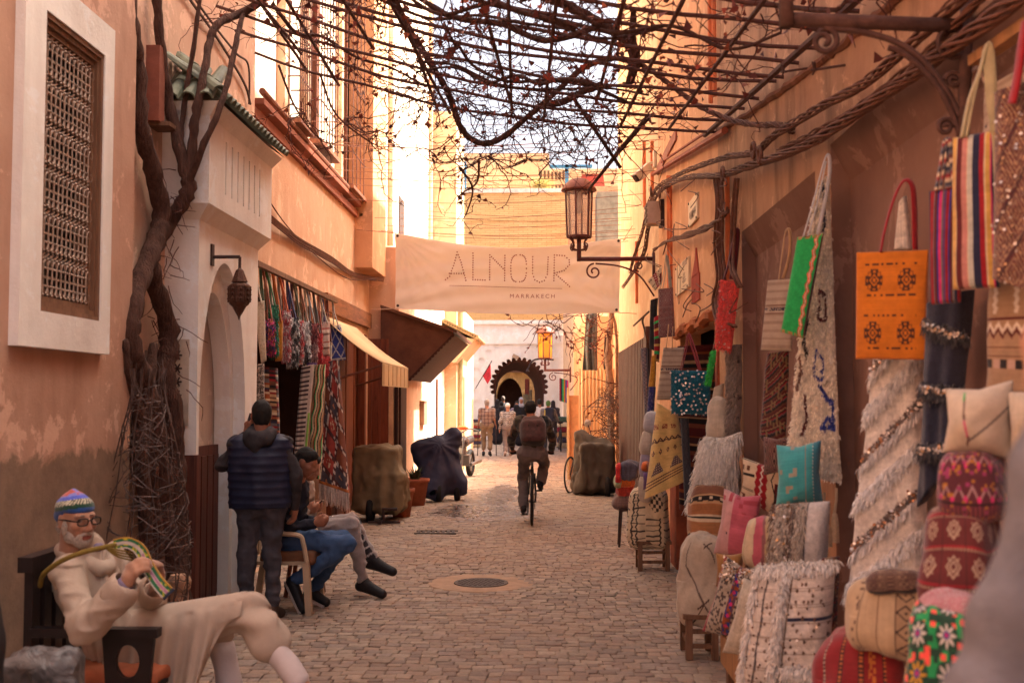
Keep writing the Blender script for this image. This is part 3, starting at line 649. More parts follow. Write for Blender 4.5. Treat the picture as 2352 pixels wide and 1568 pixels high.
# ================================================================ END OF THE LANE
def scallop_arch(cu, spring, Rr, n, lobe, foot=0.0, a0=-.32):
    """opening outline of a horseshoe arch whose edge is a ring of round lobes"""
    P = []; A0, A1 = PI - a0 * 1.0, a0
    P.append((cu + Rr * math.cos(A0) * 1.0, foot))
    for i in range(n):
        ac = A0 + (A1 - A0) * (i + .5) / n; c = (cu + Rr * math.cos(ac), spring + Rr * math.sin(ac))
        tn = (math.cos(ac), math.sin(ac)); tg = (math.sin(ac), -math.cos(ac))
        for k in range(7):
            b = -PI * .5 + PI * k / 6; x = math.cos(b) * lobe * 1.5; y = math.sin(b) * lobe
            P.append((c[0] + tn[0] * x + tg[0] * y, c[1] + tn[1] * x + tg[1] * y))
    P.append((cu + Rr * math.cos(A1), foot)); return P
def gate():
    Y = 48.0; t = thing('gateway', 'white gateway wall with a scalloped horseshoe arch closing the lane', 'gate', (-1.1, Y, 0))
    x0, x1 = at(1085, 900, Y).x - 1.0, at(1294, 900, Y).x; zt = at(1190, 738, Y).z
    cu = at(1192, 900, Y).x; Rr = at(1252, 900, Y).x - cu; zc = at(1190, 818, Y).z; sp = zc - Rr - .16
    op = scallop_arch(cu, sp, Rr, 19, .095)
    # round blind rosettes above the arch, sunk in the plaster
    ros = []
    for i in range(17):
        a = PI * (1.12 - 1.24 * i / 16); c = (cu + 1.95 * math.cos(a), sp + 1.95 * math.sin(a) * 1.0)
        if c[0] + .2 > x1: continue
        ros.append([(c[0] + .15 * math.cos(b), c[1] + .13 * math.sin(b)) for b in np.linspace(0, 2 * PI, 14, endpoint=False)])
    outer = [(x0, 0), (op[0][0], 0)] + op[1:-1] + [(op[-1][0], 0), (x1, 0), (x1, zt), (x0, zt)]
    b = MB().holed(outer, ros, .05, pY(Y))
    for r_ in ros: b.add([(u, Y + .05, v) for u, v in r_], [tuple(range(len(r_)))])
    n = len(op); b.add([(u, Y, v) for u, v in op] + [(u, Y + .5, v) for u, v in op], [(i, i + 1, n + i + 1, n + i) for i in range(n - 1)])
    b.add([(x0, Y, zt), (x1, Y, zt), (x1, Y + 1, zt), (x0, Y + 1, zt)], [(0, 1, 2, 3)]); b.obj('gate_wall', WHITE, t)
    z1, z2 = at(1190, 770, Y).z, at(1190, 790, Y).z
    MB().box(x0, x1, Y - .12, Y, zt - .12, zt + .05).box(x0, x1, Y - .07, Y, z2, z1).obj('cornice', WHITE, t)
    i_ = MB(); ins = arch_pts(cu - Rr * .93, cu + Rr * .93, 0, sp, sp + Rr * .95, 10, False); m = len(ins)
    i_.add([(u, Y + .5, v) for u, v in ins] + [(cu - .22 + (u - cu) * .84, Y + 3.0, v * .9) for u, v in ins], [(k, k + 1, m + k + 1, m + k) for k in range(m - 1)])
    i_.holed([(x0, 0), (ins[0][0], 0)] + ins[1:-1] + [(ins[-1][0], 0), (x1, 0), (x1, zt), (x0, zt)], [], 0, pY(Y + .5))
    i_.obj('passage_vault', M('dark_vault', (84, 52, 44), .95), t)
    # second court behind: ochre wall with a dark pointed arch and a beam
    Y2 = 56.0; t2 = thing('house', 'ochre court wall with a dark arched passage seen through the gateway', 'house', (-1.5, Y2, 0))
    a = at(1140, 900, Y2).x; c = at(1200, 900, Y2).x; ap = at(1165, 868, Y2).z
    A = arch_pts(a, c, 0, ap - .9, ap, 8)
    b = MB().holed([(-5, 0), (A[0][0], 0)] + A[1:-1] + [(A[-1][0], 0), (3, 0), (3, 5.2), (-5, 5.2)], [], 0, pY(Y2))
    n = len(A); b.add([(u, Y2, v) for u, v in A] + [(u, Y2 + 1.2, v) for u, v in A], [(i, i + 1, n + i + 1, n + i) for i in range(n - 1)]); b.obj('wall', plaster('ochre_limewash', (186, 150, 96), (196, 162, 108)), t2)
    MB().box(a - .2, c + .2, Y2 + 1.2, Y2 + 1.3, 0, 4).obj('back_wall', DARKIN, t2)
    zb = at(1190, 848, Y2).z; MB().box(a - .8, c + 1.2, Y2 - .35, Y2 - .02, zb - .16, zb).obj('beam', OLDWOOD, t2)
    # tall brick wall above and behind
    Y3 = 58.5; t3 = thing('house', 'tall ochre brick house rising behind the white gateway', 'house', (0, Y3, 0)); zt3 = at(1190, 443, Y3).z
    m_, tt, bb, l = nodes('ochre_brick'); v = coords(tt, (1, 1, 1))
    br = tt.nodes.new('ShaderNodeTexBrick'); mp = tt.nodes.new('ShaderNodeMapping'); mp.inputs['Rotation'].default_value = (R(90), 0, 0)
    l.new(v, mp.inputs[0]); l.new(mp.outputs[0], br.inputs[0]); br.inputs['Scale'].default_value = 1.0; br.inputs['Brick Width'].default_value = .5; br.inputs['Row Height'].default_value = .11; br.inputs['Mortar Size'].default_value = .018
    br.inputs['Color1'].default_value = L4((226, 192, 138)); br.inputs['Color2'].default_value = L4((216, 180, 124)); br.inputs['Mortar'].default_value = L4((194, 156, 106)); br.inputs['Bias'].default_value = 0
    nn = noise(tt, 1.3, 8, .65, coords(tt, (.5, .5, 2.4))); nn2 = noise(tt, .5, 6, .6, v)
    cc = mixc(tt, ramp(tt, nn.outputs[0], [(.5, (0, 0, 0, 1)), (.75, (.6, .6, .6, 1))]).outputs[0], br.outputs[0], L4((150, 104, 62)))
    cc = mixc(tt, ramp(tt, nn2.outputs[0], [(.52, (0, 0, 0, 1)), (.6, (.5, .5, .5, 1))]).outputs[0], cc, L4((214, 178, 122)))
    l.new(cc, bb.inputs['Base Color']); bb.inputs['Roughness'].default_value = .95; bump(tt, bb, br.outputs['Fac'], -.6, .02)
    MB().box(-7, 4.2, Y3, Y3 + 2, 0, zt3).obj('wall', m_, t3)
    MB().box(-7, 4.2, Y3 - .1, Y3 + .3, zt3, zt3 + .22).obj('coping', M('white_coping', (226, 216, 206)), t3)
    MB().box(-7, 4.2, Y3 - .03, Y3, at(1190, 508, Y3).z, at(1190, 505, Y3).z + .06).obj('string_course', M('pale_mortar', (206, 170, 116)), t3)
    bl = M('blue_paint', (66, 124, 166), .6); Y4 = 61.0
    t4 = thing('terrace', 'roof terrace room with blue posts and pierced brick screens', 'terrace', (0, Y4, zt3))
    zA = at(1150, 352, Y4).z; zB = at(1350, 385, Y4).z; xm = at(1262, 400, Y4).x
    MB().box(-7, xm, Y4, Y4 + 3, zt3 - 1, zA).box(xm, 4.5, Y4 + .3, Y4 + 3, zt3 - 1, zB).obj('wall', PALEO, t4)
    q = at(1066, 412, Y4 - .5); p_ = MB().box(q.x - .12, q.x + .12, Y4 - .6, Y4 - .4, zt3, zt3 + 2.1).box(q.x - 1.2, q.x - .12, Y4 - .6, Y4 - .4, zt3 + 1.9, zt3 + 2.1).box(q.x - .9, q.x - .75, Y4 - .6, Y4 - .4, zt3, zt3 + 1.9)
    q2 = at(1302, 412, Y4 - .5); p_.box(q2.x - .1, q2.x + .1, Y4 - .6, Y4 - .4, zt3, zt3 + 1.9).box(xm, q2.x + 1.4, Y4 - .6, Y4 - .4, zt3 + 1.75, zt3 + 1.9); p_.obj('blue_post', bl, t4)
    sc_ = MB(); xs = at(1240, 400, Y4).x
    for r_ in range(2):
        for k in range(7): sc_.box(xs + k * .21, xs + k * .21 + .12, Y4 - .02 + (.3 if xs + k * .21 > xm else 0), Y4 + .05 + (.3 if xs + k * .21 > xm else 0), zt3 + .5 + r_ * .75, zt3 + .95 + r_ * .75)
    sc_.obj('screen_openings', M('screen_shadow', (104, 84, 66)), t4)
    q3 = at(1355, 416, Y4 - 2); MB().prism([(q3.x - .75, q3.z - .5), (q3.x + .8, q3.z - .5), (q3.x + .7, q3.z + .35), (q3.x - .4, q3.z + .35)], Y4 - 2.2, Y4 - 2).obj('red_tile_roof', M('red_tile', (168, 72, 58), .8, .4, 30), t4)
    # grey block stack beside it
    t5 = thing('house', 'unrendered grey block wall beside the brick house', 'house', (3, 50, 0)); g0, g1 = at(1372, 500, 50).x, at(1424, 500, 50).x
    MB().box(g0, g1, 50, 52, 0, at(1390, 440, 50).z).obj('wall', M('grey_block', (140, 132, 116), .95, .35, 3, 12, .5), t5)
    t6 = thing('house', 'narrow orange house between the brick wall and the grey block wall', 'house', (2.5, 52.5, 0)); g0 = at(1308, 500, 53).x
    MB().box(g0, 4.4, 53, 56, 0, at(1390, 428, 53).z).obj('wall', ORANGE2, t6)
gate()
# ================================================================ RIGHT SIDE
XR = 1.5
def right_side():
    t = thing('house', 'earthen plaster house with shallow niches where the textiles hang', 'house', (XR, 4, 0))
    n0 = rect(2.6, 5.75, 0.0, 3.07); n1 = rect(6.08, 8.32, 0.0, 3.0)
    b = MB(); hs = []
    outer = [(-3, 0), (2.6, 0), (2.6, 3.07), (5.75, 3.07), (5.75, 0), (6.08, 0), (6.08, 3.0), (8.32, 3.0), (8.32, 0), (9.4, 0), (9.4, 11.6), (5.0, 11.6), (5.0, 7.2), (-3, 7.2)]
    b.holed(outer, [], 0, pX(XR))
    b.add([(XR, 9.4, 0), (XR + .3, 9.4, 0), (XR + .3, 9.4, 11.6), (XR, 9.4, 11.6)], [(0, 1, 2, 3)]).add([(XR, 5, 11.6), (XR, 9.4, 11.6), (XR + .4, 9.4, 11.6), (XR + .4, 5, 11.6)], [(0, 1, 2, 3)])
    b.box(XR + .3, XR + .4, -3, 5, 0, 7.2).box(XR + .3, XR + .4, 5, 9.4, 0, 11.6).obj('wall', EARTH, t)
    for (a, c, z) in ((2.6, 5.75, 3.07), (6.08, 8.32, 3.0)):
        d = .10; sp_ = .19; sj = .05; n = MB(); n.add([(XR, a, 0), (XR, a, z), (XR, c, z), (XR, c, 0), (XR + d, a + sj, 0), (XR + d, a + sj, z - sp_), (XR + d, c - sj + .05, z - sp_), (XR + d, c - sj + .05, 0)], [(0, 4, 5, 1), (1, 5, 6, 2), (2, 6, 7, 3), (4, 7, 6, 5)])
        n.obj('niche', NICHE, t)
    # ragged old roof line: a rough cement ledge on the wall
    P = [onX(1650, 300, XR), onX(1720, 262, XR), onX(1800, 205, XR), onX(1880, 150, XR), onX(1950, 92, XR), onX(2060, 0, XR), onX(2200, -120, XR)]; q = MB(); Pn = spline(P, 10)
    q.tube([Vector(p) + Vector((0.0, 0, random.uniform(-.008, .008))) for p in Pn], [random.uniform(.022, .03) for _ in Pn], 7); q.obj('cement_ledge', plaster('sooty_cement', (150, 100, 72), (120, 78, 58), (70, 46, 38), .8), t)
    t = thing('house', 'deep orange house with the open rug stall and small painted minaret', 'house', (XR, 10.8, 0))
    MB().holed(rect(9.4, 12.2, 0, 12.6), [rect(9.55, 12.05, 0, 2.45)], .22, pX(XR)).box(XR + .3, XR + .4, 9.4, 12.2, 2.5, 12.6).add([(XR, 12.2, 9), (XR + .4, 12.2, 9), (XR + .4, 12.2, 12.6), (XR, 12.2, 12.6)], [(0, 1, 2, 3)]).add([(XR, 9.4, 12.6), (XR, 12.2, 12.6), (XR + .4, 12.2, 12.6), (XR + .4, 9.4, 12.6)], [(0, 1, 2, 3)]).obj('wall', ORANGE2, t)
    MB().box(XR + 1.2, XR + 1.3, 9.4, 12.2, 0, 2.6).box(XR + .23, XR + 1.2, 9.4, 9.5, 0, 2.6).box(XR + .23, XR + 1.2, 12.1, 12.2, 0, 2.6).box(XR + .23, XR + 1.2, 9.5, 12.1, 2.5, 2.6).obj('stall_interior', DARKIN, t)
    q = MB(); 
    for k in range(9):
        y = 9.6 + k * .28; q.tube([(XR - .02, y, 2.47 + .03 * math.sin(k * 2.1)), (XR - .03, y + .3, 2.46 + .03 * math.sin(k * 2.1 + 1.2))], .05, 6)
    q.obj('broken_lintel', plaster('crumbled_plaster', (190, 110, 66), (160, 92, 58), (80, 48, 36), .8), t)
    mn = [onX(1600, 577, XR), onX(1604, 640, XR)]; c = onX(1600, 640, XR - .01); k = .012
    MB().box(XR - .012, XR + .005, onX(1609, 690, XR).y, onX(1591, 690, XR).y, onX(1600, 693, XR).z, onX(1600, 632, XR).z).prism([(onX(1607, 632, XR).y, onX(1600, 632, XR).z), (onX(1592, 632, XR).y, onX(1600, 632, XR).z), (onX(1599, 600, XR).y, onX(1600, 596, XR).z), (onX(1601, 575, XR).y, onX(1600, 570, XR).z)], XR - .016, XR + .004, 'x').obj('painted_minaret', M('brick_red_paint', (158, 66, 48), .9), t)
    MB().box(XR - .02, XR + .14, 9.42, 9.54, 0, 2.5).obj('red_post', M('red_earth_render', (150, 78, 54), .9, .3), t); MB().box(XR - .12, XR + .05, 11.55, 12.1, 0, .95).obj('red_plinth', M('red_earth_render', (150, 78, 54)), t)
    t = thing('house', 'bright orange house with the brown corrugated shutter', 'house', (XR, 14, 0))
    MB().box(XR, XR + .5, 12.2, 14.2, 0, 10.9).obj('wall', ORANGE2, t)
    MB().box(XR - .02, XR + .03, 12.2, 14.18, 4.62, 4.74).obj('ledge', M('brown_ledge', (150, 86, 62)), t)
    MB().tube([onX(1500, 400, XR - .05), onX(1665, 300, XR - .05)], .03, 6).tube([onX(1520, 372, XR - .05), onX(1640, 292, XR - .05)], .015, 6).obj('sloping_pipe', M('red_brown_pipe', (150, 76, 52)), t)
    for px, py, za, zb in ((1536, 600, 2.5, 0), (1541, 600, 2.5, 0), (1672, 600, 2.5, 0), (1632, 200, 4.3, 9), (1641, 200, 4.3, 9)): q = onX(px, py, XR - .04); MB().tube([(q.x, q.y, za), (q.x, q.y, zb or onX(px, 415, XR).z)], .02, 6).obj('wall_pipe', M('orange_painted_pipe', (206, 112, 66)), t)
    t = thing('house', 'tall faded orange house at the bend on the right', 'house', (XR, 18, 0))
    MB().box(XR + .01, XR + .5, 14.2, 21.8, 0, 10.4).obj('wall', PALEO, t)
    q = MB()
    for px in (1479, 1497, 1460): a = onX(px, 300, XR - .01); q.box(XR - .03, XR + .02, a.y - .05, a.y + .05, onX(px, 480 if px > 1470 else 700, XR).z, onX(px, 330 if px > 1470 else 560, XR).z)
    q.obj('wall_slat', M('orange_painted_pipe', (206, 112, 66)), t)
    c_ = MB(); y = 15.6
    while y < 20.9: c_.box(XR - .06 + .035 * (int(y / .14) % 2), XR - .02 + .035 * (int(y / .14) % 2), y, y + .14, 0, 2.62); y += .14
    t2 = thing('shutter', 'brown corrugated metal shutter standing along the orange wall', 'shutter', (XR, 18, 0)); c_.obj('corrugated_sheet', BROWNMETAL, t2)
    MB().box(XR - .07, XR + .03, 15.3, 15.6, 0, 2.75).obj('shutter_post', BROWNMETAL, t2)
    # low buildings beyond the gap that lets the sun in
    t = thing('house', 'low orange house front far right next to the gateway', 'house', (1, 40, 0))
    MB().box(.92, 2.5, 32, 47.9, 0, 5.6).obj('wall', PALEO, t)
    t = thing('house', 'low orange wall behind the cream corrugated fence', 'house', (1, 29, 0))
    MB().box(1.0, 2.5, 25.5, 32, 0, 3.65).obj('wall', ORANGE2, t); MB().box(1.62, 2.6, 21.85, 25.48, 0, 4.25).obj('added_sun_block', ORANGE2, t)  # second box added to block sun coming through the gap behind the fence
    t = thing('fence', 'cream corrugated metal fence across the gap on the right', 'fence', (1.2, 24.6, 0)); z = at(1360, 846, 24.6).z; x0, x1 = at(1331, 900, 24.6).x, at(1424, 900, 24.6).x
    f = MB(); n = 44; V = []
    for i in range(n + 1):
        x = x0 + (x1 - x0) * i / n; V += [(x, 24.6 + .03 * math.sin(i * PI / 2), 0), (x, 24.6 + .03 * math.sin(i * PI / 2), z), (x, 24.63 + .03 * math.sin(i * PI / 2), 0), (x, 24.63 + .03 * math.sin(i * PI / 2), z)]
    f.add(V, [(4 * i, 4 * i + 4, 4 * i + 5, 4 * i + 1) for i in range(n)] + [(4 * i + 2, 4 * i + 3, 4 * i + 7, 4 * i + 6) for i in range(n)] + [(4 * i + 1, 4 * i + 5, 4 * i + 7, 4 * i + 3) for i in range(n)])
    f.obj('corrugated_sheet', M('cream_metal', (222, 190, 150), .6, .15, 3), t)
    text3('CERAMIC', (at(1394, 893, 24.5).x, 24.53, at(1394, 893, 24.5).z), .085, M('dark_lettering', (70, 44, 36)), t, 'lettering', (R(90), 0, 0))
    t = thing('gate_panel', 'tan sheet gate leaf standing open beside the corrugated fence', 'gate panel', (.85, 23.5, 0))
    a = at(1307, 1000, 24.5).x; MB().box(a, at(1329, 1000, 24.5).x, 24.3, 24.34, 0, at(1318, 908, 24.3).z).obj('leaf', M('tan_sheet', (196, 142, 98), .8), t)
    MB().box(a - .05, a, 24.25, 24.38, 0, at(1305, 890, 24.3).z).obj('post', M('pale_post', (206, 170, 128)), t)
def text3(s, loc, size, mat, parent, name, rot, extr=.002):
    cu = bpy.data.curves.new(name, 'FONT'); cu.body = s; cu.size = size; cu.align_x = 'CENTER'; cu.align_y = 'CENTER'; cu.extrude = extr
    o = bpy.data.objects.new(name, cu); C.objects.link(o); dg = bpy.context.evaluated_depsgraph_get(); me = bpy.data.meshes.new_from_object(o.evaluated_get(dg)); bpy.data.objects.remove(o)
    me.transform(Matrix.Translation(loc) @ (Matrix.Rotation(rot[2], 4, 'Z') @ Matrix.Rotation(rot[1], 4, 'Y') @ Matrix.Rotation(rot[0], 4, 'X')))
    me.materials.clear(); return link(name, me, mat, parent)
right_side()
# ================================================================ OVERHEAD: trellis, vine, cables, lanterns, banner
BARK = M('vine_bark', (88, 60, 50), .9, .5, 14, 34, 1.0, stretch=(2.5, 2.5, .5), bd=.03); TWIG = M('dry_twig', (84, 48, 40), .9, .35, 20)
BAR = M('rusty_rebar', (88, 54, 44), .8, .35, 25, 120, .5)
def zr(Y): return 3.63 + (Y - 5.75) * .107
def tre(X, Y):
    f = (X + 2.6) / 4.1; return 4.88 + (zr(Y) - 4.88) * f - .2 * math.sin(PI * min(max(f, 0), 1))
def trellis():
    t = thing('trellis', 'rusty rebar trellis spanning the lane overhead between both walls', 'trellis', (-.5, 7, 4.5)); ys = [4.3, 4.75, 5.2, 5.6, 6.0, 6.42, 6.82, 7.05, 7.6, 8.15, 8.7, 9.35]
    for y in ys:
        P = []; q = random.uniform(-.05, .05)
        for i in range(17): X = -2.6 + 4.1 * i / 16; Yy = y + .5 * (1 - i / 16) + q * math.sin(i); P.append((X, Yy, tre(X, Yy) + .01 * math.sin(i * 1.3 + y * 7)))
        MB().tube(P, .0125, 6).obj('bar', BAR, t)
    for k in range(12):
        x0 = -2.25 + k * .3 + random.uniform(-.08, .08); y1 = random.uniform(9.2, 9.9) if k % 3 else random.uniform(8.0, 9.3); dx = random.uniform(-.25, .25)
        P = [(x0 + dx * i / 10, 3.4 + (y1 - 3.4) * i / 10, tre(x0 + dx * i / 10, 3.4 + (y1 - 3.4) * i / 10) - .03) for i in range(11)]
        MB().tube(P, .0125, 6).obj('long_bar', BAR, t)
    MB().tube([(1.42, y, zr(y) + .0) for y in (3.8, 5, 6, 7, 8, 9, 9.6)], .022, 6).obj('edge_rail', BAR, t)
    MB().tube([at(1490, 268, 9.4), at(1420, 350, 9.9), at(1352, 436, 10.4)], [.024, .022, .012], 7).obj('leaning_pole', BARK, t)
    MB().tube([at(1310, 215, 9.0), at(1425, 385, 9.6)], .016, 6).obj('leaning_pole', BARK, t)
trellis()
def rough_tube(mb, P, r, n=8, nz=.09, sm=6):
    P = spline(P, sm); m = len(P); rr = [r] * m if not hasattr(r, '__len__') else list(np.interp(np.linspace(0, 1, m), np.linspace(0, 1, len(r)), r))
    rr = [q * (1 + nz * math.sin(i * 1.9 + q * 99) + nz * random.uniform(-.6, .6)) for i, q in enumerate(rr)]
    mb.tube([Vector(p) + Vector((random.uniform(-1, 1), random.uniform(-1, 1), 0)) * (q * .15) for p, q in zip(P, rr)], rr, n); return P
def walk(p, d, steps, st, droop, curl):
    p, d = np.array(p, float), np.array(d, float); P = [p.copy()]
    for _ in range(steps):
        d = d + rng.normal(0, curl, 3) + np.array([0, 0, droop]); d /= np.linalg.norm(d); p = p + d * st; P.append(p.copy())
    return P
LEAF_V, LEAF_C = [], []
def leaf(p, s, V, Cc):
    a = rng.normal(0, 1, 3); a /= np.linalg.norm(a); b = np.cross(a, rng.normal(0, 1, 3)); b /= np.linalg.norm(b) + 1e-6; n = np.cross(a, b); p = np.array(p)
    for q in (p - a * s * .2, p + b * s * .5 + n * s * rng.uniform(.1, .45), p + a * s * 1.0, p - b * s * .45 + n * s * rng.uniform(.1, .5)): V.append(q)
    c = lin(random.choice([(150, 62, 44), (122, 54, 42), (168, 84, 52), (104, 48, 40), (140, 78, 52)])) * rng.uniform(.7, 1.15)
    for _ in range(4): Cc.append(c)
def leaves_obj(name, V, Cc, parent):
    n = len(V) // 4; return link(name, fast_mesh(name, np.array(V), np.arange(4 * n).reshape(n, 4), np.array(Cc), False), cloth_mat('dry_leaf', 80, .8), parent)
def grapevine():
    t = thing('grapevine', 'old bare grapevine climbing the left wall and spreading over the trellis', 'vine', gnd(395, 1420)); Yt = 8.05
    b = MB(); A = lambda *pp: [at(x, y, min(Yt + dy, 2.72 * F / (1245 - x))) for x, y, dy in pp]
    rough_tube(b, A((400, 1450, -.05), (392, 1340, 0), (372, 1200, -.05), (360, 1060, 0), (335, 900, .05), (300, 800, 0), (303, 715, .0), (335, 610, -.08), (360, 545, -.04), (372, 490, 0), (352, 400, 0), (325, 285, .02), (318, 160, 0), (303, 60, 0), (296, -60, 0)), [.11, .1, .1, .1, .085, .075, .07, .065, .07, .07, .062, .055, .052, .05, .046], 10)
    rough_tube(b, A((420, 1450, 0), (405, 1300, .08), (400, 1100, .05), (398, 960, 0), (378, 860, .0), (388, 760, 0), (352, 640, 0), (350, 580, .05), (385, 520, .03), (415, 470, 0), (432, 430, 0), (420, 375, 0), (392, 250, 0), (372, 130, -.05), (362, 20, -.1), (358, -60, -.1)), [.1, .1, .09, .08, .075, .07, .06, .06, .055, .055, .055, .045, .04, .036, .034, .034], 10)
    rough_tube(b, A((372, 1400, .1), (352, 1150, -.06), (330, 960, .08), (345, 850, .1), (352, 790, .06)), [.06, .05, .06, .045, .03], 8)
    rough_tube(b, A((350, 1400, .0), (330, 1150, .05), (318, 960, .0), (292, 850, .02), (285, 780, .02)), [.05, .05, .05, .04, .03], 8)
    b.obj('trunk', BARK, t, True)
    c = MB(); ends = []
    def br(P, r, n=7): ends.append(rough_tube(c, P, r, n))
    br(A((430, 425, 0), (442, 330, 0), (452, 250, 0), (470, 165, .1)) + [at(482, 95, 8.3), at(505, 52, 8.4), at(560, 28, 8.6), at(620, -10, 8.4)], [.04, .036, .034, .03, .03, .034, .034, .03])
    br(A((425, 440, 0), (470, 330, -.1), (505, 250, -.05)) + [at(528, 165, 8.2), at(545, 85, 8.4), at(560, 30, 8.6)], [.03, .026, .024, .022, .022, .02])
    br(A((430, 430, 0), (415, 330, .05), (430, 200, .1), (448, 90, .1), (462, -30, .1)), [.022, .02, .02, .018, .016])
    br(A((300, 250, -.1), (272, 262, -.1), (270, 300, -.1), (285, 350, -.1), (292, 390, -.1)), [.02, .018, .016, .012, .008], 6)
    br([at(*p) for p in ((890, -40, 8.0), (930, 50, 8.3), (985, 140, 8.7), (1030, 215, 9.1), (1055, 285, 9.4), (1080, 318, 9.5), (1116, 330, 9.5), (1160, 312, 9.4), (1210, 270, 9.2), (1270, 218, 9.0), (1335, 160, 8.8), (1400, 135, 8.7), (1455, 142, 8.6))], [.027] * 8 + [.023, .022, .024, .024, .024])
    br([at(*p) for p in ((1180, -30, 8.0), (1285, 5, 8.3), (1345, 35, 8.4), (1390, 62, 8.5), (1435, 90, 8.6), (1455, 112, 8.6), (1457, 160, 8.7))], [.034, .04, .04, .038, .04, .046, .04], 9)
    br([at(*p) for p in ((1455, 20, 8.2), (1452, 80, 8.4), (1456, 150, 8.6), (1440, 200, 8.8))], [.02, .03, .05, .02])
    br([at(*p) for p in ((1380, 195, 8.9), (1330, 215, 9.0), (1290, 235, 9.2), (1240, 245, 9.3), (1225, 250, 9.3))], [.03, .028, .03, .026, .02])
    for _ in range(13):       # cane that wanders along and across the trellis
        X = random.uniform(-2.3, 1.2); Y = random.uniform(4.2, 8.4); an = random.uniform(-.6, .6) + random.choice((0, PI / 2, -PI / 2)); P = []; x, y = X, Y
        for k in range(random.randint(6, 11)): P.append((x, y, tre(x, y) + random.uniform(-.08, .05))); an += random.uniform(-.5, .5); x += .3 * math.sin(an); y += .3 * math.cos(an) * .8; x = min(max(x, -2.5), 1.35); y = min(y, 9.7)
        br(P, [random.uniform(.011, .022), .009], 6)
    c.obj('vine_branch', BARK, t, True)
    tw = MB(); LV, LC = [], []
    def twig(p, d, n, st, droop, curl, r0, lf=.35, sub=.35):
        P = walk(p, d, n, st, droop, curl); tw.tube(P, list(np.linspace(r0, r0 * .45, len(P))), 4, cap=False)
        for q in P[2:]:
            if rng.random() < sub: S2 = walk(q, rng.normal(0, 1, 3), rng.integers(2, 5), st * .6, droop, curl * 1.3); tw.tube(S2, list(np.linspace(r0 * .55, r0 * .25, len(S2))), 3, cap=False)
            if rng.random() < lf * .42: leaf(q, rng.uniform(.018, .05), LV, LC)
    for _ in range(300):
        X = np.clip(rng.normal(-.45, .95), -2.5, 1.35); Y = rng.uniform(4.2, 9.8); twig((X, Y, tre(X, Y) + rng.uniform(-.05, .1)), rng.normal(0, 1, 3) * (1, 1, .3), rng.integers(6, 16), .07, -.02, .35, rng.uniform(.003, .006), .5)
    for P in ends[4:]:
        for q in P[::3]: twig(q, rng.normal(0, 1, 3), rng.integers(4, 9), .06, -.04, .4, .005, .5)
    for _ in range(70):       # drooping shoots along the far edge
        X = rng.uniform(-1.5, .75); Y = rng.uniform(9.2, 10.0); twig((X, Y, tre(X, min(Y, 9.6)) + .02), (rng.normal(0, .7), rng.uniform(0, .5), -.5), rng.integers(7, 15), .065, -.05, .38, .0055, .55, .5)
    for a in ((1040, 370, 9.9), (1075, 385, 9.9), (1120, 360, 9.9), (1210, 365, 9.9), (1290, 350, 9.8), (985, 345, 9.9), (700, 260, 9.5), (800, 280, 9.6), (870, 300, 9.8)):
        for _ in range(5): twig(at(*a), (rng.normal(0, 1), rng.normal(0, .4), rng.normal(-.1, .35)), rng.integers(8, 15), .06, -.03, .3, .006, .5, .5)
    for x0, y0, x1, y1, x2, y2, x3, y3 in ((640, 150, 680, 250, 735, 320, 770, 330), (735, 170, 770, 260, 840, 320, 900, 350), (1055, 385, 1085, 430, 1075, 480, 1060, 510), (1100, 375, 1095, 420, 1060, 445, 1050, 470)):
        P = spline([at(x0, y0, 9.4), at(x1, y1, 9.6), at(x2, y2, 9.8), at(x3, y3, 9.9)], 8); tw.tube(P, list(np.linspace(.011, .004, len(P))), 5)
        for q in P[4::3]: twig(q, rng.normal(0, 1, 3), 6, .05, -.05, .4, .004, .6)
    for _ in range(70):       # loose fibres and shoots on the trunk
        q = at(rng.uniform(300, 430), rng.uniform(380, 900), Yt + rng.uniform(-.1, .05)); twig(q, (rng.normal(0, 1), -abs(rng.normal(0, .4)), rng.normal(-.6, .5)), rng.integers(3, 7), .05, -.1, .3, .004, .0, .1)
    for _ in range(150): q = (rng.uniform(-2.3, 1.3), rng.uniform(4.5, 9.7)); c0 = np.array((q[0], q[1], tre(*q))); [leaf(c0 + rng.normal(0, .05, 3), rng.uniform(.025, .055), LV, LC) for _ in range(rng.integers(2, 7))]
    tw.obj('twigs', TWIG, t); leaves_obj('dry_leaves', LV, LC, t)
grapevine()
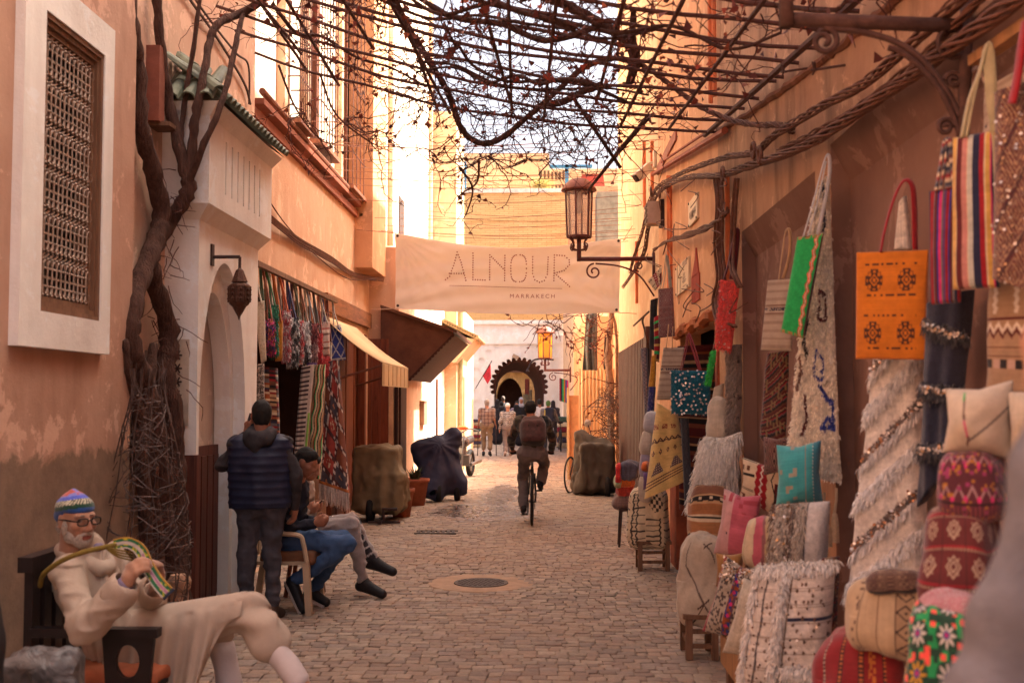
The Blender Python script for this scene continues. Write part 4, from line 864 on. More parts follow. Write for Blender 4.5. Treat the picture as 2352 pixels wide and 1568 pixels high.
def wire_cage():
    c = at(338, 1080, 7.15); t = thing('wire_cage', 'tall pear shaped cage of tangled wire around the foot of the vine', 'wire cage', (c.x, c.y, 0)); b = MB(); prof = [(.12, 1.95), (.10, 1.8), (.15, 1.6), (.21, 1.35), (.26, 1.1), (.29, .8), (.27, .5), (.2, .25)]
    zs = [p[1] for p in prof][::-1]; rs = [p[0] for p in prof][::-1]
    def pt(z, a, k=1): r = np.interp(z, zs, rs) * k; return (c.x + r * math.cos(a), c.y + r * math.sin(a) * .8, z)
    for k in range(11): a = 2 * PI * k / 11; b.tube([pt(z, a + .12 * math.sin(z * 6 + k), 1) for z in np.linspace(.25, 1.95, 14)], .0045, 4)
    for k in range(380):
        z = rng.uniform(.25, 1.85); a = rng.uniform(0, 2 * PI); z2 = z + rng.normal(0, .13); a2 = a + rng.uniform(.3, 1.1); b.tube([pt(z, a), pt((z + z2) / 2, (a + a2) / 2, 1.04), pt(z2, a2)], rng.uniform(.002, .0042), 3)
    b.obj('wire_mesh', M('dull_wire', (92, 74, 68), .5, .4, 30, metal=.3), t)
    q = at(412, 1350, 7.5); MB().lathe([(.09, -q.z), (.07, -.3), (.06, -.02), (.075, .0), (.08, .05), (.06, .09)], (q.x, q.y, q.z), 14).obj('stone_foot', M('pale_stone', (168, 130, 104)), t)
wire_cage()
CAB = M('dusty_cable', (104, 66, 50), .8, .35, 20)
def twisted(mb, P, R0, k, r, tw=14, n=5):
    P = spline(P, 10); Pv, U = frames(P)
    for j in range(k):
        L = []
        for i, (p, (u, v)) in enumerate(zip(Pv, U)):
            a = 2 * PI * j / k + i * .45 * tw / 14; rr = R0 * (1 + .25 * math.sin(i * .6 + j)); L.append(p + u * (rr * math.cos(a)) + v * (rr * math.sin(a)))
        rj = r * random.uniform(.55, 1.15); L = [p + Vector((0, random.uniform(-1, 1), random.uniform(-1, 1))) * R0 * .18 for p in L]; mb.tube(spline(L[::3] + [L[-1]], 4), rj, n)
def cables():
    X = 1.40; t = thing('cable_run', 'thick twisted cable bundles looping along the upper right wall', 'cables', (X, 6, 3)); b = MB(); w_ = lambda *pp: [onX(x, y, X + d) for x, y, d in pp]
    twisted(b, w_((2330, -130, 0), (2215, -10, 0), (2060, 130, .0), (1960, 205, 0), (1860, 262, 0), (1780, 310, 0), (1730, 350, -.02), (1670, 362, 0), (1600, 382, 0), (1550, 405, 0), (1512, 430, 0), (1492, 460, 0), (1478, 520, 0), (1462, 575, 0), (1446, 625, 0)), .019, 6, .0075, 12)
    twisted(b, w_((2420, -90, 0), (2340, 0, 0), (2150, 130, 0), (2020, 225, 0), (1900, 305, 0), (1800, 355, -.02), (1720, 382, 0), (1650, 402, 0), (1580, 408, 0), (1530, 428, 0), (1500, 462, 0), (1488, 530, 0), (1475, 590, 0), (1430, 660, 0)), .022, 7, .0075, 11)
    twisted(b, w_((2300, -60, .02), (2160, 90, .02), (2000, 225, .02), (1880, 300, .03), (1790, 345, .03)), .014, 4, .008, 20)
    for o in range(3): twisted(b, w_((1500, 575, .03), (1530, 555, 0), (1570, 540 + o * 3, 0), (1620, 520 + o * 4, 0), (1650, 505, 0), (1672, 480 + o * 2, 0)), .012, 2, .010)
    for px, o in ((1650, 0), (1655, 2), (1661, 0), (1643, 3)): b.tube(spline(w_((px - 4, 405, 0), (px + o, 470, .0), (px - 2, 560, 0), (px + 4, 640, .0), (px - 6, 690, -.03), (px + 2, 735, -.05), (px + 30, 750, 0)), 6), .012, 5)
    for px in (1683, 1690): b.tube(spline(w_((px + 6, 410, 0), (px, 480, 0), (px - 4, 560, 0), (px - 6, 610, -.02), (px + 4, 640, -.02), (px + 14, 660, 0)), 6), .012, 5)
    for _ in range(26):
        x = rng.uniform(1440, 1700); y = rng.uniform(380, 700); b.tube(spline(w_((x, y, 0), (x + rng.uniform(-30, 30), y + rng.uniform(5, 40), -.05), (x + rng.uniform(-40, 40), y + rng.uniform(10, 60), 0)), 5), .005, 4)
    for px, py in ((1730, 345), (1745, 355), (1495, 440), (1660, 400), (1515, 445)):
        c = onX(px, py, X - .03); scroll(b, c, .06, 1.6, (0, 1, 0), (0, .3, 1), .012, 20, rng.uniform(0, 6), .7)
    b.obj('cable', CAB, t, True)
    t = thing('cable', 'dark bundle of cables crossing from the vine knot to the right wall', 'cables', at(1600, 230, 8.5)); b = MB()
    twisted(b, [at(*p) for p in ((1455, 140, 8.65), (1500, 165, 8.6), (1555, 205, 8.5), (1610, 245, 8.3), (1680, 275, 7.9), (1740, 286, 7.3), (1790, 286, 6.8), (1818, 300, 6.5))], .016, 5, .008, 20); b.obj('strands', CAB, t, True)
    for (px, py, s_) in ((1580, 300, 0), (1520, 370, 1)): pass
    # electric box, plates, camera
    q = onX(1524, 490, 1.5); t = thing('electric_box', 'grey finned electric box on the orange wall among the cables', 'electric box', q)
    b = MB().box(q.x - .21, q.x - .05, q.y - .13, q.y + .13, q.z - .14, q.z + .13); b.obj('case', M('grey_casing', (172, 144, 122), .6, .15, 8), t)
    f = MB()
    for k in range(4): f.box(q.x - .225, q.x - .21, q.y - .13, q.y + .13, q.z - .12 + k * .062, q.z - .085 + k * .062)
    f.obj('fins', M('grey_casing_dark', (124, 100, 86)), t); MB().box(q.x - .05, q.x + .0, q.y - .10, q.y + .10, q.z - .17, q.z + .16).obj('mount', DARKIRON, t)
    def plate(name, label, x0, x1, y0, y1, lines, lt=(0,)):
        a, c = onX(x0, y1, 1.5), onX(x1, y0, 1.5); ya, yb = min(a.y, c.y), max(a.y, c.y); z0, z1 = onX((x0 + x1) / 2, y1 - 8, 1.5).z, onX((x0 + x1) / 2, y0 + 8, 1.5).z
        t = thing(name, label, 'plaque', (1.48, (ya + yb) / 2, z0)); MB().box(1.478, 1.50, ya, yb, z0, z1).obj('board', M('cream_board', (226, 200, 164), .6, .08, 3), t); m_ = M('faded_print', (178, 154, 134), .8)
        b = MB(); h = z1 - z0; wd = yb - ya
        for (v, u0, u1, th) in lines: b.box(1.4745, 1.4775, ya + wd * u0, ya + wd * u1, z0 + h * v, z0 + h * v + th)
        b.obj('faded_print', m_, t); s = MB()
        for u in (.07, .93):
            for v in (.05, .95): s.lathe([(.0, -.004), (.012, -.004), (.012, .004)], (1.474, ya + wd * u, z0 + h * v), 8, 'x')
        s.obj('screws', DARKIRON, t); return ya, yb, z0, z1, t, m_
    ya, yb, z0, z1, t, m_ = plate('plaque', 'lower cream plaque with a faint round emblem, beside the painted minaret', 1556, 1586, 594, 678, [(.86, .1, .42, .035), (.8, .1, .3, .012), (.36, .22, .4, .03), (.3, .16, .44, .012), (.25, .2, .4, .01), (.12, .14, .4, .01), (.48, .24, .36, .03)])
    b = MB(); cy, cz = ya + (yb - ya) * .7, (z0 + z1) / 2 - .02; b.tube([(1.4745, cy + .13 * math.cos(a), cz + .25 * math.sin(a)) for a in np.linspace(0, 2 * PI, 40)[:-1]], .003, 4, True); b.obj('emblem_ring', m_, t)
    plate('plaque', 'upper cream plaque with a faded block of print, right of the electric box', 1586, 1606, 446, 520, [(.33, .15, .85, .05), (.27, .2, .8, .03), (.2, .3, .7, .02), (.22, .4, .5, .07)])
    plate('plaque', 'small blank cream plaque at the corner of the earthen house', 1666, 1683, 466, 506, [(.2, .4, .6, .02)])
    q = onX(1495, 385, 1.44); t = thing('security_camera', 'dusty cream security camera on an arm on the orange wall', 'camera', q); e = at(1476, 388, q.y)
    MB().beam((1.5, q.y, q.z + .08), (e.x + .07, q.y, q.z + .05), .03, .03).box(1.47, 1.5, q.y - .06, q.y + .06, q.z, q.z + .22).obj('arm', M('cream_plastic', (210, 186, 154), .5), t)
    d = Vector((-.55, -.25, -.5)).normalized(); c = Vector((e.x + .08, q.y, q.z)); MB().beam(c - d * .02, c + d * .24, .1, .12).obj('camera_body', M('cream_plastic', (210, 186, 154)), t); MB().beam(c + d * .24, c + d * .265, .08, .09).obj('lens', DARKIRON, t)
    for i, (px, py) in enumerate(((1862, 156), (1942, 150))):
        q = onX(px, py, 1.5); t = thing('hook', ('star shaped rusty wall hook, the farther of two', 'star shaped rusty wall hook, the nearer of two')[i], 'hook', q); b = MB().tube([(1.5, q.y, q.z), (1.36, q.y + .04, q.z - .01)], .007, 5)
        for a in range(5): b.tube([(1.36, q.y + .04, q.z - .01), (1.35, q.y + .04 + .035 * math.cos(a * 1.257), q.z + .035 * math.sin(a * 1.257))], .006, 4)
        b.obj('iron', RUST, t)
    t = thing('iron_hook', 'thin bent iron bracket on the wall above the brown shutter', 'bracket', onX(1465, 740, 1.5)); MB().tube(spline([onX(1490, 800, 1.47), onX(1484, 770, 1.42), onX(1476, 740, 1.38), onX(1478, 728, 1.36)], 6), .014, 5).tube([onX(1455, 748, 1.36), onX(1490, 716, 1.36)], .014, 5).obj('iron', RUST, t)
cables()
def street_lantern(name, label, wall, end, zarm, s, glass, lit=False, arm_y=None):
    """iron wall arm with a scroll bracket carrying a hexagonal glazed lantern"""
    wx, y = wall; ex = end; t = thing(name, label, 'street lamp', (ex, y, zarm)); iron = M('red_brown_iron', (92, 48, 44), .55, .3, 14)
    b = MB().tube([(wx, y, zarm), (ex - .02 * s, y, zarm)], .03 * s, 8).tube([(ex, y, zarm - .03 * s), (ex, y, zarm + .28 * s)], .03 * s, 8).box(wx - .02, wx + .02, y - .06 * s, y + .06 * s, zarm - .3 * s, zarm + .08 * s)
    P = spline([(ex + .22 * s, y, zarm - .06 * s), (ex + .55 * s, y, zarm - .1 * s), (ex + .8 * s, y, zarm - .22 * s), (wx, y, zarm - .5 * s)], 8); b.tube(P, .012 * s, 6)
    scroll(b, (ex + .2 * s, y, zarm - .17 * s), .11 * s, 1.4, (1, 0, 0), (0, 0, 1), .012 * s, 26, PI * .5, .2, 1); scroll(b, (ex + .8 * s, y, zarm - .1 * s), .07 * s, 1.4, (1, 0, 0), (0, 0, 1), .01 * s, 22, PI * 1.5, .2, -1)
    for k in range(4):
        a = k * PI / 2 + PI / 4; u = (math.cos(a), math.sin(a), 0); c0 = Vector((ex, y, zarm + .2 * s)); b.tube(spline([c0 + Vector(u) * .03 * s + Vector((0, 0, -.08 * s)), c0 + Vector(u) * .12 * s + Vector((0, 0, -.06 * s)), c0 + Vector(u) * .1 * s + Vector((0, 0, .02 * s)), c0 + Vector(u) * .17 * s + Vector((0, 0, .1 * s))], 6), .011 * s, 5)
        scroll(b, c0 + Vector(u) * .12 * s + Vector((0, 0, -.03 * s)), .045 * s, 1.3, u, (0, 0, 1), .009 * s, 18, -PI / 2, .25)
    b.obj('bracket', iron, t, True)
    z0 = zarm + .3 * s; H = .62 * s; r0, r1 = .165 * s, .185 * s; f = MB(); g = MB()
    c0 = [(ex + r0 * math.cos(k * PI / 3 + .26), y + r0 * math.sin(k * PI / 3 + .26), z0) for k in range(6)]; c1 = [(ex + r1 * math.cos(k * PI / 3 + .26), y + r1 * math.sin(k * PI / 3 + .26), z0 + H) for k in range(6)]
    for k in range(6): f.beam(c0[k], c1[k], .022 * s, .022 * s).beam(c0[k], c0[(k + 1) % 6], .02 * s, .03 * s).beam(c1[k], c1[(k + 1) % 6], .02 * s, .03 * s)
    f.lathe([(.04 * s, -.03 * s), (.15 * s, 0), (.15 * s, .01 * s)], (ex, y, z0), 6, start=.26); f.obj('lamp_frame', iron, t)
    g.add(c0 + c1, [(k, (k + 1) % 6, 6 + (k + 1) % 6, 6 + k) for k in range(6)]); g.obj('glass', glass, t)
    MB().lathe([(.24 * s, 0), (.235 * s, .025 * s), (.19 * s, .09 * s), (.12 * s, .15 * s), (.04 * s, .175 * s), (.0, .18 * s)], (ex, y, z0 + H), 18).obj('roof', M('brown_lamp_roof', (132, 78, 62), .6, .25, 10), t, True)
    MB().lathe([(.0, 0), (.035 * s, .02 * s), (.05 * s, .1 * s), (.04 * s, .2 * s), (.03 * s, .26 * s), (.03 * s, .3 * s)], (ex, y, z0 + H * .5), 12).obj('bulb', M('white_bulb', (214, 200, 190), .3), t, True)
    return t
def glassmat(name, c, alpha):
    m, t, b, l = nodes(name); b.inputs['Base Color'].default_value = L4(c); b.inputs['Roughness'].default_value = .15; b.inputs['Alpha'].default_value = alpha; return m
w0 = onX(1502, 597, 1.5); e0 = at(1330, 595, w0.y)
street_lantern('street_lantern', 'clear glass lantern on a long iron arm in front of the banner', (1.5, w0.y), e0.x, e0.z, 1.0, glassmat('clear_lamp_glass', (206, 188, 170), .38))
e1 = at(1252, 850, 27.0); street_lantern('street_lantern', 'amber glass lantern with a pale roof above the corrugated fence', (at(1310, 850, 27).x, 27.0), e1.x, e1.z, .98, glassmat('amber_lamp_glass', (226, 150, 40), .75))
def near_bracket():
    Y = onX(2216, 150, 1.46).y; t = thing('lamp_bracket', 'rusty wrought iron scroll bracket with a thick arm at the upper right', 'lamp bracket', (1.46, Y, 2.4)); A = lambda x, y: at(x, y, Y)
    b = MB().tube([A(2206, 60), A(2000, 52), A(1800, 44)], .026, 8); b.box(A(1792, 0).x, A(1818, 0).x, Y - .03, Y + .03, A(1800, 62).z, A(1800, -90).z)
    b.tube([A(2222, -60), A(2218, 150), A(2212, 330)], .022, 7)
    b.tube(spline([A(1905, 66), A(1980, 74), A(2060, 98), A(2120, 140), A(2175, 210), A(2205, 270)], 8), .012, 6).tube(spline([A(2205, 310), A(2170, 225), A(2120, 160), A(2070, 120), A(2040, 110)], 8), .011, 6)
    scroll(b, A(1893, 95), .05, 1.5, (1, 0, 0), (0, 0, 1), .011, 26, PI * .5, .18, -1); scroll(b, A(2172, 292), .032, 1.5, (1, 0, 0), (0, 0, 1), .009, 24, 0, .2, 1); scroll(b, A(2190, 185), .03, 1.5, (1, 0, 0), (0, 0, 1), .009, 24, PI, .2, -1); scroll(b, A(2190, 100), .06, .9, (1, 0, 0), (0, 0, 1), .009, 24, 0, .8, 1)
    b.obj('iron', RUST, t, True); MB().tube(spline([A(2218, 95), A(2240, 140), A(2262, 190)], 5), .006, 4).tube(spline([A(2215, 130), A(2235, 120), A(2245, 150), A(2225, 170)], 5), .006, 4).obj('string', M('pale_string', (190, 160, 140)), t)
    w_ = thing('wooden_rail', 'pale wooden rail on the wall that the striped bag hangs from', 'rail', onX(2300, 100, 1.46)); MB().beam(onX(2240, 140, 1.46), onX(2420, 18, 1.46), .05, .035).obj('batten', RAWWOOD, w_)
near_bracket()
def banner_mat():
    m, t, b, l = nodes('banner_cotton'); n = noise(t, 3, 6, .6, coords(t)); l.new(ramp(t, n.outputs[0], [(.3, L4((226, 214, 202))), (.7, L4((236, 224, 212)))]).outputs[0], b.inputs['Base Color']); b.inputs['Roughness'].default_value = .95
    tr = t.nodes.new('ShaderNodeBsdfTranslucent'); tr.inputs[0].default_value = L4((238, 226, 212)); mx = t.nodes.new('ShaderNodeMixShader'); mx.inputs[0].default_value = .4; l.new(b.outputs[0], mx.inputs[1]); l.new(tr.outputs[0], mx.inputs[2]); l.new(mx.outputs[0], t.nodes['Material Output'].inputs[0]); bump(t, b, noise(t, 9, 6, .6, coords(t)).outputs[0], .2, .02); return m
def banner():
    Y = 17.4; c = [at(907, 536, Y), at(1427, 548, Y), at(1422, 718, Y), at(907, 708, Y)]; t = thing('banner', 'off white cloth banner lettered ALNOUR strung across the lane', 'banner', (0, Y, c[3].z))
    def surf(u, v):
        u, v = np.asarray(u, float), np.asarray(v, float); x = (c[0].x * (1 - u) + c[1].x * u) * (1 - v) + (c[3].x * (1 - u) + c[2].x * u) * v; z = (c[0].z * (1 - u) + c[1].z * u) * (1 - v) + (c[3].z * (1 - u) + c[2].z * u) * v
        sag = .19 * np.sin(PI * u) ** 1.2 * (1 - v) + .05 * np.sin(PI * u) * v; f = 0
        for (cu, cv, s_) in ((0, 0, 1), (1, 0, 1), (0, 1, .5), (1, 1, .7)):
            a = np.arctan2((v - cv) * .33, (u - cu)); d = np.hypot((v - cv) * .33, u - cu); f = f + s_ * .010 * np.sin(a * 26) * np.exp(-d * 3.2) * np.minimum(d * 12, 1)
        f = f + .010 * np.sin(8 * v + 3 * np.sin(4 * u)) * np.sin(PI * u) * (1 - v) + .012 * np.sin(23 * v + 6 * np.sin(3 * u) + 4 * u)
        return np.stack([x, Y + .08 * np.sin(PI * v) - f * 1.5 + .02 * np.sin(11 * u + 2 * v), z - sag], -1)
    n, m = 130, 44; U, V = np.meshgrid(np.linspace(0, 1, n), np.linspace(0, 1, m)); Pf = surf(U, V).reshape(-1, 3); i = np.arange((m - 1) * n).reshape(m - 1, n)[:, :-1].ravel(); Q = np.stack([i, i + n, i + n + 1, i + 1], -1)
    Vv = np.concatenate([Pf, Pf + (0, .006, 0)]); link('cloth', fast_mesh('cloth', Vv, np.concatenate([Q, Q[:, ::-1] + n * m])), banner_mat(), t)
    def px2uv(x, y): X_, Y_ = (x / 2.613 + 900) / 1.0204, (y / 2.613 + 300) / 1.0204; u = (X_ - 907) / 518; top = 536 + 12 * u + 27 * math.sin(PI * u) ** 1.2; bot = 708 + 10 * u + 7 * math.sin(PI * u); return u, (Y_ - top) / (bot - top)
    L = [[(375, 925), (402, 905), (425, 840), (448, 758), (472, 820), (502, 930)], [(400, 888), (488, 888)], [(545, 765), (545, 925), (620, 928)], [(648, 925), (648, 775), (740, 868)], [(740, 778), (740, 930)],
         [(825 + 48 * math.copysign(abs(math.cos(a)) ** .6, math.cos(a)), 856 - 82 * math.copysign(abs(math.sin(a)) ** .75, math.sin(a))) for a in np.linspace(0, 2 * PI, 30)], [(910, 785), (911, 885), (925, 925), (955, 941), (985, 930), (1002, 890), (1005, 788)],
         [(1043, 930), (1043, 775), (1105, 779), (1134, 805), (1136, 835), (1105, 868), (1048, 884), (1140, 968)]]
    b = MB()
    def dot(x, y, r):
        u, v = px2uv(x, y); p = surf(u, v) - (0, .006, 0); b.add([p + (r * math.cos(a), 0, r * math.sin(a)) for a in np.linspace(0, 2 * PI, 9)[:-1]], [tuple(range(8))])
    for st in L:
        S_ = 0; last = None
        for k in range(len(st) - 1):
            p, q = np.array(st[k], float), np.array(st[k + 1], float); d = np.linalg.norm(q - p); m_ = max(1, int(d / 14.5)) if d > 14 else 1
            for j in range(m_ + (k == len(st) - 2)): x, y = p + (q - p) * j / m_; dot(x, y, .012)
    b.obj('lettering', M('red_brown_ink', (146, 86, 78), .9), t); b = MB(); N = 30
    for k in range(N):
        pts = [px2uv(400 + 695 * (k + e) / N, 962 + 18 * (k + e) / N + o) for e, o in ((0, -1.3), (1, -1.3), (1, 1.3), (0, 1.3))]; b.add([surf(u, v) - (0, .006, 0) for u, v in pts], [(0, 1, 2, 3)])
    b.obj('printed_line', M('red_brown_ink', (134, 66, 62)), t)
    cu = bpy.data.curves.new('small', 'FONT'); cu.body = 'MARRAKECH'; cu.size = 1; cu.space_character = 1.45; o = bpy.data.objects.new('small', cu); C.objects.link(o); me = bpy.data.meshes.new_from_object(o.evaluated_get(bpy.context.evaluated_depsgraph_get())); bpy.data.objects.remove(o); me.materials.clear()
    co = np.array([v.co[:] for v in me.vertices]); co[:, 0] = 775 + (co[:, 0] - co[:, 0].min()) / np.ptp(co[:, 0]) * 275; co[:, 1] = 1037 - (co[:, 1] - co[:, 1].min()) / np.ptp(co[:, 1]) * 25 + (co[:, 0] - 775) * .01
    for v, (x, y) in zip(me.vertices, co[:, :2]): u_, v_ = px2uv(x, y); v.co = surf(u_, v_) - (0, .007, 0)
    link('small_lettering', me, M('red_brown_ink', (134, 66, 62)), t); g = MB()
    for u, v in ((.012, .03), (.988, .03), (.012, .96), (.988, .96)): p = surf(u, v); g.lathe([(.0, -.006), (.022, -.008), (.022, .004)], p, 10, 'y')
    g.obj('eyelets', DARKIRON, t); r = MB()
    for p, q in ((c[0], (-2.75, Y + .3, c[0].z + .1)), (c[1], (1.5, Y + .2, c[1].z + .05)), (c[3], (-2.75, Y + .3, c[3].z)), (c[2], (1.5, Y + .2, c[2].z))): r.tube([p, q], .006, 4)
    r.obj('ties', M('pale_string', (190, 160, 140)), t)
banner()
def wires():
    m = M('thin_wire', (150, 100, 76), .7)
    for k in range(24):
        Y = 12.8 + k * .34; z = 5.35 - .02 * k - random.uniform(0, .9) + (k % 3) * .15; dy = random.uniform(-.3, .3); dz = random.uniform(-.15, .15); xl = -2.85 if Y < 18.3 else -2.38; z = max(z, 4.35)
        P = [(xl + (1.5 - xl) * i / 12, Y + dy * i / 12, z + dz * i / 12 - .1 * math.sin(PI * i / 12)) for i in range(13)]
        o = MB().tube(P, .0042, 4).obj('overhead_wire', m); tag(o, 'thin wire strung level across the lane above the banner', 'wire', 'thin wires strung across the lane')
wires()
# ================================================================ TEXTILES
KIL = cloth_mat('kilim_cloth'); WOOL = cloth_mat('wool_pile', 120, .98, .9, .35, 40)
K = dict(cream=(214, 190, 156), white=(214, 200, 182), orange=(204, 116, 28), red=(150, 24, 32), maroon=(92, 26, 28), navy=(34, 36, 62), black=(30, 24, 24), brown=(110, 66, 44), tan=(190, 150, 108), green=(40, 170, 86), teal=(66, 158, 160), deepteal=(20, 108, 130), pink=(196, 96, 110), coral=(250, 96, 84), yellow=(206, 162, 82), blue=(44, 60, 140), purple=(96, 62, 108), grey=(112, 104, 104), hotpink=(206, 50, 112), rust=(156, 78, 40))
K = {k: lin(v) for k, v in K.items()}
def paint(shape, base):
    a = np.empty(shape + (3,)); a[:] = K[base] if isinstance(base, str) else base; return a
def put(a, m, c): a[m] = K[c] if isinstance(c, str) else c; return a
fr = lambda x: x - np.floor(x); tri = lambda x: np.abs(fr(x) - .5) * 2
def h2(i, j=0): return fr(np.sin(np.floor(i) * 127.1 + np.floor(j) * 311.7) * 43758.5453)
def bands(t, L):
    w_ = np.cumsum([l[0] for l in L]); w_ = w_ / w_[-1]; i = np.searchsorted(w_, np.clip(t, 0, .9999)); return np.array([K[l[1]] if isinstance(l[1], str) else l[1] for l in L])[np.clip(i, 0, len(L) - 1)]
def nrm(phi): return Vector((-math.sin(phi), -math.cos(phi), 0))
def quad3(q, Y, phi):
    """corners given by where they stand in the view, on an upright plane turned by phi through the centre at distance Y"""
    cx = sum(p[0] for p in q) / 4; cy = sum(p[1] for p in q) / 4; c = at(cx, cy, Y); n = nrm(phi); out = []
    for px, py in q: d = ray(px, py); out.append(np.array(O0 + d * (n.dot(c - O0) / n.dot(d))))
    return out, np.array(n), np.array(c)
def surface(q, Y, phi, n, m, T, kind='bag', wr=.012, seed=0, drape=0.0):
    C4, N, c = quad3(q, Y, phi); u = np.linspace(0, 1, n); v = np.linspace(0, 1, m); U, V = np.meshgrid(u, v)
    B = (C4[0] * ((1 - U) * (1 - V))[..., None] + C4[1] * (U * (1 - V))[..., None] + C4[2] * (U * V)[..., None] + C4[3] * ((1 - U) * V)[..., None])
    x, y = 2 * U - 1, 2 * V - 1
    if kind == 'pillow':
        b = np.clip((1 - x ** 2) * (1 - y ** 2), 0, 1) ** .45; mid = B.mean((0, 1)); pin = 1 - .10 * ((1 - np.abs(x)) * np.abs(y) ** 3 + (1 - np.abs(y)) * np.abs(x) ** 3) * 1.4; B = mid + (B - mid) * pin[..., None]
    elif kind == 'bag': b = np.clip(1 - x ** 4, 0, 1) ** .5 * np.clip(np.sin(PI * np.clip(V, 0, 1)), 0, 1) ** .35 * (.55 + .45 * V)
    else: b = np.clip(1 - x ** 6, 0, 1) * 1.0
    nz = vnoise(B + seed, 7) * wr * 2 + vnoise(B + seed + 9, 19) * wr
    if drape: nz = nz + drape * np.sin(U * 15 + seed + 2 * np.sin(V * 3)) * (.25 + .75 * V)
    edge = (np.clip(1 - x ** 8, 0, 1) * np.clip(1 - y ** 8, 0, 1)) if kind != 'sheet' else 1
    return B, N, b * T / 2, nz * edge, U, V
def two_sided(name, B, N, b, nz, col, mat, parent, back=.6):
    m, n = b.shape; Fr = B + N * (b + nz + .004)[..., None]; Bk = B - N * (b * back + .004 - nz)[..., None]
    V = np.concatenate([Fr.reshape(-1, 3), Bk.reshape(-1, 3)]); i = np.arange(m * n).reshape(m, n); q = np.stack([i[:-1, :-1], i[1:, :-1], i[1:, 1:], i[:-1, 1:]], -1).reshape(-1, 4); k = m * n
    Q = [q, q[:, ::-1] + k]
    for e in (i[0, :], i[-1, :][::-1], i[:, 0][::-1], i[:, -1]): Q.append(np.stack([e[:-1], e[1:], e[1:] + k, e[:-1] + k], -1))
    cc = col.reshape(-1, 3); return link(name, fast_mesh(name, V, np.concatenate(Q), np.concatenate([cc, cc])), mat, parent), Fr
def blades(name, P, D, L, w_, col, parent, mat=None, droop=.5):
    P, D = np.asarray(P, float), np.asarray(D, float); n = len(P); D = D / (np.linalg.norm(D, axis=1, keepdims=True) + 1e-9); s = np.cross(D, rng.normal(0, 1, (n, 3))); s /= np.linalg.norm(s, axis=1, keepdims=True) + 1e-9
    L = np.broadcast_to(L, n)[:, None]; g = np.array([0, 0, -1.0]); M1 = P + D * L * .5; M2 = P + D * L * .85 + g * L * droop
    V = np.stack([P - s * w_, P + s * w_, M1 - s * w_ * .9, M1 + s * w_ * .9, M2 - s * w_ * .5, M2 + s * w_ * .5], 1).reshape(-1, 3); b = np.arange(n)[:, None] * 6
    Q = np.concatenate([b + np.array([[0, 1, 3, 2]]), b + np.array([[2, 3, 5, 4]])]); col = np.broadcast_to(col, (n, 3)) * rng.uniform(.78, 1.15, (n, 1)); return link(name, fast_mesh(name, V, Q, np.repeat(col, 6, 0), False), mat or WOOL, parent)
def fringe(name, Fr_row, N, L, col, parent, cnt=60, w_=.0035, down=(0, 0, -1)):
    t = rng.uniform(0, len(Fr_row) - 1.001, cnt); i = t.astype(int); f = (t - i)[:, None]; P = Fr_row[i] * (1 - f) + Fr_row[i + 1] * f
    return blades(name, P, np.array(down) + rng.normal(0, .12, (cnt, 3)), rng.uniform(.7, 1.1, cnt) * L, w_, col, parent, None, .2)
def sequins(name, P, N, r, parent, cols=((214, 200, 186), (230, 220, 210), (190, 150, 110))):
    if 'sequin' not in MATS:
        m, t, b, l = nodes('sequin'); a = t.nodes.new('ShaderNodeAttribute'); a.attribute_name = 'Col'; l.new(a.outputs[0], b.inputs['Base Color']); b.inputs['Metallic'].default_value = .55; b.inputs['Roughness'].default_value = .38; MATS['sequin'] = m
    n = len(P); nn = np.asarray(N) + rng.normal(0, .45, (n, 3)); nn /= np.linalg.norm(nn, axis=1, keepdims=True); s = np.cross(nn, [0, 0, 1.]); s /= np.linalg.norm(s, axis=1, keepdims=True) + 1e-9; t_ = np.cross(nn, s); a = np.linspace(0, 2 * PI, 7)[:-1]
    V = (np.asarray(P) + nn * .006)[:, None] + r * (s[:, None] * np.cos(a)[None, :, None] + t_[:, None] * np.sin(a)[None, :, None]); Q = np.arange(n)[:, None] * 6 + np.array([[0, 1, 2, 3]]); Q = np.concatenate([Q, np.arange(n)[:, None] * 6 + np.array([[0, 3, 4, 5]])])
    c = lin(np.array(cols, float))[rng.integers(0, len(cols), n)]; return link(name, fast_mesh(name, V.reshape(-1, 3), Q, np.repeat(c, 6, 0), False), MATS['sequin'], parent)
def soft(name, P0, n, cols):
    pass
def strap(pts, Y, phi, q, wd, col, parent, name='handle', th=.35):
    """soft handle through points given in the plane of the bag"""
    cx = sum(p[0] for p in q) / 4; cy = sum(p[1] for p in q) / 4; c = at(cx, cy, Y); n = nrm(phi); P = []
    for px, py in pts: d = ray(px, py); P.append(O0 + d * (n.dot(c - O0) / n.dot(d)) + n * .012)
    P = spline([np.array(p) for p in P], 7); m_ = MB(); m_.tube(P, wd / 2, 8, flat=th); V = np.array(m_.v); cc = np.zeros((len(V), 3)); f = np.repeat(np.linspace(0, 1, len(P)), 8)
    cc[:] = col(f) if callable(col) else (K[col] if isinstance(col, str) else col)
    me = bpy.data.meshes.new(name); me.from_pydata(m_.v, [], m_.f); a = me.color_attributes.new('Col', 'FLOAT_COLOR', 'POINT'); a.data.foreach_set('color', np.concatenate([cc, np.ones((len(V), 1))], 1).astype(np.float32).ravel()); me.shade_smooth(); return link(name, me, KIL, parent)
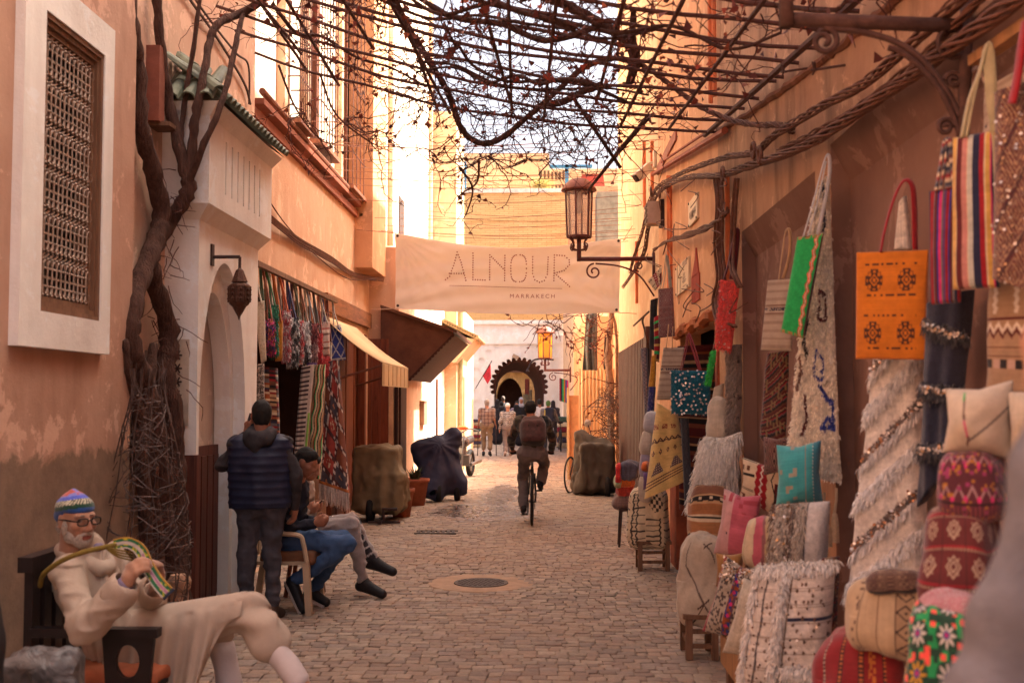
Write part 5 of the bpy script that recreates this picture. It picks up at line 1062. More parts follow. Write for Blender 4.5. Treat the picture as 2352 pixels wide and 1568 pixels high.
def hang(name, label, cat, q, Y, phi, colf, T=.06, res=(48, 64), kind='bag', handles=(), hcol='cream', hw=.022, group=None, mat=None, wr=.008, drape=0.0, part='cloth', base=None):
    if len(q) == 4 and not hasattr(q[0], '__len__'): x0, y0, x1, y1 = q; q = [(x0, y0), (x1, y0), (x1, y1), (x0, y1)]
    if kind == 'pillow': mx_, my_ = sum(p[0] for p in q) / 4, sum(p[1] for p in q) / 4; q = [(mx_ + (p[0] - mx_) * 1.14, my_ + (p[1] - my_) * 1.14) for p in q]; wr = max(wr, .014)
    B, N, b, nz, U, V = surface(q, Y, R(phi), res[0], res[1], T, kind, wr, (len(label) * 7 + sum(map(ord, label[:9]))) % 50, drape); c = B.mean((0, 1)); t = thing(name, label, cat, (c[0], c[1], B[..., 2].min()), group)
    o, Fr = two_sided(part, B, N, b, nz, colf(U, V), mat or KIL, t)
    for hp in handles: strap(hp, Y, R(phi), q, hw, hcol, t)
    return t, Fr, N, U, V
def pouf(name, label, cat, bb, Y, phi, D, colf, e=4.5, res=34, mat=None, tilt=0.0, wr=.012, group=None, part='cover', parent=None):
    x0, y0, x1, y1 = bb; gx, gy = (x1 - x0) * .06, (y1 - y0) * .07; x0, x1, y0, y1 = x0 - gx, x1 + gx, y0 - gy, y1 + gy; c = np.array(at((x0 + x1) / 2, (y0 + y1) / 2, Y)); ph = R(phi); n = np.array(nrm(ph)); r = np.array((math.cos(ph), -math.sin(ph), 0)); up = np.array((0, 0, 1.)); tx = ((x0 + x1) / 2 - 1245) / F
    r2, u2 = r * math.cos(tilt) + up * math.sin(tilt), up * math.cos(tilt) - r * math.sin(tilt)
    wd = (x1 - x0) * Y / F; kx = abs(math.cos(ph) + math.sin(ph) * tx); kd = abs(math.sin(ph) - math.cos(ph) * tx); H = (y1 - y0) * Y / F; W_ = max(.08, (wd - kd * D * .8) / max(kx, .3)); V, Q, Cc = [], [], []
    g = np.linspace(-1, 1, res); A, B_ = np.meshgrid(g, g)
    for f, (a, b, s) in enumerate(((0, 1, 2), (0, 1, 2), (1, 2, 0), (1, 2, 0), (0, 2, 1), (0, 2, 1))):     # front, back, right, left, top, bottom
        P = np.zeros((res, res, 3)); sg = 1 if f % 2 == 0 else -1; P[..., a] = A; P[..., b] = B_; P[..., s] = sg
        col = colf(f, (P[..., 0] + 1) / 2 if f in (0, 1, 4, 5) else (P[..., 2] * (1 if f == 2 else -1) * -1 + 1) / 2, (1 - P[..., 1]) / 2 if f < 4 else (1 - P[..., 2]) / 2)
        P = P / ((np.abs(P) ** e).sum(-1, keepdims=True) ** (1 / e)); k = len(V) * res * res; i = np.arange(res * res).reshape(res, res) + k; q = np.stack([i[:-1, :-1], i[:-1, 1:], i[1:, 1:], i[1:, :-1]], -1).reshape(-1, 4)
        P = P * np.stack([1 + .07 * -P[..., 1], 1 + 0 * P[..., 1], 1 + .07 * -P[..., 1]], -1); P[..., 1] -= .07 * np.abs(P[..., 0]) ** 2 * (P[..., 1] > 0)
        Wp = c + P[..., 0:1] * r2 * W_ / 2 + P[..., 1:2] * u2 * H / 2 + P[..., 2:3] * n * D / 2; Wp = Wp + (Wp - c) / (np.linalg.norm(Wp - c, axis=-1, keepdims=True) + 1e-6) * (vnoise(Wp, 8) * wr * 2.6 + vnoise(Wp * np.array([1, 1, .4]), 24) * wr * 1.3)[..., None]; V.append(Wp.reshape(-1, 3)); Q.append(q); Cc.append(col.reshape(-1, 3))
    t = thing(name, label, cat, (c[0], c[1], c[2] - H / 2), group); link(part, fast_mesh(part, np.concatenate(V), np.concatenate(Q), np.concatenate(Cc)), mat or KIL, t); return t, c, n, W_, H
# ---------------------------------------------------------------- patterns
def p_plain(c, am=.12):
    def f(U, V, *_): a = paint(U.shape, c); return a * (1 + am * (h2(U * 90, V * 3) - .5) + am * (h2(V * 120) - .5))[..., None]
    return f
def p_orange(U, V):
    a = paint(U.shape, 'orange') * (1 + .15 * (h2(V * 150)[..., None] - .5)); dark = K['brown'] * .5
    for cu in (.27, .73):
        for cv in (.27, .76):
            x, y = np.abs(U - cu) / .13, np.abs(V - cv) / .11; d = x + y; m = ((np.maximum(x, y) < .95) & (np.minimum(x, y) < .42)) | ((x < .72) & (y < .72)); hole = (d > .38) & (d < .55) | ((np.abs(x - .52) < .14) & (np.abs(y - .52) < .14)) | ((x < .13) & (y < .16)) | ((np.minimum(x, y) < .12) & (np.maximum(x, y) > .68) & (np.maximum(x, y) < .84)); put(a, m & ~hole, dark)
    for cv in (.12, .41, .60, .9):
        put(a, (np.abs(V - cv) < .010) & (np.abs(U - .5) < .38) & (h2(U * 30, cv * 50) > .45), dark)
    return a
def p_stripes(L, noisy=.14):
    def f(U, V, *_): return bands(U, L) * (1 + noisy * (h2(V * 130, U * 9) - .5) + noisy * (h2(V * 60) - .5))[..., None]
    return f
STR1 = [(9, 'yellow'), (2, 'cream'), (10, 'maroon'), (10, (.5, .2, .16)), (2, 'cream'), (9, (.48, .45, .36)), (13, 'navy'), (9, 'red'), (2, 'cream'), (8, 'yellow'), (3, 'hotpink'), (4, 'navy')]
STR2 = [(3, 'navy'), (5, 'red'), (2, 'grey'), (4, 'maroon'), (2, 'blue'), (4, 'hotpink'), (2, 'grey'), (4, 'purple'), (4, 'red'), (2, 'blue'), (4, 'maroon'), (3, 'grey'), (4, 'navy'), (3, 'red')]
def p_brown_dia(U, V):
    a = paint(U.shape, (.17, .085, .05)); d = tri(U * 2.2 + .1) * .9 + tri(V * 3.2); ring = fr(d * 4.2); put(a, ring < .42, 'maroon'); put(a, (ring > .42) & (h2(U * 70, V * 120) > .7), 'tan'); put(a, (ring > .8), (.30, .19, .12)); put(a, np.abs(fr((U * 2.2 + V * 3.2) * 1.0) - .5) < .05, (.06, .015, .015)); return a
def p_tan_kilim(U, V):
    a = paint(U.shape, (.38, .24, .14)); z = tri(U * 7); put(a, np.abs(V - .42 - .07 * z) < .022, 'white'); put(a, np.abs(V - .47 - .07 * z) < .018, 'maroon'); put(a, (V > .62) & (V < .635) | (V > .7) & (V < .708), 'brown'); put(a, (np.abs(V - .78) < .04) & (fr(U * 4) < .45), 'black'); put(a, (np.abs(V - .78) < .04) & (fr(U * 4) > .55), (.5, .33, .25)); w = tri(V * 14); put(a, (V < .33) & (np.abs(fr(U * 3 + .04 * w) - .5 - .12 * (w - .5)) < .1), 'white'); put(a, (V > .36) & (V < .385), 'maroon'); return a * (1 + .14 * (h2(V * 140) - .5))[..., None]
def p_green(U, V):
    a = paint(U.shape, 'green'); z = .8 + .08 * (tri(V * 9) - .5); put(a, np.abs(U - z) < .075, (.35, .16, .06)); put(a, (np.abs(U - z) < .07) & (h2(U * 30, V * 60) > .6), 'coral'); put(a, np.abs(U - z - .0) < .02, 'cream'); put(a, (U > .955), 'maroon'); put(a, ((V < .03) | (V > .965)) & (h2(U * 40) > .35), (.4, .22, .08)); return a
def p_runner(U, V):
    a = paint(U.shape, (.76, .66, .52)) * (1 + .2 * (h2(U * 24, V * 110) - .5))[..., None]
    def line(pts, c, w_=.028):
        for (x0, y0), (x1, y1) in zip(pts[:-1], pts[1:]):
            ax, ay = U - x0, (V - y0) * 4.6; bx_, by = x1 - x0, (y1 - y0) * 4.6; t = np.clip((ax * bx_ + ay * by) / (bx_ * bx_ + by * by + 1e-9), 0, 1); put(a, np.hypot(ax - t * bx_, ay - t * by) < w_ * (.62 + .5 * h2(V * 90)), c)
    line([(.62, .36), (.8, .39), (.78, .47), (.62, .46), (.62, .36)], 'maroon', .03); line([(.55, .56), (.72, .6), (.7, .67), (.5, .65), (.55, .56)], 'blue', .022); line([(.66, .69), (.8, .73), (.9, .74), (.92, .82), (.7, .83), (.82, .79), (.92, .83)], 'blue', .034); line([(.2, .38), (.26, .45), (.2, .52), (.3, .58)], 'black', .04); line([(.1, .58), (.2, .63), (.12, .7)], 'brown', .04); line([(.3, .72), (.38, .8), (.3, .86)], 'maroon', .03); line([(.8, .08), (.82, .12), (.78, .16)], 'navy', .06); line([(.76, .02), (.78, .06)], 'navy', .05); return a
def p_beige_str(U, V):
    a = paint(U.shape, (.48, .37, .27)); put(a, tri(V * 9) < .34, (.36, .26, .19)); put(a, (np.abs(V - .42) < .018) & (h2(U * 40, V * 80) > .35), 'navy'); put(a, (np.abs(V - .36) < .006) | (np.abs(V - .48) < .006), 'brown'); return a * (1 + .12 * (h2(V * 160) - .5))[..., None]
def p_dark_kilim(U, V):
    d = fr((U * 1.0 + V * 3.2) * 2.4); a = bands(d, [(3, 'maroon'), (1, 'tan'), (2, 'black'), (2, 'red'), (1, 'grey'), (3, 'black'), (2, 'brown')]); s = (h2(U * 8, V * 20) > .72); put(a, s & (fr(U * 8) > .4), (.25, .16, .07)); return a * .75
def p_lozenge(c1, c2, c3, nu=5, nv=6):
    def f(U, V, *_):
        d = tri(U * nu) + tri(V * nv); a = paint(U.shape, c1); r_ = fr(d * 2.2); put(a, r_ < .35, c2); put(a, (r_ > .7) & (h2(U * nu, V * nv) > .4), c3); put(a, d < .25, c3); return a * (1 + .2 * (h2(U * 60, V * 60) - .5))[..., None]
    return f
def p_tealpil(U, V):
    a = paint(U.shape, 'teal') * (1 + .16 * (h2(V * 90) - .5) + .1 * (h2(U * 70) - .5))[..., None]; put(a, U > .84, (.03, .20, .26)); put(a, np.abs(U - .68) < .012, (.35, .18, .1)); put(a, (np.abs(U - .3) < .2) & (h2(U * 12, V * 16) > .86), (.34, .3, .22)); put(a, (np.abs(U - .84) < .012) & (fr(V * 18) < .5), 'white'); return a
def p_pink(U, V):
    a = paint(U.shape, 'pink') * (1 + .14 * (h2(V * 80) - .5))[..., None]; put(a, (U < .34), (.60, .32, .30)); put(a, (U < .16), (.55, .30, .28)); put(a, (V < .3) & (h2(U * 10, V * 14) > .8), (.42, .06, .08)); put(a, np.abs(U - .6) < .006, (.28, .07, .1)); put(a, (np.abs(U - .28) < .02) & (np.abs(V - .62) < .015), 'black'); return a
def p_redzig(U, V):
    a = paint(U.shape, 'cream'); m = np.abs(U - .5 - .03 * (tri(V * 6) - .5)) < .13; put(a, m, 'red'); z = .5 + .05 * (tri(V * 7) - .5); put(a, np.abs(U - z) < .018, 'white'); put(a, (U < .34) & (np.abs(tri(V * 3.2) - .9) < .06), 'black'); put(a, (U > .8) & (V > .35), 'maroon'); put(a, np.abs(U - .72 - .12 * tri(V * 1.6)) < .014, 'black'); put(a, (U < .3) & (h2(U * 14, V * 9) > .8) & (fr(V * 3.2) > .4), 'brown'); return a
def p_xcream(f, U, V):
    a = paint(U.shape, (.52, .42, .31)) * (1 + .1 * (vnoise(np.stack([U * 6, V * 6, V * 0 + f], -1)))[..., None])
    def ln(x0, y0, x1, y1, w_=.012):
        bx_, by = x1 - x0, y1 - y0; t = np.clip(((U - x0) * bx_ + (V - y0) * by) / (bx_ * bx_ + by * by), 0, 1); put(a, np.hypot(U - x0 - t * bx_, V - y0 - t * by) < w_, (.10, .06, .045))
    if f == 0: ln(.28, .0, .18, .3, .008); ln(.18, .3, .62, .72); ln(.62, .72, .35, 1); ln(.5, .76, .72, .68); ln(.52, .62, .70, .82); ln(.62, .12, .82, .02); ln(.62, .06, .9, .22); ln(.9, .95, 1, .86)
    return a
def p_rows(f, U, V):
    a = paint(U.shape, (.34, .13, .05)); r_ = bands(V, [(3, (.20, .08, .04)), (1, 'tan'), (2, 'black'), (1, 'tan'), (4, (.36, .14, .05)), (1, 'cream'), (1, 'black'), (1, 'cream'), (5, (.38, .16, .06)), (1, 'tan'), (1, 'black'), (3, (.3, .12, .05))]); a[:] = r_
    put(a, (np.abs(V - .21) < .05) & (fr(U * 4) < .5), 'black'); put(a, (np.abs(V - .21) < .025) & (np.abs(fr(U * 4) - .25) < .14), 'cream'); put(a, (np.abs(V - .52) < .02) & (h2(U * 30, V * 90) > .5), 'black'); return a * (1 + .2 * (h2(V * 90, U * 3) - .5))[..., None]
def p_lattice(f, U, V):
    a = paint(U.shape, 'cream') * (1 + .1 * (vnoise(np.stack([U * 8, V * 8, U * 0], -1)))[..., None]); bl = (.05, .035, .03)
    if f == 0:
        L = U < .48; v = fr(V * 8); put(a, L & (np.abs(v - .5) < .09) & (U > .12), bl); put(a, L & (np.abs(U - .12 - .05 * tri(V * 8)) < .025), bl); put(a, L & (np.abs(U - .30 + .05 * tri(V * 8)) < .02), bl)
        R1 = (U > .55) & (V < .38); put(a, R1 & ((np.floor((U - .55) * 14) + np.floor(V * 16)) % 2 == 0) & (np.abs(U - .76) + np.abs(V - .2) * 1.2 < .26), bl); R2 = (U > .5) & (V > .46); put(a, R2 & (np.abs(fr(V * 11) - .5) < .12) & (U < .88), bl); put(a, R2 & (np.abs(U - .85 - .05 * tri(V * 11)) < .03), bl)
    else: put(a, (np.abs(fr(V * 8) - .5) < .09), bl)
    return a
def p_yellow(U, V):
    a = paint(U.shape, (.68, .45, .16)) * (1 + .16 * (h2(V * 120, U * 2) - .5))[..., None]; br = (.10, .04, .03); W = V + .10 * (U - .5)
    put(a, (np.abs(W - .21) < .028) & (fr(U * 3) < .62) & (h2(U * 40, W * 90) > .3), (.30, .08, .04)); z = tri(U * 5); put(a, np.abs(W - .34 - .045 * z) < .011, br); put(a, (np.abs(W - .37 - .02 * z) < .007), br)
    d = np.abs(fr(U * 4.5) - .5) / 4.5 * 3 + np.abs(W - .50) * 4; put(a, (d > .05) & (d < .16) & (h2(U * 50, W * 110) > .25), br); put(a, (d < .035), (.4, .06, .08))
    for cu, sgn in ((.28, 1), (.78, 1)):
        y = (W - .62) / .13; m = (y > 0) & (y < 1) & (np.abs(U - cu) < .16 * (1.1 - y * .9 if sgn < 0 else .25 + y * .8)); put(a, m, (.12, .07, .07)); put(a, m & (np.abs(fr(U * 22) - .5) < .22) & (np.abs(fr(W * 34) - .5) < .22), 'cream')
    for w_ in (.80, .835, .87): put(a, np.abs(W - w_) < .007, br)
    return a
def p_sequinband(U, V):
    a = paint(U.shape, (.44, .35, .26)); sp = h2(U * 22, V * 30) > .66; put(a, sp, (.09, .06, .05)); m = np.abs(U - .52) < .085; put(a, m, (.12, .05, .08)); put(a, m & (h2(U * 26, V * 22) > .6), 'rust'); put(a, m & (h2(U * 20 + 3, V * 18) > .75), 'blue'); put(a, m & (tri(V * 7) + np.abs(U - .52) * 8 < .4), 'hotpink'); put(a, U < .06, 'red'); return a
def p_bigblanket(U, V):
    a = paint(U.shape, (.64, .55, .47)) * (1 + .12 * (h2(V * 100) - .5))[..., None]; put(a, (np.abs(tri(V * 9) - .12) < .06), (.40, .32, .26)); put(a, np.abs(U - .40) < .03, (.62, .54, .48)); put(a, np.abs(U - .17 - .01 * np.sin(V * 20)) < .014, (.08, .06, .06)); put(a, np.abs(U - .49) < .008, (.2, .14, .10)); put(a, (np.abs(V - .37) < .012) & (U > .5), 'navy'); put(a, (h2(U * 20, V * 26) > .82) & (np.hypot(fr(U * 20) - .5, fr(V * 26) - .5) < .34), (.16, .09, .06)); return a
def p_spiral(U, V):
    a = paint(U.shape, (.72, .66, .59)) * (1 + .14 * (h2(U * 40, V * 90) - .5))[..., None]; s = fr((V * 3.15 + U * .55) + .12); put(a, np.abs(s - .2) < .08, (.68, .63, .58)); put(a, np.abs(s - .7) < .065, (.16, .13, .12)); return a
def p_navy(U, V):
    a = paint(U.shape, (.03, .032, .055)); s = fr(V * 3.2 - U * .6); put(a, np.abs(s - .3) < .09, (.06, .055, .055)); return a
def p_ycream(f, U, V):
    a = paint(U.shape, (.56, .46, .34))
    def ln(x0, y0, x1, y1, c, w_=.014):
        bx_, by = x1 - x0, y1 - y0; t = np.clip(((U - x0) * bx_ + (V - y0) * by) / (bx_ * bx_ + by * by), 0, 1); put(a, np.hypot(U - x0 - t * bx_, V - y0 - t * by) < w_, c)
    if f == 0: ln(.3, .1, .32, .5, (.1, .05, .04)); ln(.3, .08, .3, .2, 'green'); ln(.32, .5, .38, .78, 'hotpink'); ln(.38, .78, .98, .3, (.07, .05, .05)); ln(.38, .72, .36, .85, 'maroon')
    return a
def p_purple(f, U, V):
    a = paint(U.shape, (.10, .022, .03)); z = .18 * tri(U * 5); put(a, np.abs(fr(V * 2.2 + z * 2.2) - .5) < .07, (.36, .2, .2)); d = tri(U * 5) + tri(V * 2.2 + z); put(a, d < .35, 'hotpink'); put(a, (h2(U * 22, V * 22) > .86), (.4, .16, .03)); put(a, (h2(U * 16 + 5, V * 20) > .9), (.3, .04, .12)); put(a, np.abs(V - .72) < .02, (.04, .012, .015)); put(a, (V > .75) & (fr(U * 16) < .4), (.22, .05, .06)); return a
def p_maroonk(f, U, V):
    a = paint(U.shape, (.13, .025, .025)); put(a, (np.abs(fr(V * 3) - .05) < .035), (.32, .02, .03)); put(a, (np.abs(fr(V * 3) - .14) < .03) & (fr(U * 22) < .5), (.42, .30, .2)); u, v = fr(U * 3.0) - .5, fr(V * 3) - .58; d = np.abs(u) * 1.0 + np.abs(v) * 1.0; put(a, (np.abs(d - .28) < .035) | (np.abs(d - .14) < .03) | ((np.abs(np.abs(u) - np.abs(v)) < .035) & (d < .42) & (d > .28)), (.46, .34, .24)); put(a, np.abs(u) > .485, (.05, .015, .015)); return a
def p_tanp(f, U, V):
    a = paint(U.shape, (.46, .33, .20)) * (1 + .12 * (h2(U * 60, V * 4) - .5))[..., None]
    if f in (0, 4): c = np.abs(U - .72) if f == 0 else np.abs(U - .72); put(a, c < .1, (.36, .24, .14)); d = np.abs(U - .72) * 6 + np.abs(fr(V * 4) - .5) * 1.6; put(a, (np.abs(d - .62) < .09) | (d < .14), (.05, .03, .025)); put(a, (np.abs(c - .115) < .008), (.1, .06, .04))
    put(a, np.abs(U - .2) < .008, (.10, .06, .04)); put(a, np.abs(U - .42) < .006, (.18, .1, .06)); put(a, (np.abs(U - .15) < .03) & (h2(U * 50, V * 20) > .8), (.12, .07, .05)); return a
def p_redk(f, U, V):
    a = paint(U.shape, (.24, .018, .022)) * (1 + .14 * (h2(V * 80) - .5))[..., None]
    for cu, w_ in ((.16, .012), (.36, .02), (.58, .03), (.84, .02)): put(a, np.abs(U - cu) < w_, (.04, .02, .02)); put(a, (np.abs(U - cu) < w_ * .7) & (fr(V * 22) < .5), (.42, .36, .28) if w_ < .02 else (.55, .16, .05))
    put(a, (np.abs(U - .70) < .035) & (h2(U * 50, V * 30) > .4), (.5, .17, .04)); return a
def p_floral(f, U, V):
    a = paint(U.shape, (.016, .06, .035)); x, y = fr(U * 2.4) - .5, fr(V * 2.4) - .5; r_ = np.hypot(x, y); th = np.arctan2(y, x); pet = r_ < .22 + .12 * np.cos(th * 8); k = h2(U * 2.4, V * 2.4); put(a, (k < .35) & pet, (.6, .55, .5)); put(a, (k >= .35) & (k < .65) & pet, (.55, .035, .06)); put(a, (k >= .65) & pet, (.55, .28, .03)); put(a, r_ < .11, (.03, .05, .24)); put(a, r_ < .05, 'hotpink'); put(a, (r_ > .38) & (h2(U * 14, V * 14) > .55), (.02, .33, .1)); put(a, (r_ > .38) & (h2(U * 13 + 4, V * 15) > .84), 'coral'); return a
# ---------------------------------------------------------------- the right hand stall
def right_stall():
    H = hang
    # big wall pieces first
    t, Fr, N, U, V = H('patterned_rug', 'brown and maroon rug of nested lozenges hanging at the right edge', 'rug', [(2285, 215), (2440, 170), (2440, 690), (2283, 640)], 3.25, 55, p_brown_dia, .05, (70, 130), 'sheet', mat=WOOL); k = rng.integers(0, U.size, 110); sequins('sequins', Fr.reshape(-1, 3)[k], N, .005, t); strap([(2330, 240), (2342, 180), (2352, 110), (2362, 50)], 3.2, R(55), [(2285, 215), (2440, 170), (2440, 690), (2283, 640)], .05, 'red', t, 'red_strap')
    H('kilim', 'tan flatweave kilim with white zigzags behind the patterned rug', 'rug', [(2272, 640), (2420, 620), (2420, 905), (2268, 890)], 3.5, 58, p_tan_kilim, .03, (70, 90), 'sheet')
    H('kilim', 'pale cream kilim folded over the rail above the patterned rug', 'rug', [(2262, 215), (2420, 120), (2420, 330), (2255, 420)], 3.6, 70, p_beige_str, .04, (40, 50), 'sheet')
    H('tote_bag', 'large tote bag in wide stripes of yellow, maroon, pink, navy and red', 'bag', [(2190, 318), (2285, 300), (2296, 660), (2190, 665)], 3.5, 42, p_stripes(STR1), .07, (64, 60), handles=[[(2222, 316), (2236, 240), (2258, 150), (2272, 104), (2281, 150), (2284, 230), (2286, 306)], [(2212, 318), (2230, 230), (2256, 160), (2266, 116), (2272, 160), (2278, 240), (2292, 330), (2296, 480), (2294, 640)]], hcol=(.42, .34, .18), hw=.026)
    H('tote_bag', 'purple and red pinstriped tote bag with banded handles', 'bag', [(2135, 440), (2212, 428), (2206, 694), (2138, 700)], 3.82, 40, p_stripes(STR2), .05, (60, 50), handles=[[(2152, 440), (2162, 385), (2172, 325), (2178, 380), (2182, 435)], [(2162, 438), (2172, 380), (2178, 320), (2190, 370), (2198, 430)]], hcol=lambda f: bands(fr(f * 7), [(1, 'red'), (1, 'cream'), (1, 'navy'), (1, 'orange'), (1, 'grey'), (1, 'maroon')]), hw=.024)
    H('tote_bag', 'orange tote bag with four dark medallions and a red handle', 'bag', [(1968, 580), (2132, 574), (2126, 826), (1966, 824)], 4.34, 32, p_orange, .05, (110, 150), handles=[[(2024, 580), (2036, 520), (2058, 450), (2078, 416), (2096, 424), (2102, 470), (2104, 574)]], hcol='red', hw=.026)
    t, Fr, N, U, V = H('blanket', 'long white wool blanket with slanting bands of tufts and sequins', 'blanket', [(2015, 745), (2122, 720), (2128, 1345), (1946, 1378)], 4.62, 35, p_spiral, .11, (60, 150), 'sheet', mat=WOOL, wr=.014, drape=.008)
    s = fr((V * 3.15 + U * .55) + .12); P = Fr.reshape(-1, 3); sf = s.reshape(-1); k = np.where(np.abs(sf - .2) < .085)[0]; k = rng.choice(k, 4200); blades('tufts', P[k] + rng.normal(0, .004, (4200, 3)), N * .8 + np.array([-.3, 0, -.4]) + rng.normal(0, .5, (4200, 3)), .032, .0022, (.96, .92, .87), t)
    k = np.where(np.abs(sf - .7) < .062)[0]; k = rng.choice(k, 620); sequins('sequins', P[k] + rng.normal(0, .006, (len(k), 3)), N, .0065, t, ((200, 190, 184), (226, 214, 204), (120, 104, 98), (170, 120, 84))); kk = rng.choice(np.where(np.abs(sf - .77) < .03)[0], 900); blades('sequin_fringe', P[kk], N * .4 + np.array([-.3, 0, -.8]) + rng.normal(0, .25, (900, 3)), .035, .0025, (.8, .75, .70), t)
    H('strip', 'white tufted end of the blanket showing through the red bag handle', 'blanket end', [(2066, 470), (2082, 450), (2096, 574), (2054, 574)], 4.5, 35, p_plain('white', .3), .05, (16, 24), 'sheet', mat=WOOL)
    t, Fr, N, U, V = H('blanket', 'navy blue blanket with ruffled silver edging hanging under the striped bags', 'blanket', [(2130, 700), (2238, 665), (2200, 1060), (2108, 1165)], 4.05, 40, p_navy, .1, (40, 100), 'sheet', mat=WOOL, drape=.012)
    sf = fr(V * 3.2 - U * .6).reshape(-1); P = Fr.reshape(-1, 3); k = rng.choice(np.where(np.abs(sf - .3) < .09)[0], 1400); blades('ruffle', P[k], N + rng.normal(0, .5, (1400, 3)), .035, .003, (.085, .08, .085), t); k = rng.choice(np.where(np.abs(sf - .3) < .05)[0], 240); sequins('sequins', P[k] + N * .02, N, .006, t)
    t, Fr, N, U, V = H('wool_runner', 'long shaggy cream runner with blue and maroon zigzag figures', 'rug', [(1868, 470), (1905, 400), (1932, 1110), (1804, 1075)], 5.62, 30, p_runner, .06, (72, 260), 'sheet', mat=WOOL, wr=.01, drape=.01)
    P = Fr.reshape(-1, 3); k = rng.integers(0, len(P), 7000); cc = p_runner(U, V).reshape(-1, 3)[k]; blades('pile', P[k] + rng.normal(0, .003, (7000, 3)), N + np.array([0, 0, -.5]) + rng.normal(0, .45, (7000, 3)), .016, .003, np.minimum(cc * 1.2, .95), t, None, .4)
    for i, (x, y, l) in enumerate(((1893, 1130, 105), (1921, 1120, 125), (1905, 1160, 95))):
        a = at(x, y, 5.5); e = at(x - 4, y + l * .45, 5.5); f = at(x - 6, y + l, 5.5); MB().tube([a, (a + e) / 2 + Vector((.004, 0, 0)), e], .007, 6).lathe([(.006, 0), (.014, -.01), (.02, -.05), (.022, f.z - e.z), (.0, f.z - e.z)], e, 8).obj('tassel', M('cream_yarn', (206, 180, 148), .95, .2, 60, 200, .8), t)
    H('tote_bag', 'bright green tote bag with an embroidered zigzag edge', 'bag', [(1832, 545), (1892, 536), (1846, 778), (1794, 762)], 5.4, 25, p_green, .07, (60, 110), handles=[[(1846, 545), (1868, 470), (1896, 366), (1906, 366), (1904, 420), (1880, 540)], [(1856, 543), (1878, 470), (1898, 372)]], hcol=(.52, .49, .47), hw=.02, mat=WOOL)
    H('tote_bag', 'beige striped tote bag hanging behind the green bag', 'bag', [(1764, 644), (1824, 640), (1818, 806), (1748, 804)], 6.4, 30, p_beige_str, .05, (40, 70), handles=[[(1790, 642), (1797, 590), (1806, 532), (1816, 534), (1814, 590), (1800, 640)]], hcol='tan', hw=.022)
    H('kilim', 'dark maroon kilim hanging under the beige striped bag', 'rug', [(1762, 812), (1812, 806), (1802, 1065), (1746, 1000)], 6.75, 45, p_dark_kilim, .04, (40, 100), 'sheet')
    H('cushion', 'dark red lozenge cushion half hidden behind the cream runner', 'cushion', (1758, 1008, 1812, 1085), 6.55, 35, p_lozenge((.10, .02, .025), (.3, .2, .14), (.02, .01, .01), 3, 4), .08, (40, 40), 'pillow')
    t, Fr, N, U, V = H('tote_bag', 'coral red shaggy tote bag with sequins and a dark red handle', 'bag', [(1656, 642), (1700, 646), (1680, 806), (1642, 800)], 8.2, 28, p_plain('coral', .35), .07, (30, 60), handles=[[(1664, 642), (1676, 600), (1690, 532), (1693, 545), (1688, 600), (1684, 642)]], hcol='maroon', hw=.05, mat=WOOL)
    P = Fr.reshape(-1, 3); k = rng.integers(0, len(P), 1500); blades('pile', P[k], N + rng.normal(0, .5, (1500, 3)), .022, .003, K['coral'], t); k = rng.integers(0, len(P), 26); sequins('sequins', P[k], N, .009, t)
    t, Fr, N, U, V = H('pouch', 'small bright green pouch hanging below the coral bag', 'bag', [(1634, 806), (1646, 804), (1634, 884), (1619, 884)], 8.5, 25, p_plain((.02, .62, .06), .3), .06, (16, 40), handles=[[(1638, 806), (1643, 780), (1650, 755)]], hcol=(.3, .24, .14), hw=.012, mat=WOOL); P = Fr.reshape(-1, 3); k = rng.integers(0, len(P), 500); blades('pile', P[k], N + rng.normal(0, .5, (500, 3)), .02, .003, (.03, .6, .07), t)
    t, Fr, N, U, V = H('tote_bag', 'teal sequined tote bag with long red handles', 'bag', [(1541, 850), (1632, 852), (1630, 952), (1542, 950)], 9.6, 12, p_plain('deepteal', .5), .07, (50, 50), handles=[[(1562, 850), (1574, 800), (1580, 768), (1590, 800), (1606, 850)], [(1566, 850), (1578, 800), (1582, 766), (1596, 800), (1610, 850)]], hcol=(.33, .05, .06), hw=.02, mat=WOOL)
    P = Fr.reshape(-1, 3); k = rng.integers(0, len(P), 1600); blades('pile', P[k], N + rng.normal(0, .5, (1600, 3)), .02, .003, K['deepteal'], t); k = rng.integers(0, len(P), 90); sequins('sequins', P[k] + N * .012, N, .010, t, ((235, 228, 220), (200, 190, 190)))
    H('tote_bag', 'cream woven tote bag hanging left of the teal bag', 'bag', [(1524, 798), (1572, 798), (1562, 918), (1508, 918)], 10.9, 15, p_beige_str, .05, (40, 60), handles=[[(1530, 800), (1534, 770), (1536, 745)], [(1544, 800), (1545, 770), (1546, 750)]], hcol='tan', hw=.03)
    H('shoulder_bag', 'small maroon lattice patterned bag on pale double handles', 'bag', [(1512, 664), (1546, 660), (1550, 772), (1513, 776)], 11.5, 20, p_lozenge((.13, .035, .03), (.32, .22, .2), (.2, .05, .04), 6, 10), .06, (40, 70), handles=[[(1517, 664), (1526, 620), (1531, 585), (1534, 610), (1538, 662)], [(1523, 664), (1530, 620), (1532, 588), (1538, 620), (1542, 660)]], hcol=(.36, .33, .24), hw=.022)
    H('scarf', 'dark fringed scarf hanging left of the lattice bag', 'scarf', [(1494, 690), (1511, 684), (1506, 806), (1492, 800)], 12.0, 25, p_plain('black', .4), .05, (14, 40), 'sheet', mat=WOOL)
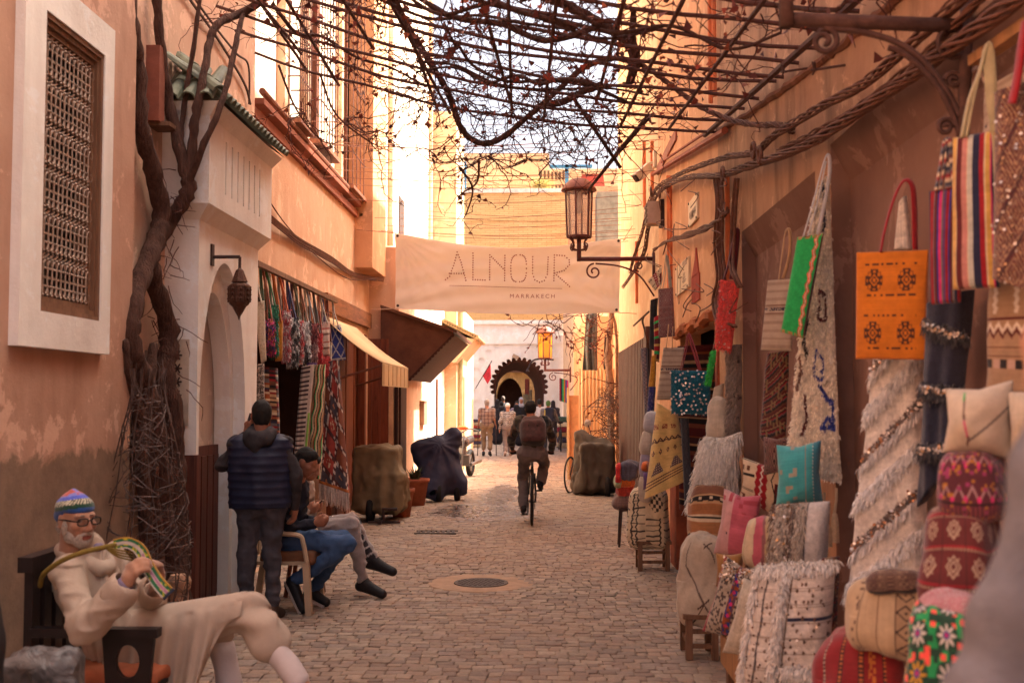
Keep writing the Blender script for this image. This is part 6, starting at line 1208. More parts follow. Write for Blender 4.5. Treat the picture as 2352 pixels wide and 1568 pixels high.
    H('scarf', 'red and green striped scarf behind the lattice bag', 'scarf', [(1502, 730), (1520, 720), (1514, 832), (1503, 828)], 11.9, 20, lambda U, V: bands(fr(V * 3), [(2, 'red'), (1, 'green'), (2, 'maroon'), (1, 'yellow')]), .05, (14, 60), 'sheet')
    H('pennant', 'small red edged cloth pennant above the dark scarf', 'cloth', [(1487, 645), (1520, 612), (1520, 650), (1505, 668)], 11.9, 15, p_redzig, .02, (20, 20), 'sheet')
    H('scarf', 'mustard yellow knitted scarf hanging below the dark scarf', 'scarf', [(1497, 818), (1508, 814), (1505, 888), (1489, 888)], 11.8, 20, p_lozenge((.55, .25, .02), (.42, .17, .01), (.6, .33, .05), 3, 5), .05, (20, 40), 'sheet', mat=WOOL)
    H('scarf', 'deep blue spotted scarf hanging below the mustard scarf', 'scarf', [(1491, 888), (1506, 888), (1498, 1040), (1478, 1052)], 11.7, 20, p_lozenge((.025, .03, .15), (.03, .03, .1), (.2, .15, .25), 2, 12), .06, (20, 60), 'sheet')
    H('scarf', 'grey flecked narrow scarf by the shutter post', 'scarf', [(1472, 800), (1484, 798), (1490, 952), (1482, 952)], 12.6, 25, p_lozenge((.22, .19, .2), (.08, .07, .09), (.3, .2, .2), 4, 30), .05, (16, 70), 'sheet')
    H('scarf', 'dark striped narrow scarf beside the flecked scarf', 'scarf', [(1484, 800), (1492, 800), (1497, 945), (1490, 950)], 12.4, 25, p_stripes([(2, 'navy'), (1, 'grey'), (2, 'black')]), .04, (14, 40), 'sheet')
    H('kilim', 'dark red striped kilim hung at the back of the rug stall', 'rug', [(1556, 795), (1650, 790), (1650, 1190), (1560, 1170)], 11.2, 5, lambda U, V: bands(fr(V * 6 + .1 * h2(V * 70)), [(4, 'maroon'), (1, 'rust'), (3, (.07, .02, .02)), (1, 'tan'), (2, 'black'), (2, (.22, .06, .03))]) * .8, .03, (20, 160), 'sheet')
    H('runner', 'narrow dark blue runner with pale fringe at its foot', 'rug', [(1563, 960), (1581, 960), (1592, 1178), (1574, 1184)], 9.9, 15, p_lozenge((.025, .028, .04), (.06, .06, .07), (.02, .02, .03), 2, 22), .03, (20, 100), 'sheet')
    t, Fr, N, U, V = H('fringed_rug', 'beige tufted rug hanging in a narrow roll beside the bare pier', 'rug', [(1672, 800), (1700, 790), (1700, 1120), (1676, 1180)], 8.3, 35, lambda U, V: put(paint(U.shape, (.34, .25, .19)), h2(U * 9, V * 60) > .86, (.08, .05, .04)), .12, (24, 120), 'sheet', mat=WOOL, wr=.03); P = Fr.reshape(-1, 3); k = rng.integers(0, len(P), 3200); blades('pile', P[k], N + np.array([-.3, 0, -.4]) + rng.normal(0, .5, (3200, 3)), .03, .003, (.36, .27, .21), t)
    H('cloth_roll', 'narrow cream cloth hanging with a green tie under the coral bag', 'cloth', [(1640, 890), (1664, 880), (1650, 1010), (1612, 1060)], 8.6, 20, lambda U, V: put(paint(U.shape, (.55, .46, .36)), (np.abs(V - .28) < .025) & (U < .5), (.03, .4, .08)), .08, (24, 50), 'sheet')
    t, *_ = pouf('cushion', 'plump cream cushion bulging above the white fur cushion', 'cushion', (1620, 918, 1682, 1012), 8.5, 25, .22, lambda f, U, V: p_plain((.55, .46, .35))(U, V), 2.6, 24)
    t, Fr, N, U, V = H('fur_cushion', 'long haired white fur cushion on the striped brown pouf', 'cushion', [(1622, 1010), (1698, 1000), (1690, 1120), (1592, 1150)], 7.95, 25, p_plain('white', .2), .26, (36, 46), 'pillow', mat=WOOL); P = Fr.reshape(-1, 3); k = rng.integers(0, len(P), 5200); blades('fur', P[k], N * .6 + np.array([-.2, 0, -.7]) + rng.normal(0, .35, (5200, 3)), .075, .003, (.88, .80, .70), t, None, .5)
    # the stool at the near end and what it carries
    stool('low wooden stool under the big cream stitched pouf', (1569, 1400, 1640, 1488), 7.75, .34, .36)
    pouf('pouf', 'big cream wool pouf with dark stitched crosses on a low stool', 'pouf', (1562, 1238, 1672, 1418), 7.75, 20, .36, p_xcream, 4.2, 70, wr=.02)
    pouf('pouf', 'brown and rust striped kilim pouf on top of the cream pouf', 'pouf', (1583, 1118, 1692, 1242), 7.9, 20, .34, p_rows, 3.4, 60)
    H('cushion', 'dusty pink square cushion leaning in the middle of the heap', 'cushion', [(1668, 1132), (1742, 1146), (1735, 1288), (1646, 1262)], 6.75, 22, p_pink, .17, (60, 60), 'pillow')
    H('cushion', 'cream cushion with a red zigzag band behind the pink one', 'cushion', [(1712, 1058), (1800, 1076), (1796, 1186), (1704, 1150)], 7.05, 25, p_redzig, .12, (70, 70), 'pillow')
    H('cushion', 'turquoise cushion with a dark teal edge perched on the shaggy pouf', 'cushion', [(1790, 1030), (1880, 1020), (1884, 1146), (1788, 1164)], 5.4, 18, p_tealpil, .2, (70, 70), 'pillow')
    pouf('cushion', 'small cushion striped cream, pink and pale yellow beside the pink one', 'cushion', (1708, 1196, 1796, 1300), 6.3, 20, .16, lambda f, U, V: bands(U + .08 * V, [(5, 'cream'), (3, 'pink'), (1, (.3, .12, .12)), (5, (.55, .40, .22))]), 2.8, 34)
    t, Fr, N, U, V = H('shaggy_pouf', 'tall shaggy cream pouf with brown flecks and a plain white side', 'pouf', [(1778, 1158), (1906, 1150), (1900, 1318), (1768, 1312)], 5.15, 22, lambda U, V: put(put(paint(U.shape, (.48, .38, .29)), U > .66, (.58, .52, .47)), np.abs(U - .64) < .015, (.07, .05, .05)), .26, (40, 50), 'bag', mat=WOOL)
    P = Fr.reshape(-1, 3); u = U.reshape(-1); k = rng.choice(np.where(u < .6)[0], 4200); c_ = np.where((fr(u[k] * 3.2) < .4)[:, None] & (rng.random(4200) > .4)[:, None], np.array([[.16, .09, .06]]), np.array([[.54, .43, .33]])); blades('pile', P[k], N * .8 + np.array([-.2, 0, -.45]) + rng.normal(0, .45, (4200, 3)), .035, .003, c_, t)
    q = rng.choice(np.where(u < .5)[0], 30); sequins('sequins', P[q] + N * .02, N, .007, t)
    t, Fr, N, U, V = H('cushion', 'sequined cushion with a red edge and a dark patterned band', 'cushion', [(1668, 1288), (1744, 1316), (1712, 1476), (1622, 1440)], 6.15, 25, p_sequinband, .17, (90, 90), 'pillow', mat=WOOL); P = Fr.reshape(-1, 3); v = V.reshape(-1); k = rng.choice(np.where(v < .25)[0], 160); sequins('sequins', P[k], N, .006, t)
    H('cushion', 'rust orange cushion edge peeping behind the sequined cushion', 'cushion', (1648, 1274, 1704, 1342), 6.5, 20, p_plain((.33, .15, .04)), .12, (24, 24), 'pillow')
    H('cushion', 'plain off white fluffy cushion slumped on the bench end', 'cushion', [(1712, 1338), (1790, 1350), (1760, 1520), (1668, 1488)], 5.55, 25, p_plain((.52, .43, .32), .2), .2, (40, 40), 'pillow', mat=WOOL)
    t, Fr, N, U, V = H('blanket', 'large white handira blanket bundled upright, dotted with dark sequins', 'blanket', [(1742, 1300), (1920, 1286), (1898, 1625), (1696, 1600)], 4.75, 20, p_bigblanket, .3, (90, 120), 'bag', mat=WOOL, wr=.02)
    P = Fr.reshape(-1, 3); u, v = U.reshape(-1), V.reshape(-1); k = np.concatenate([rng.choice(np.where(v < .05)[0], 1500), rng.choice(np.where(np.abs(u - .40) < .025)[0], 1500), rng.choice(np.where((np.abs(v - .72) < .03) & (u > .5))[0], 900), rng.choice(np.where(u < .04)[0], 900)]); blades('tufts', P[k], N * .8 + np.array([-.2, 0, -.2]) + rng.normal(0, .55, (len(k), 3)), .04, .003, (.86, .77, .68), t); k = rng.integers(0, len(P), 90); sequins('sequins', P[k], N, .005, t, ((220, 200, 180), (110, 70, 50), (90, 60, 50)))
    H('kilim', 'dark red kilim standing folded behind the white blanket', 'rug', [(1890, 1280), (1928, 1278), (1918, 1520), (1886, 1540)], 5.0, 40, p_dark_kilim, .06, (24, 60), 'sheet')
    z = .47; tb = thing('bench', 'pale wooden bench carrying the cushions and the white blanket', 'bench', (1.2, 5.4, 0)); top = MB().box(1.0, 1.42, 4.55, 6.25, z - .05, z); top.obj('seat', RAWWOOD, tb); MB().box(.985, 1.0, 4.55, 6.25, z - .17, z - .01).obj('apron', RAWWOOD, tb)
    for x in (1.04, 1.38):
        for y in (4.62, 6.15): MB().box(x - .035, x + .035, y - .04, y + .04, 0, z - .05).obj('leg', OLDWOOD, tb)
    # the heap at the near right corner, on a crate
    cr = thing('crate', 'rough wooden crate under the kilim poufs in the near right corner', 'crate', (1.2, 3.5, 0)); b = MB()
    for k in range(4): b.box(.78, .81, 2.5, 4.4, .02 + k * .105, .11 + k * .105).box(.81, 1.45, 4.38, 4.4, .02 + k * .105, .11 + k * .105)
    b.obj('slats', OLDWOOD, cr); MB().box(.78, 1.48, 2.5, 4.4, .435, .455).obj('lid', OLDWOOD, cr)
    pouf('pouf', 'red kilim pouf with orange bands at the foot of the heap', 'pouf', (1880, 1458, 2125, 1640), 3.75, 35, .36, p_redk, 4.2, 80)
    pouf('pouf', 'tan kilim pouf with a dark lozenge seam, carrying a small purse', 'pouf', (1950, 1330, 2205, 1482), 3.6, 38, .34, p_tanp, 3.6, 80)
    pouf('purse', 'small brown woven purse with a black fringe lying on the tan pouf', 'purse', (1988, 1312, 2120, 1362), 3.5, 30, .10, lambda f, U, V: put(p_lozenge((.12, .06, .045), (.07, .035, .03), (.25, .16, .1), 8, 3)(U, V), V > .8, (.02, .015, .015)), 3.2, 34, tilt=.12)
    pouf('pouf', 'maroon kilim pouf with white lozenge embroidery under the purple one', 'pouf', (2124, 1168, 2300, 1388), 3.1, 30, .28, p_maroonk, 4.6, 90)
    pouf('pouf', 'purple and pink zigzag kilim pouf under the cream cushion', 'pouf', (2158, 1032, 2318, 1186), 3.1, 30, .28, p_purple, 4.2, 80)
    H('cushion', 'cream cushion with black and pink stitched lines on top of the heap', 'cushion', [(2182, 902), (2318, 884), (2322, 1046), (2176, 1030)], 3.06, 24, lambda U, V: p_ycream(0, U, V), .2, (80, 80), 'pillow', wr=.02)
    H('cushion', 'plain cream cushion cut by the right edge of the picture', 'cushion', [(2322, 910), (2440, 890), (2440, 1080), (2326, 1060)], 2.98, 28, p_plain((.52, .42, .30)), .2, (30, 30), 'pillow', wr=.02)
    pouf('pouf', 'green, red and white floral pouf in the bottom right corner', 'pouf', (2084, 1400, 2260, 1600), 2.85, 28, .26, p_floral, 4, 90)
    pouf('cushion', 'small pink and white checked cushion on the floral pouf', 'cushion', (2118, 1368, 2262, 1450), 2.85, 30, .18, lambda f, U, V: p_lozenge((.42, .1, .14), (.5, .4, .38), (.45, .16, .18), 6, 4)(U, V), 3, 40, tilt=.1)
    # the farther stool, its lattice pouf and the draped yellow kilim
    stool('small slatted wooden stool under the black and white lattice pouf', (1463, 1238, 1534, 1298), 11.6, .34, .34)
    pouf('pouf', 'cream pouf with a black woven lattice on a small stool', 'pouf', (1446, 1126, 1534, 1250), 11.6, 15, .34, p_lattice, 5, 70)
    t, Fr, N, U, V = H('kilim', 'golden yellow kilim with dark figures draped over the cushions', 'rug', [(1509, 924), (1558, 954), (1580, 1102), (1480, 1146)], 10.6, 12, p_yellow, .14, (110, 170), 'sheet', drape=.012)
    for i, (bb, Y, c, l) in enumerate((((1466, 1090, 1500, 1150), 11.5, (.5, .42, .34), 'cream cushion at the foot of the stack beside the yellow kilim'), ((1468, 1040, 1502, 1095), 11.5, (.33, .28, .36), 'pale lilac cushion in the stack beside the yellow kilim'), ((1470, 990, 1506, 1045), 11.5, (.5, .42, .34), 'cream cushion third up in the stack beside the yellow kilim'), ((1478, 945, 1516, 995), 11.5, (.40, .38, .40), 'grey white cushion at the top of the stack beside the yellow kilim'), ((1474, 1060, 1492, 1080), 11.2, (.6, .12, .02), 'small orange cushion squeezed into the stack'))):
        pouf('cushion', l, 'cushion', bb, Y, 15, .2, (lambda cc: lambda f, U, V: p_plain(cc)(U, V))(c), 3, 20)
    H('cushion', 'round purple cushion peeping below the yellow kilim', 'cushion', (1478, 1085, 1494, 1122), 11.1, 10, p_plain('purple'), .1, (16, 16), 'pillow')
    ty = 13.4; ts = thing('stool', 'dark thin legged stool under the stack of bright folded textiles', 'stool', at(1434, 1240, ty)); zt = at(1434, 1165, ty).z; a, b_ = at(1420, 1165, ty).x, at(1450, 1165, ty).x; MB().box(a, b_, ty - .15, ty + .15, zt - .03, zt).obj('seat', DARKIRON, ts)
    for x, y, s in ((a + .03, ty - .13, -.03), (b_ - .03, ty - .13, .02), (a + .03, ty + .13, -.02), (b_ - .03, ty + .13, .02)): MB().tube([(x, y, zt - .03), (x + s, y, 0)], .014, 6).obj('leg', DARKIRON, ts)
    for i, (bb, c, l, e) in enumerate((((1412, 1130, 1458, 1168), (.2, .12, .1), 'dark shaggy textile at the foot of the bright stack', 3), ((1416, 1112, 1456, 1138), (.5, .05, .03), 'bright red folded textile in the stack on the dark stool', 4), ((1418, 1092, 1458, 1116), (.62, .14, .02), 'bright orange folded textile in the stack on the dark stool', 4), ((1410, 1086, 1432, 1118), (.4, .45, .25), 'pale green fluffy textile at the side of the bright stack', 2.5), ((1426, 1064, 1466, 1100), (.10, .09, .12), 'slate grey folded cushion on top of the bright stack', 4), ((1416, 1068, 1426, 1104), (.6, .02, .02), 'thin upright red roll beside the slate cushion', 4))):
        pouf('folded_textile', l, 'textile', bb, ty - .02 * i, 10, .26, (lambda cc: lambda f, U, V: p_plain(cc, .3)(U, V))(c), e, 20, mat=WOOL, wr=.03)
def stool(label, bb, Y, w_, d):
    x0, y0, x1, y1 = bb; c = gnd((x0 + x1) / 2, y1 - 2); z = at((x0 + x1) / 2, y0, Y).z; a, b = at(x0, y0, Y).x, at(x1, y0, Y).x; t = thing('stool', label, 'stool', ((a + b) / 2, Y, 0)); z = max(z, .18)
    MB().box(a - .02, b + .02, Y - d / 2, Y + d / 2, z - .03, z).obj('seat', OLDWOOD, t)
    for x in (a + .02, b - .02):
        for y in (Y - d / 2 + .03, Y + d / 2 - .03): MB().beam((x, y, z - .03), (x, y, 0), .045, .045, (0, 1, 0)).obj('leg', OLDWOOD, t)
    r = MB()
    for zz in (z * .3, z * .62): r.beam((a + .042, Y - d / 2 + .03, zz), (b - .042, Y - d / 2 + .03, zz), .025, .03).beam((a + .02, Y - d / 2 + .05, zz + .02), (a + .02, Y + d / 2 - .05, zz + .02), .025, .03)
    r.obj('rungs', OLDWOOD, t)
right_stall()
# ---------------------------------------------------------------- the left hand shop
def left_shop():
    rl = thing('rail', 'wooden rail over the left shop from which the bags hang', 'rail', (-2.72, 12.5, 3.0)); MB().beam(onX(588, 604, -2.72), onX(772, 692, -2.72), .05, .05).obj('batten', OLDWOOD, rl)
    G = [((583, 696), (607, 690), (612, 828), (600, 836), (.56, .46, .34), (.5, .46, .38), 'long cream folded bag, first on the rail next to the white portal', 'plain'),
         ((610, 735), (630, 732), (630, 810), (612, 812), (.06, .02, .05), (.3, .1, .05), 'dark bag with coloured pompoms, second on the rail', 'dots'),
         ((617, 702), (637, 700), (637, 814), (619, 816), (.012, .17, .08), (.05, .16, .06), 'emerald green tufted bag on the rail', 'shag'),
         ((634, 738), (650, 735), (649, 828), (632, 830), (.5, .20, .02), (.5, .13, .02), 'mustard orange bag between the green and the pink bags', 'plain'),
         ((648, 714), (666, 712), (664, 826), (646, 826), (.5, .12, .14), (.5, .1, .02), 'pink and white shaggy bag on the rail', 'speck'),
         ((660, 732), (687, 728), (684, 838), (657, 842), (.03, .025, .025), (.05, .05, .14), 'black and white speckled shaggy bag on the rail', 'bw'),
         ((681, 738), (696, 736), (693, 828), (679, 832), (.52, .05, .05), (.13, .1, .05), 'scarlet bag between the speckled and the white bags', 'speck'),
         ((692, 738), (712, 738), (710, 828), (690, 828), (.62, .56, .54), (.3, .12, .06), 'white bag with black patches on the rail', 'cow'),
         ((708, 744), (729, 742), (727, 830), (706, 832), (.28, .05, .05), (.3, .3, .3), 'dark red and blush shaggy bag on the rail', 'ombre'),
         ((727, 766), (738, 764), (736, 842), (727, 844), (.5, .012, .02), (.1, .08, .07), 'narrow bright red bag on the rail', 'shag'),
         ((736, 740), (757, 738), (757, 816), (736, 818), (.56, .40, .34), (.4, .35, .28), 'cream bag with pink woven bands on the rail', 'bandsy'),
         ((762, 748), (783, 746), (795, 826), (759, 830), (.05, .07, .30), (.42, .4, .38), 'royal blue bag with white lattice lines at the far end of the rail', 'blue'),
         ((704, 832), (728, 832), (726, 860), (705, 862), (.08, .03, .12), None, 'purple bag with a yellow green tuft hanging lowest', 'purpley'),
         ((737, 820), (756, 818), (753, 858), (740, 862), (.55, .03, .03), None, 'scarlet fringed bag hanging below the cream banded bag', 'shag')]
    for i, (a, b, c, d, col, hc, lab, st) in enumerate(G):
        mx = (a[0] + b[0] + c[0] + d[0]) / 4; Y = 2.66 * F / (1245 - mx)
        def f(U, V, col=col, st=st):
            A = paint(U.shape, col); hs = h2(U * 9, V * 22)
            if st == 'dots': put(A, hs > .7, 'hotpink'); put(A, (hs > .5) & (hs < .6), 'orange'); put(A, hs < .12, 'blue')
            if st == 'speck': put(A, hs > .62, (.62, .5, .48)); put(A, hs < .2, (.4, .02, .03))
            if st == 'bw': put(A, hs > .72, (.6, .56, .54))
            if st == 'cow': put(A, vnoise(np.stack([U * 3, V * 5, U * 0], -1)) > .12, (.05, .035, .035))
            if st == 'ombre': put(A, V > .5, (.50, .28, .26)); put(A, hs > .8, (.1, .015, .02))
            if st == 'bandsy': A[:] = bands(fr(V * 2.5), [(3, (.58, .44, .38)), (1, (.4, .12, .1)), (2, (.6, .5, .42)), (1, (.2, .1, .08))])
            if st == 'blue': d_ = np.abs(tri(U * 1.5) - tri(V * 2.2)); put(A, (d_ < .12) | (np.abs(V - .05) < .03) | (np.abs(V - .95) < .025), (.6, .58, .56))
            if st == 'purpley': put(A, (np.abs(U - .55) < .2) & (V > .3), (.5, .55, .02))
            return A * (1 + .2 * (h2(V * 60, U * 20) - .5))[..., None]
        top = []
        if hc is not None:
            w0 = (a[0] + b[0]) / 2; s = (w0 - 588) / 184; hx, hy = w0 - 13 - 6 * (1 - s) + (4 if i == 11 else 0), 606 + 88 * max(0, (w0 - 14 - 588)) / 184
            for o in (-.3, .25): top.append([(w0 + o * (b[0] - a[0]), a[1] + 2), (w0 - 6 + o * 6, (a[1] + hy) / 2), (hx + o * 4, hy)])
        t, Fr, N, U, V = hang('tote_bag', lab, 'bag', [a, b, c, d], Y, -20, f, .09, (24, 50), handles=top, hcol=hc or 'red', hw=.045, mat=WOOL, th=.4) if False else hang('tote_bag', lab, 'bag', [a, b, c, d], Y, -20, f, .09, (24, 50), handles=top, hcol=hc or 'red', hw=.042, mat=WOOL)
        if st in ('shag', 'speck', 'bw', 'ombre', 'dots', 'cow'):
            P = Fr.reshape(-1, 3); k = rng.integers(0, len(P), 900); blades('pile', P[k], N + np.array([0, 0, -.4]) + rng.normal(0, .5, (900, 3)), .045, .006, f(U, V).reshape(-1, 3)[k], t)
    # further straps packed on the rail, whose bags hide behind the front row
    pal = [(.3, .06, .03), (.06, .10, .04), (.42, .12, .03), (.06, .06, .2), (.2, .12, .05), (.38, .3, .24), (.13, .03, .04), (.4, .36, .3)]
    for k in range(16):
        x = 600 + k * 10.2; hy = 610 + 88 * (x - 588) / 184; Y = 2.7 * F / (1245 - x); q = [(x - 4, hy + 95), (x + 10, hy + 95), (x + 9, hy + 150), (x - 3, hy + 150)]; c = lin(np.array([0])) ; nm = ['brick', 'olive', 'orange', 'indigo', 'ochre', 'beige', 'plum', 'ivory'][k % 8]
        t, *_ = hang('tote_bag', '%s coloured bag %s the front row on the left shop rail' % (nm, 'at the near end behind' if k < 8 else 'at the far end behind'), 'bag', q, Y + .12, -20, p_plain(pal[k % 8], .4), .06, (10, 16), handles=[[(x + 3, hy + 97), (x - 1, hy + 50), (x - 4, hy)], [(x + 8, hy + 97), (x + 3, hy + 50), (x - 1, hy)]], hcol=pal[(k * 3 + 1) % 8], hw=.04)
    hang('shaggy_rug', 'grey brown shaggy rug hanging next to the white portal', 'rug', [(584, 838), (606, 834), (608, 925), (584, 940)], 10.5, -25, lambda U, V: put(put(paint(U.shape, (.2, .15, .12)), h2(U * 8, V * 30) > .6, (.45, .38, .32)), h2(U * 9 + 4, V * 33) > .8, (.05, .035, .03)), .12, (20, 60), 'sheet', mat=WOOL, wr=.03)
    rag = [(1, 'maroon'), (1, 'tan'), (1, 'navy'), (1, 'rust'), (1, 'grey'), (1, 'red'), (1, 'cream'), (1, 'black'), (1, 'brown')]
    hang('rag_rug', 'multicoloured rag rug hanging behind the standing man', 'rug', [(602, 842), (638, 846), (646, 1080), (608, 1080)], 10.9, -25, lambda U, V: bands(h2(V * 46, U * 2.5), rag) * .9, .06, (30, 150), 'sheet')
    hang('striped_rug', 'black and cream ladder striped rug in the left shop doorway', 'rug', [(692, 842), (722, 836), (700, 1090), (672, 1090)], 12.3, -15, lambda U, V: put(put(paint(U.shape, (.52, .42, .36)), (tri(V * 24) < .45) & (U < .72), (.05, .025, .03)), (U > .8) & (np.abs(V - .6) < .16), (.2, .4, .05)), .05, (30, 150), 'sheet', drape=.006)
    hang('striped_rug', 'narrow rug with wavy black and orange lines beside the ladder striped rug', 'rug', [(722, 838), (748, 836), (738, 1100), (706, 1096)], 12.7, -15, lambda U, V: bands(fr(U * 2 + .12 * np.sin(V * 30) + V * 1.5), [(2, 'cream'), (1, 'black'), (2, 'tan'), (1, 'rust'), (1, 'black'), (1, 'green')]), .05, (40, 120), 'sheet', drape=.006)
    def redrug(U, V):
        A = paint(U.shape, (.30, .04, .03)); x, y = (U * 2.2 + V * 1.0), (V * 6.0 - U * 1.3); k = h2(x * 1.0, y); put(A, k < .3, (.06, .045, .06)); put(A, (k > .75), (.20, .05, .02)); sx, sy = fr(x), fr(y); b = np.minimum(np.minimum(sx, 1 - sx), np.minimum(sy, 1 - sy) * .7) < .09; put(A, b, (.07, .02, .02)); put(A, b & (h2(x * 7, y * 6) > .55), (.55, .44, .38)); d = np.abs(sx - .5) + np.abs(sy - .5); put(A, (k < .6) & (k > .35) & (d < .26) & (h2(x * 8, y * 9) > .5), (.55, .42, .26)); put(A, (k >= .6) & (k < .75) & (np.abs(fr((sx + sy) * 3) - .5) < .16) & (d < .36), (.5, .32, .24)); put(A, (k < .3) & (d < .16) & (h2(x * 11, y * 11) > .5), (.4, .16, .08)); put(A, (U < .05) | (V > .975), (.4, .12, .03)); return A
    t, Fr, N, U, V = hang('patterned_rug', 'red and blue carpet of squares with a white fringed foot', 'rug', [(752, 830), (778, 826), (803, 1132), (732, 1108)], 13.6, -8, redrug, .07, (80, 200), 'sheet', drape=.012); fringe('fringe', Fr[-1], N, .22, (.58, .44, .38), t, 150, .008)
left_shop()
# ================================================================ PEOPLE
def V3(*a): return np.array(a, float)
SKIN = M('tanned_skin', (156, 102, 78), .55, .12, 14, 60, .15, spec=.35); SKIN2 = M('light_brown_skin', (176, 122, 96), .55, .12, 14, 60, .15, spec=.35)
HAIR = M('black_hair', (30, 24, 22), .7, .4, 60, 200, .8); SOLE = M('white_sole', (196, 184, 176), .7)
SHOE = M('black_shoe', (32, 28, 30), .6, .3, 20)
def basis(f, up=(0, 0, 1)):
    """columns: right, forward, up of a head or hand facing f"""
    f = np.array(f, float); f /= np.linalg.norm(f); u = np.array(up, float); r = np.cross(f, u); r /= np.linalg.norm(r); return np.stack([r, f, np.cross(r, f)], 1)
def head_prims(c, B, s=1.0, face=True):
    T = lambda *p: np.array(c) + B @ (np.array(p) * s); E = lambda p, r: ell(T(*p), np.array(r) * s, B)
    P = [E((0, -.012, .022), (.074, .094, .098)), E((0, .022, -.04), (.06, .066, .075)), E((0, .058, -.092), (.028, .024, .022)), cap(T(0, -.03, -.07), T(0, -.035, -.16), .055 * s, .06 * s)]
    if face:
        P += [cap(T(0, .09, .024), T(0, .108, -.022), .009 * s, .0125 * s), E((-.012, .098, -.028), (.010, .011, .008)), E((.012, .098, -.028), (.010, .011, .008)), cap(T(-.04, .074, .034), T(.04, .074, .034), .012 * s), E((-.044, .062, -.014), (.022, .022, .02)), E((.044, .062, -.014), (.022, .022, .02)),
              cap(T(-.02, .083, -.058), T(.02, .083, -.058), .0065 * s), cap(T(-.016, .082, -.068), T(.016, .082, -.068), .007 * s), E((-.076, -.008, -.002), (.010, .022, .032)), E((.076, -.008, -.002), (.010, .022, .032))]
    return P
def head_cuts(c, B, s=1.0):
    T = lambda *p: np.array(c) + B @ (np.array(p) * s)
    return [ell(T(-.031, .098, .012), np.array((.017, .014, .010)) * s, B), ell(T(.031, .098, .012), np.array((.017, .014, .010)) * s, B), cap(T(-.018, .094, -.063), T(.018, .094, -.063), .003 * s)]
def hand_prims(wr, d, pn, side, curl=.5, s=1.0):
    """palm, four unequal curled fingers and a thumb from the side of the palm; d = along the hand, pn = palm normal, side = +1/-1"""
    d = np.array(d, float); d /= np.linalg.norm(d); pn = np.array(pn, float); pn -= d * (pn @ d); pn /= np.linalg.norm(pn); x = np.cross(d, pn) * side; P = [cap(wr, wr + d * .03 * s, .026 * s, .028 * s)]
    for i, (o, L, r) in enumerate(((-.03, .070, .0088), (-.010, .080, .0092), (.011, .074, .0088), (.030, .060, .0078))):
        b = wr + d * (.078 - abs(o) * .25) * s + x * o * s; P.append(cap(wr + d * .02 * s + x * o * .7 * s, b, .0145 * s, .0125 * s)); a = curl * (.8 + .12 * i); p = b
        for sg, fr_ in ((.45, .0), (.32, .9), (.25, 1.7)):
            an = a + curl * fr_ * .9; q = p + (d * math.cos(an) + pn * math.sin(an)) * L * sg * s; P.append(cap(p, q, r * s, r * .92 * s)); p = q
    b = wr + d * .025 * s - x * .026 * s; m_ = b + (d * .6 - x * .75 + pn * .35) * .042 * s; P += [cap(b, m_, .0135 * s, .011 * s), cap(m_, m_ + (d * .85 - x * .1 + pn * .5) * .034 * s, .0105 * s, .0085 * s)]; return P
DEF = dict(pel=(0, 0, .96), chest=(0, 0, 1.27), neck=(0, -.01, 1.45), head=(0, .03, 1.62), shL=(-.185, 0, 1.40), elL=(-.235, -.03, 1.12), wrL=(-.24, .05, .88), hipL=(-.09, 0, .93), knL=(-.1, .02, .5), anL=(-.1, -.04, .09), toL=(-.115, .12, .035),
           shR=(.185, 0, 1.40), elR=(.235, -.03, 1.12), wrR=(.24, .05, .88), hipR=(.09, 0, .93), knR=(.1, .02, .5), anR=(.1, -.04, .09), toR=(.115, .12, .035))
def place_joints(loc, f, s=1.0, **kw):
    J = dict(DEF); J.update(kw); B = basis((f[0], f[1], 0)); return {k: np.array(loc, float) + B @ (np.array(v, float) * s) for k, v in J.items()}
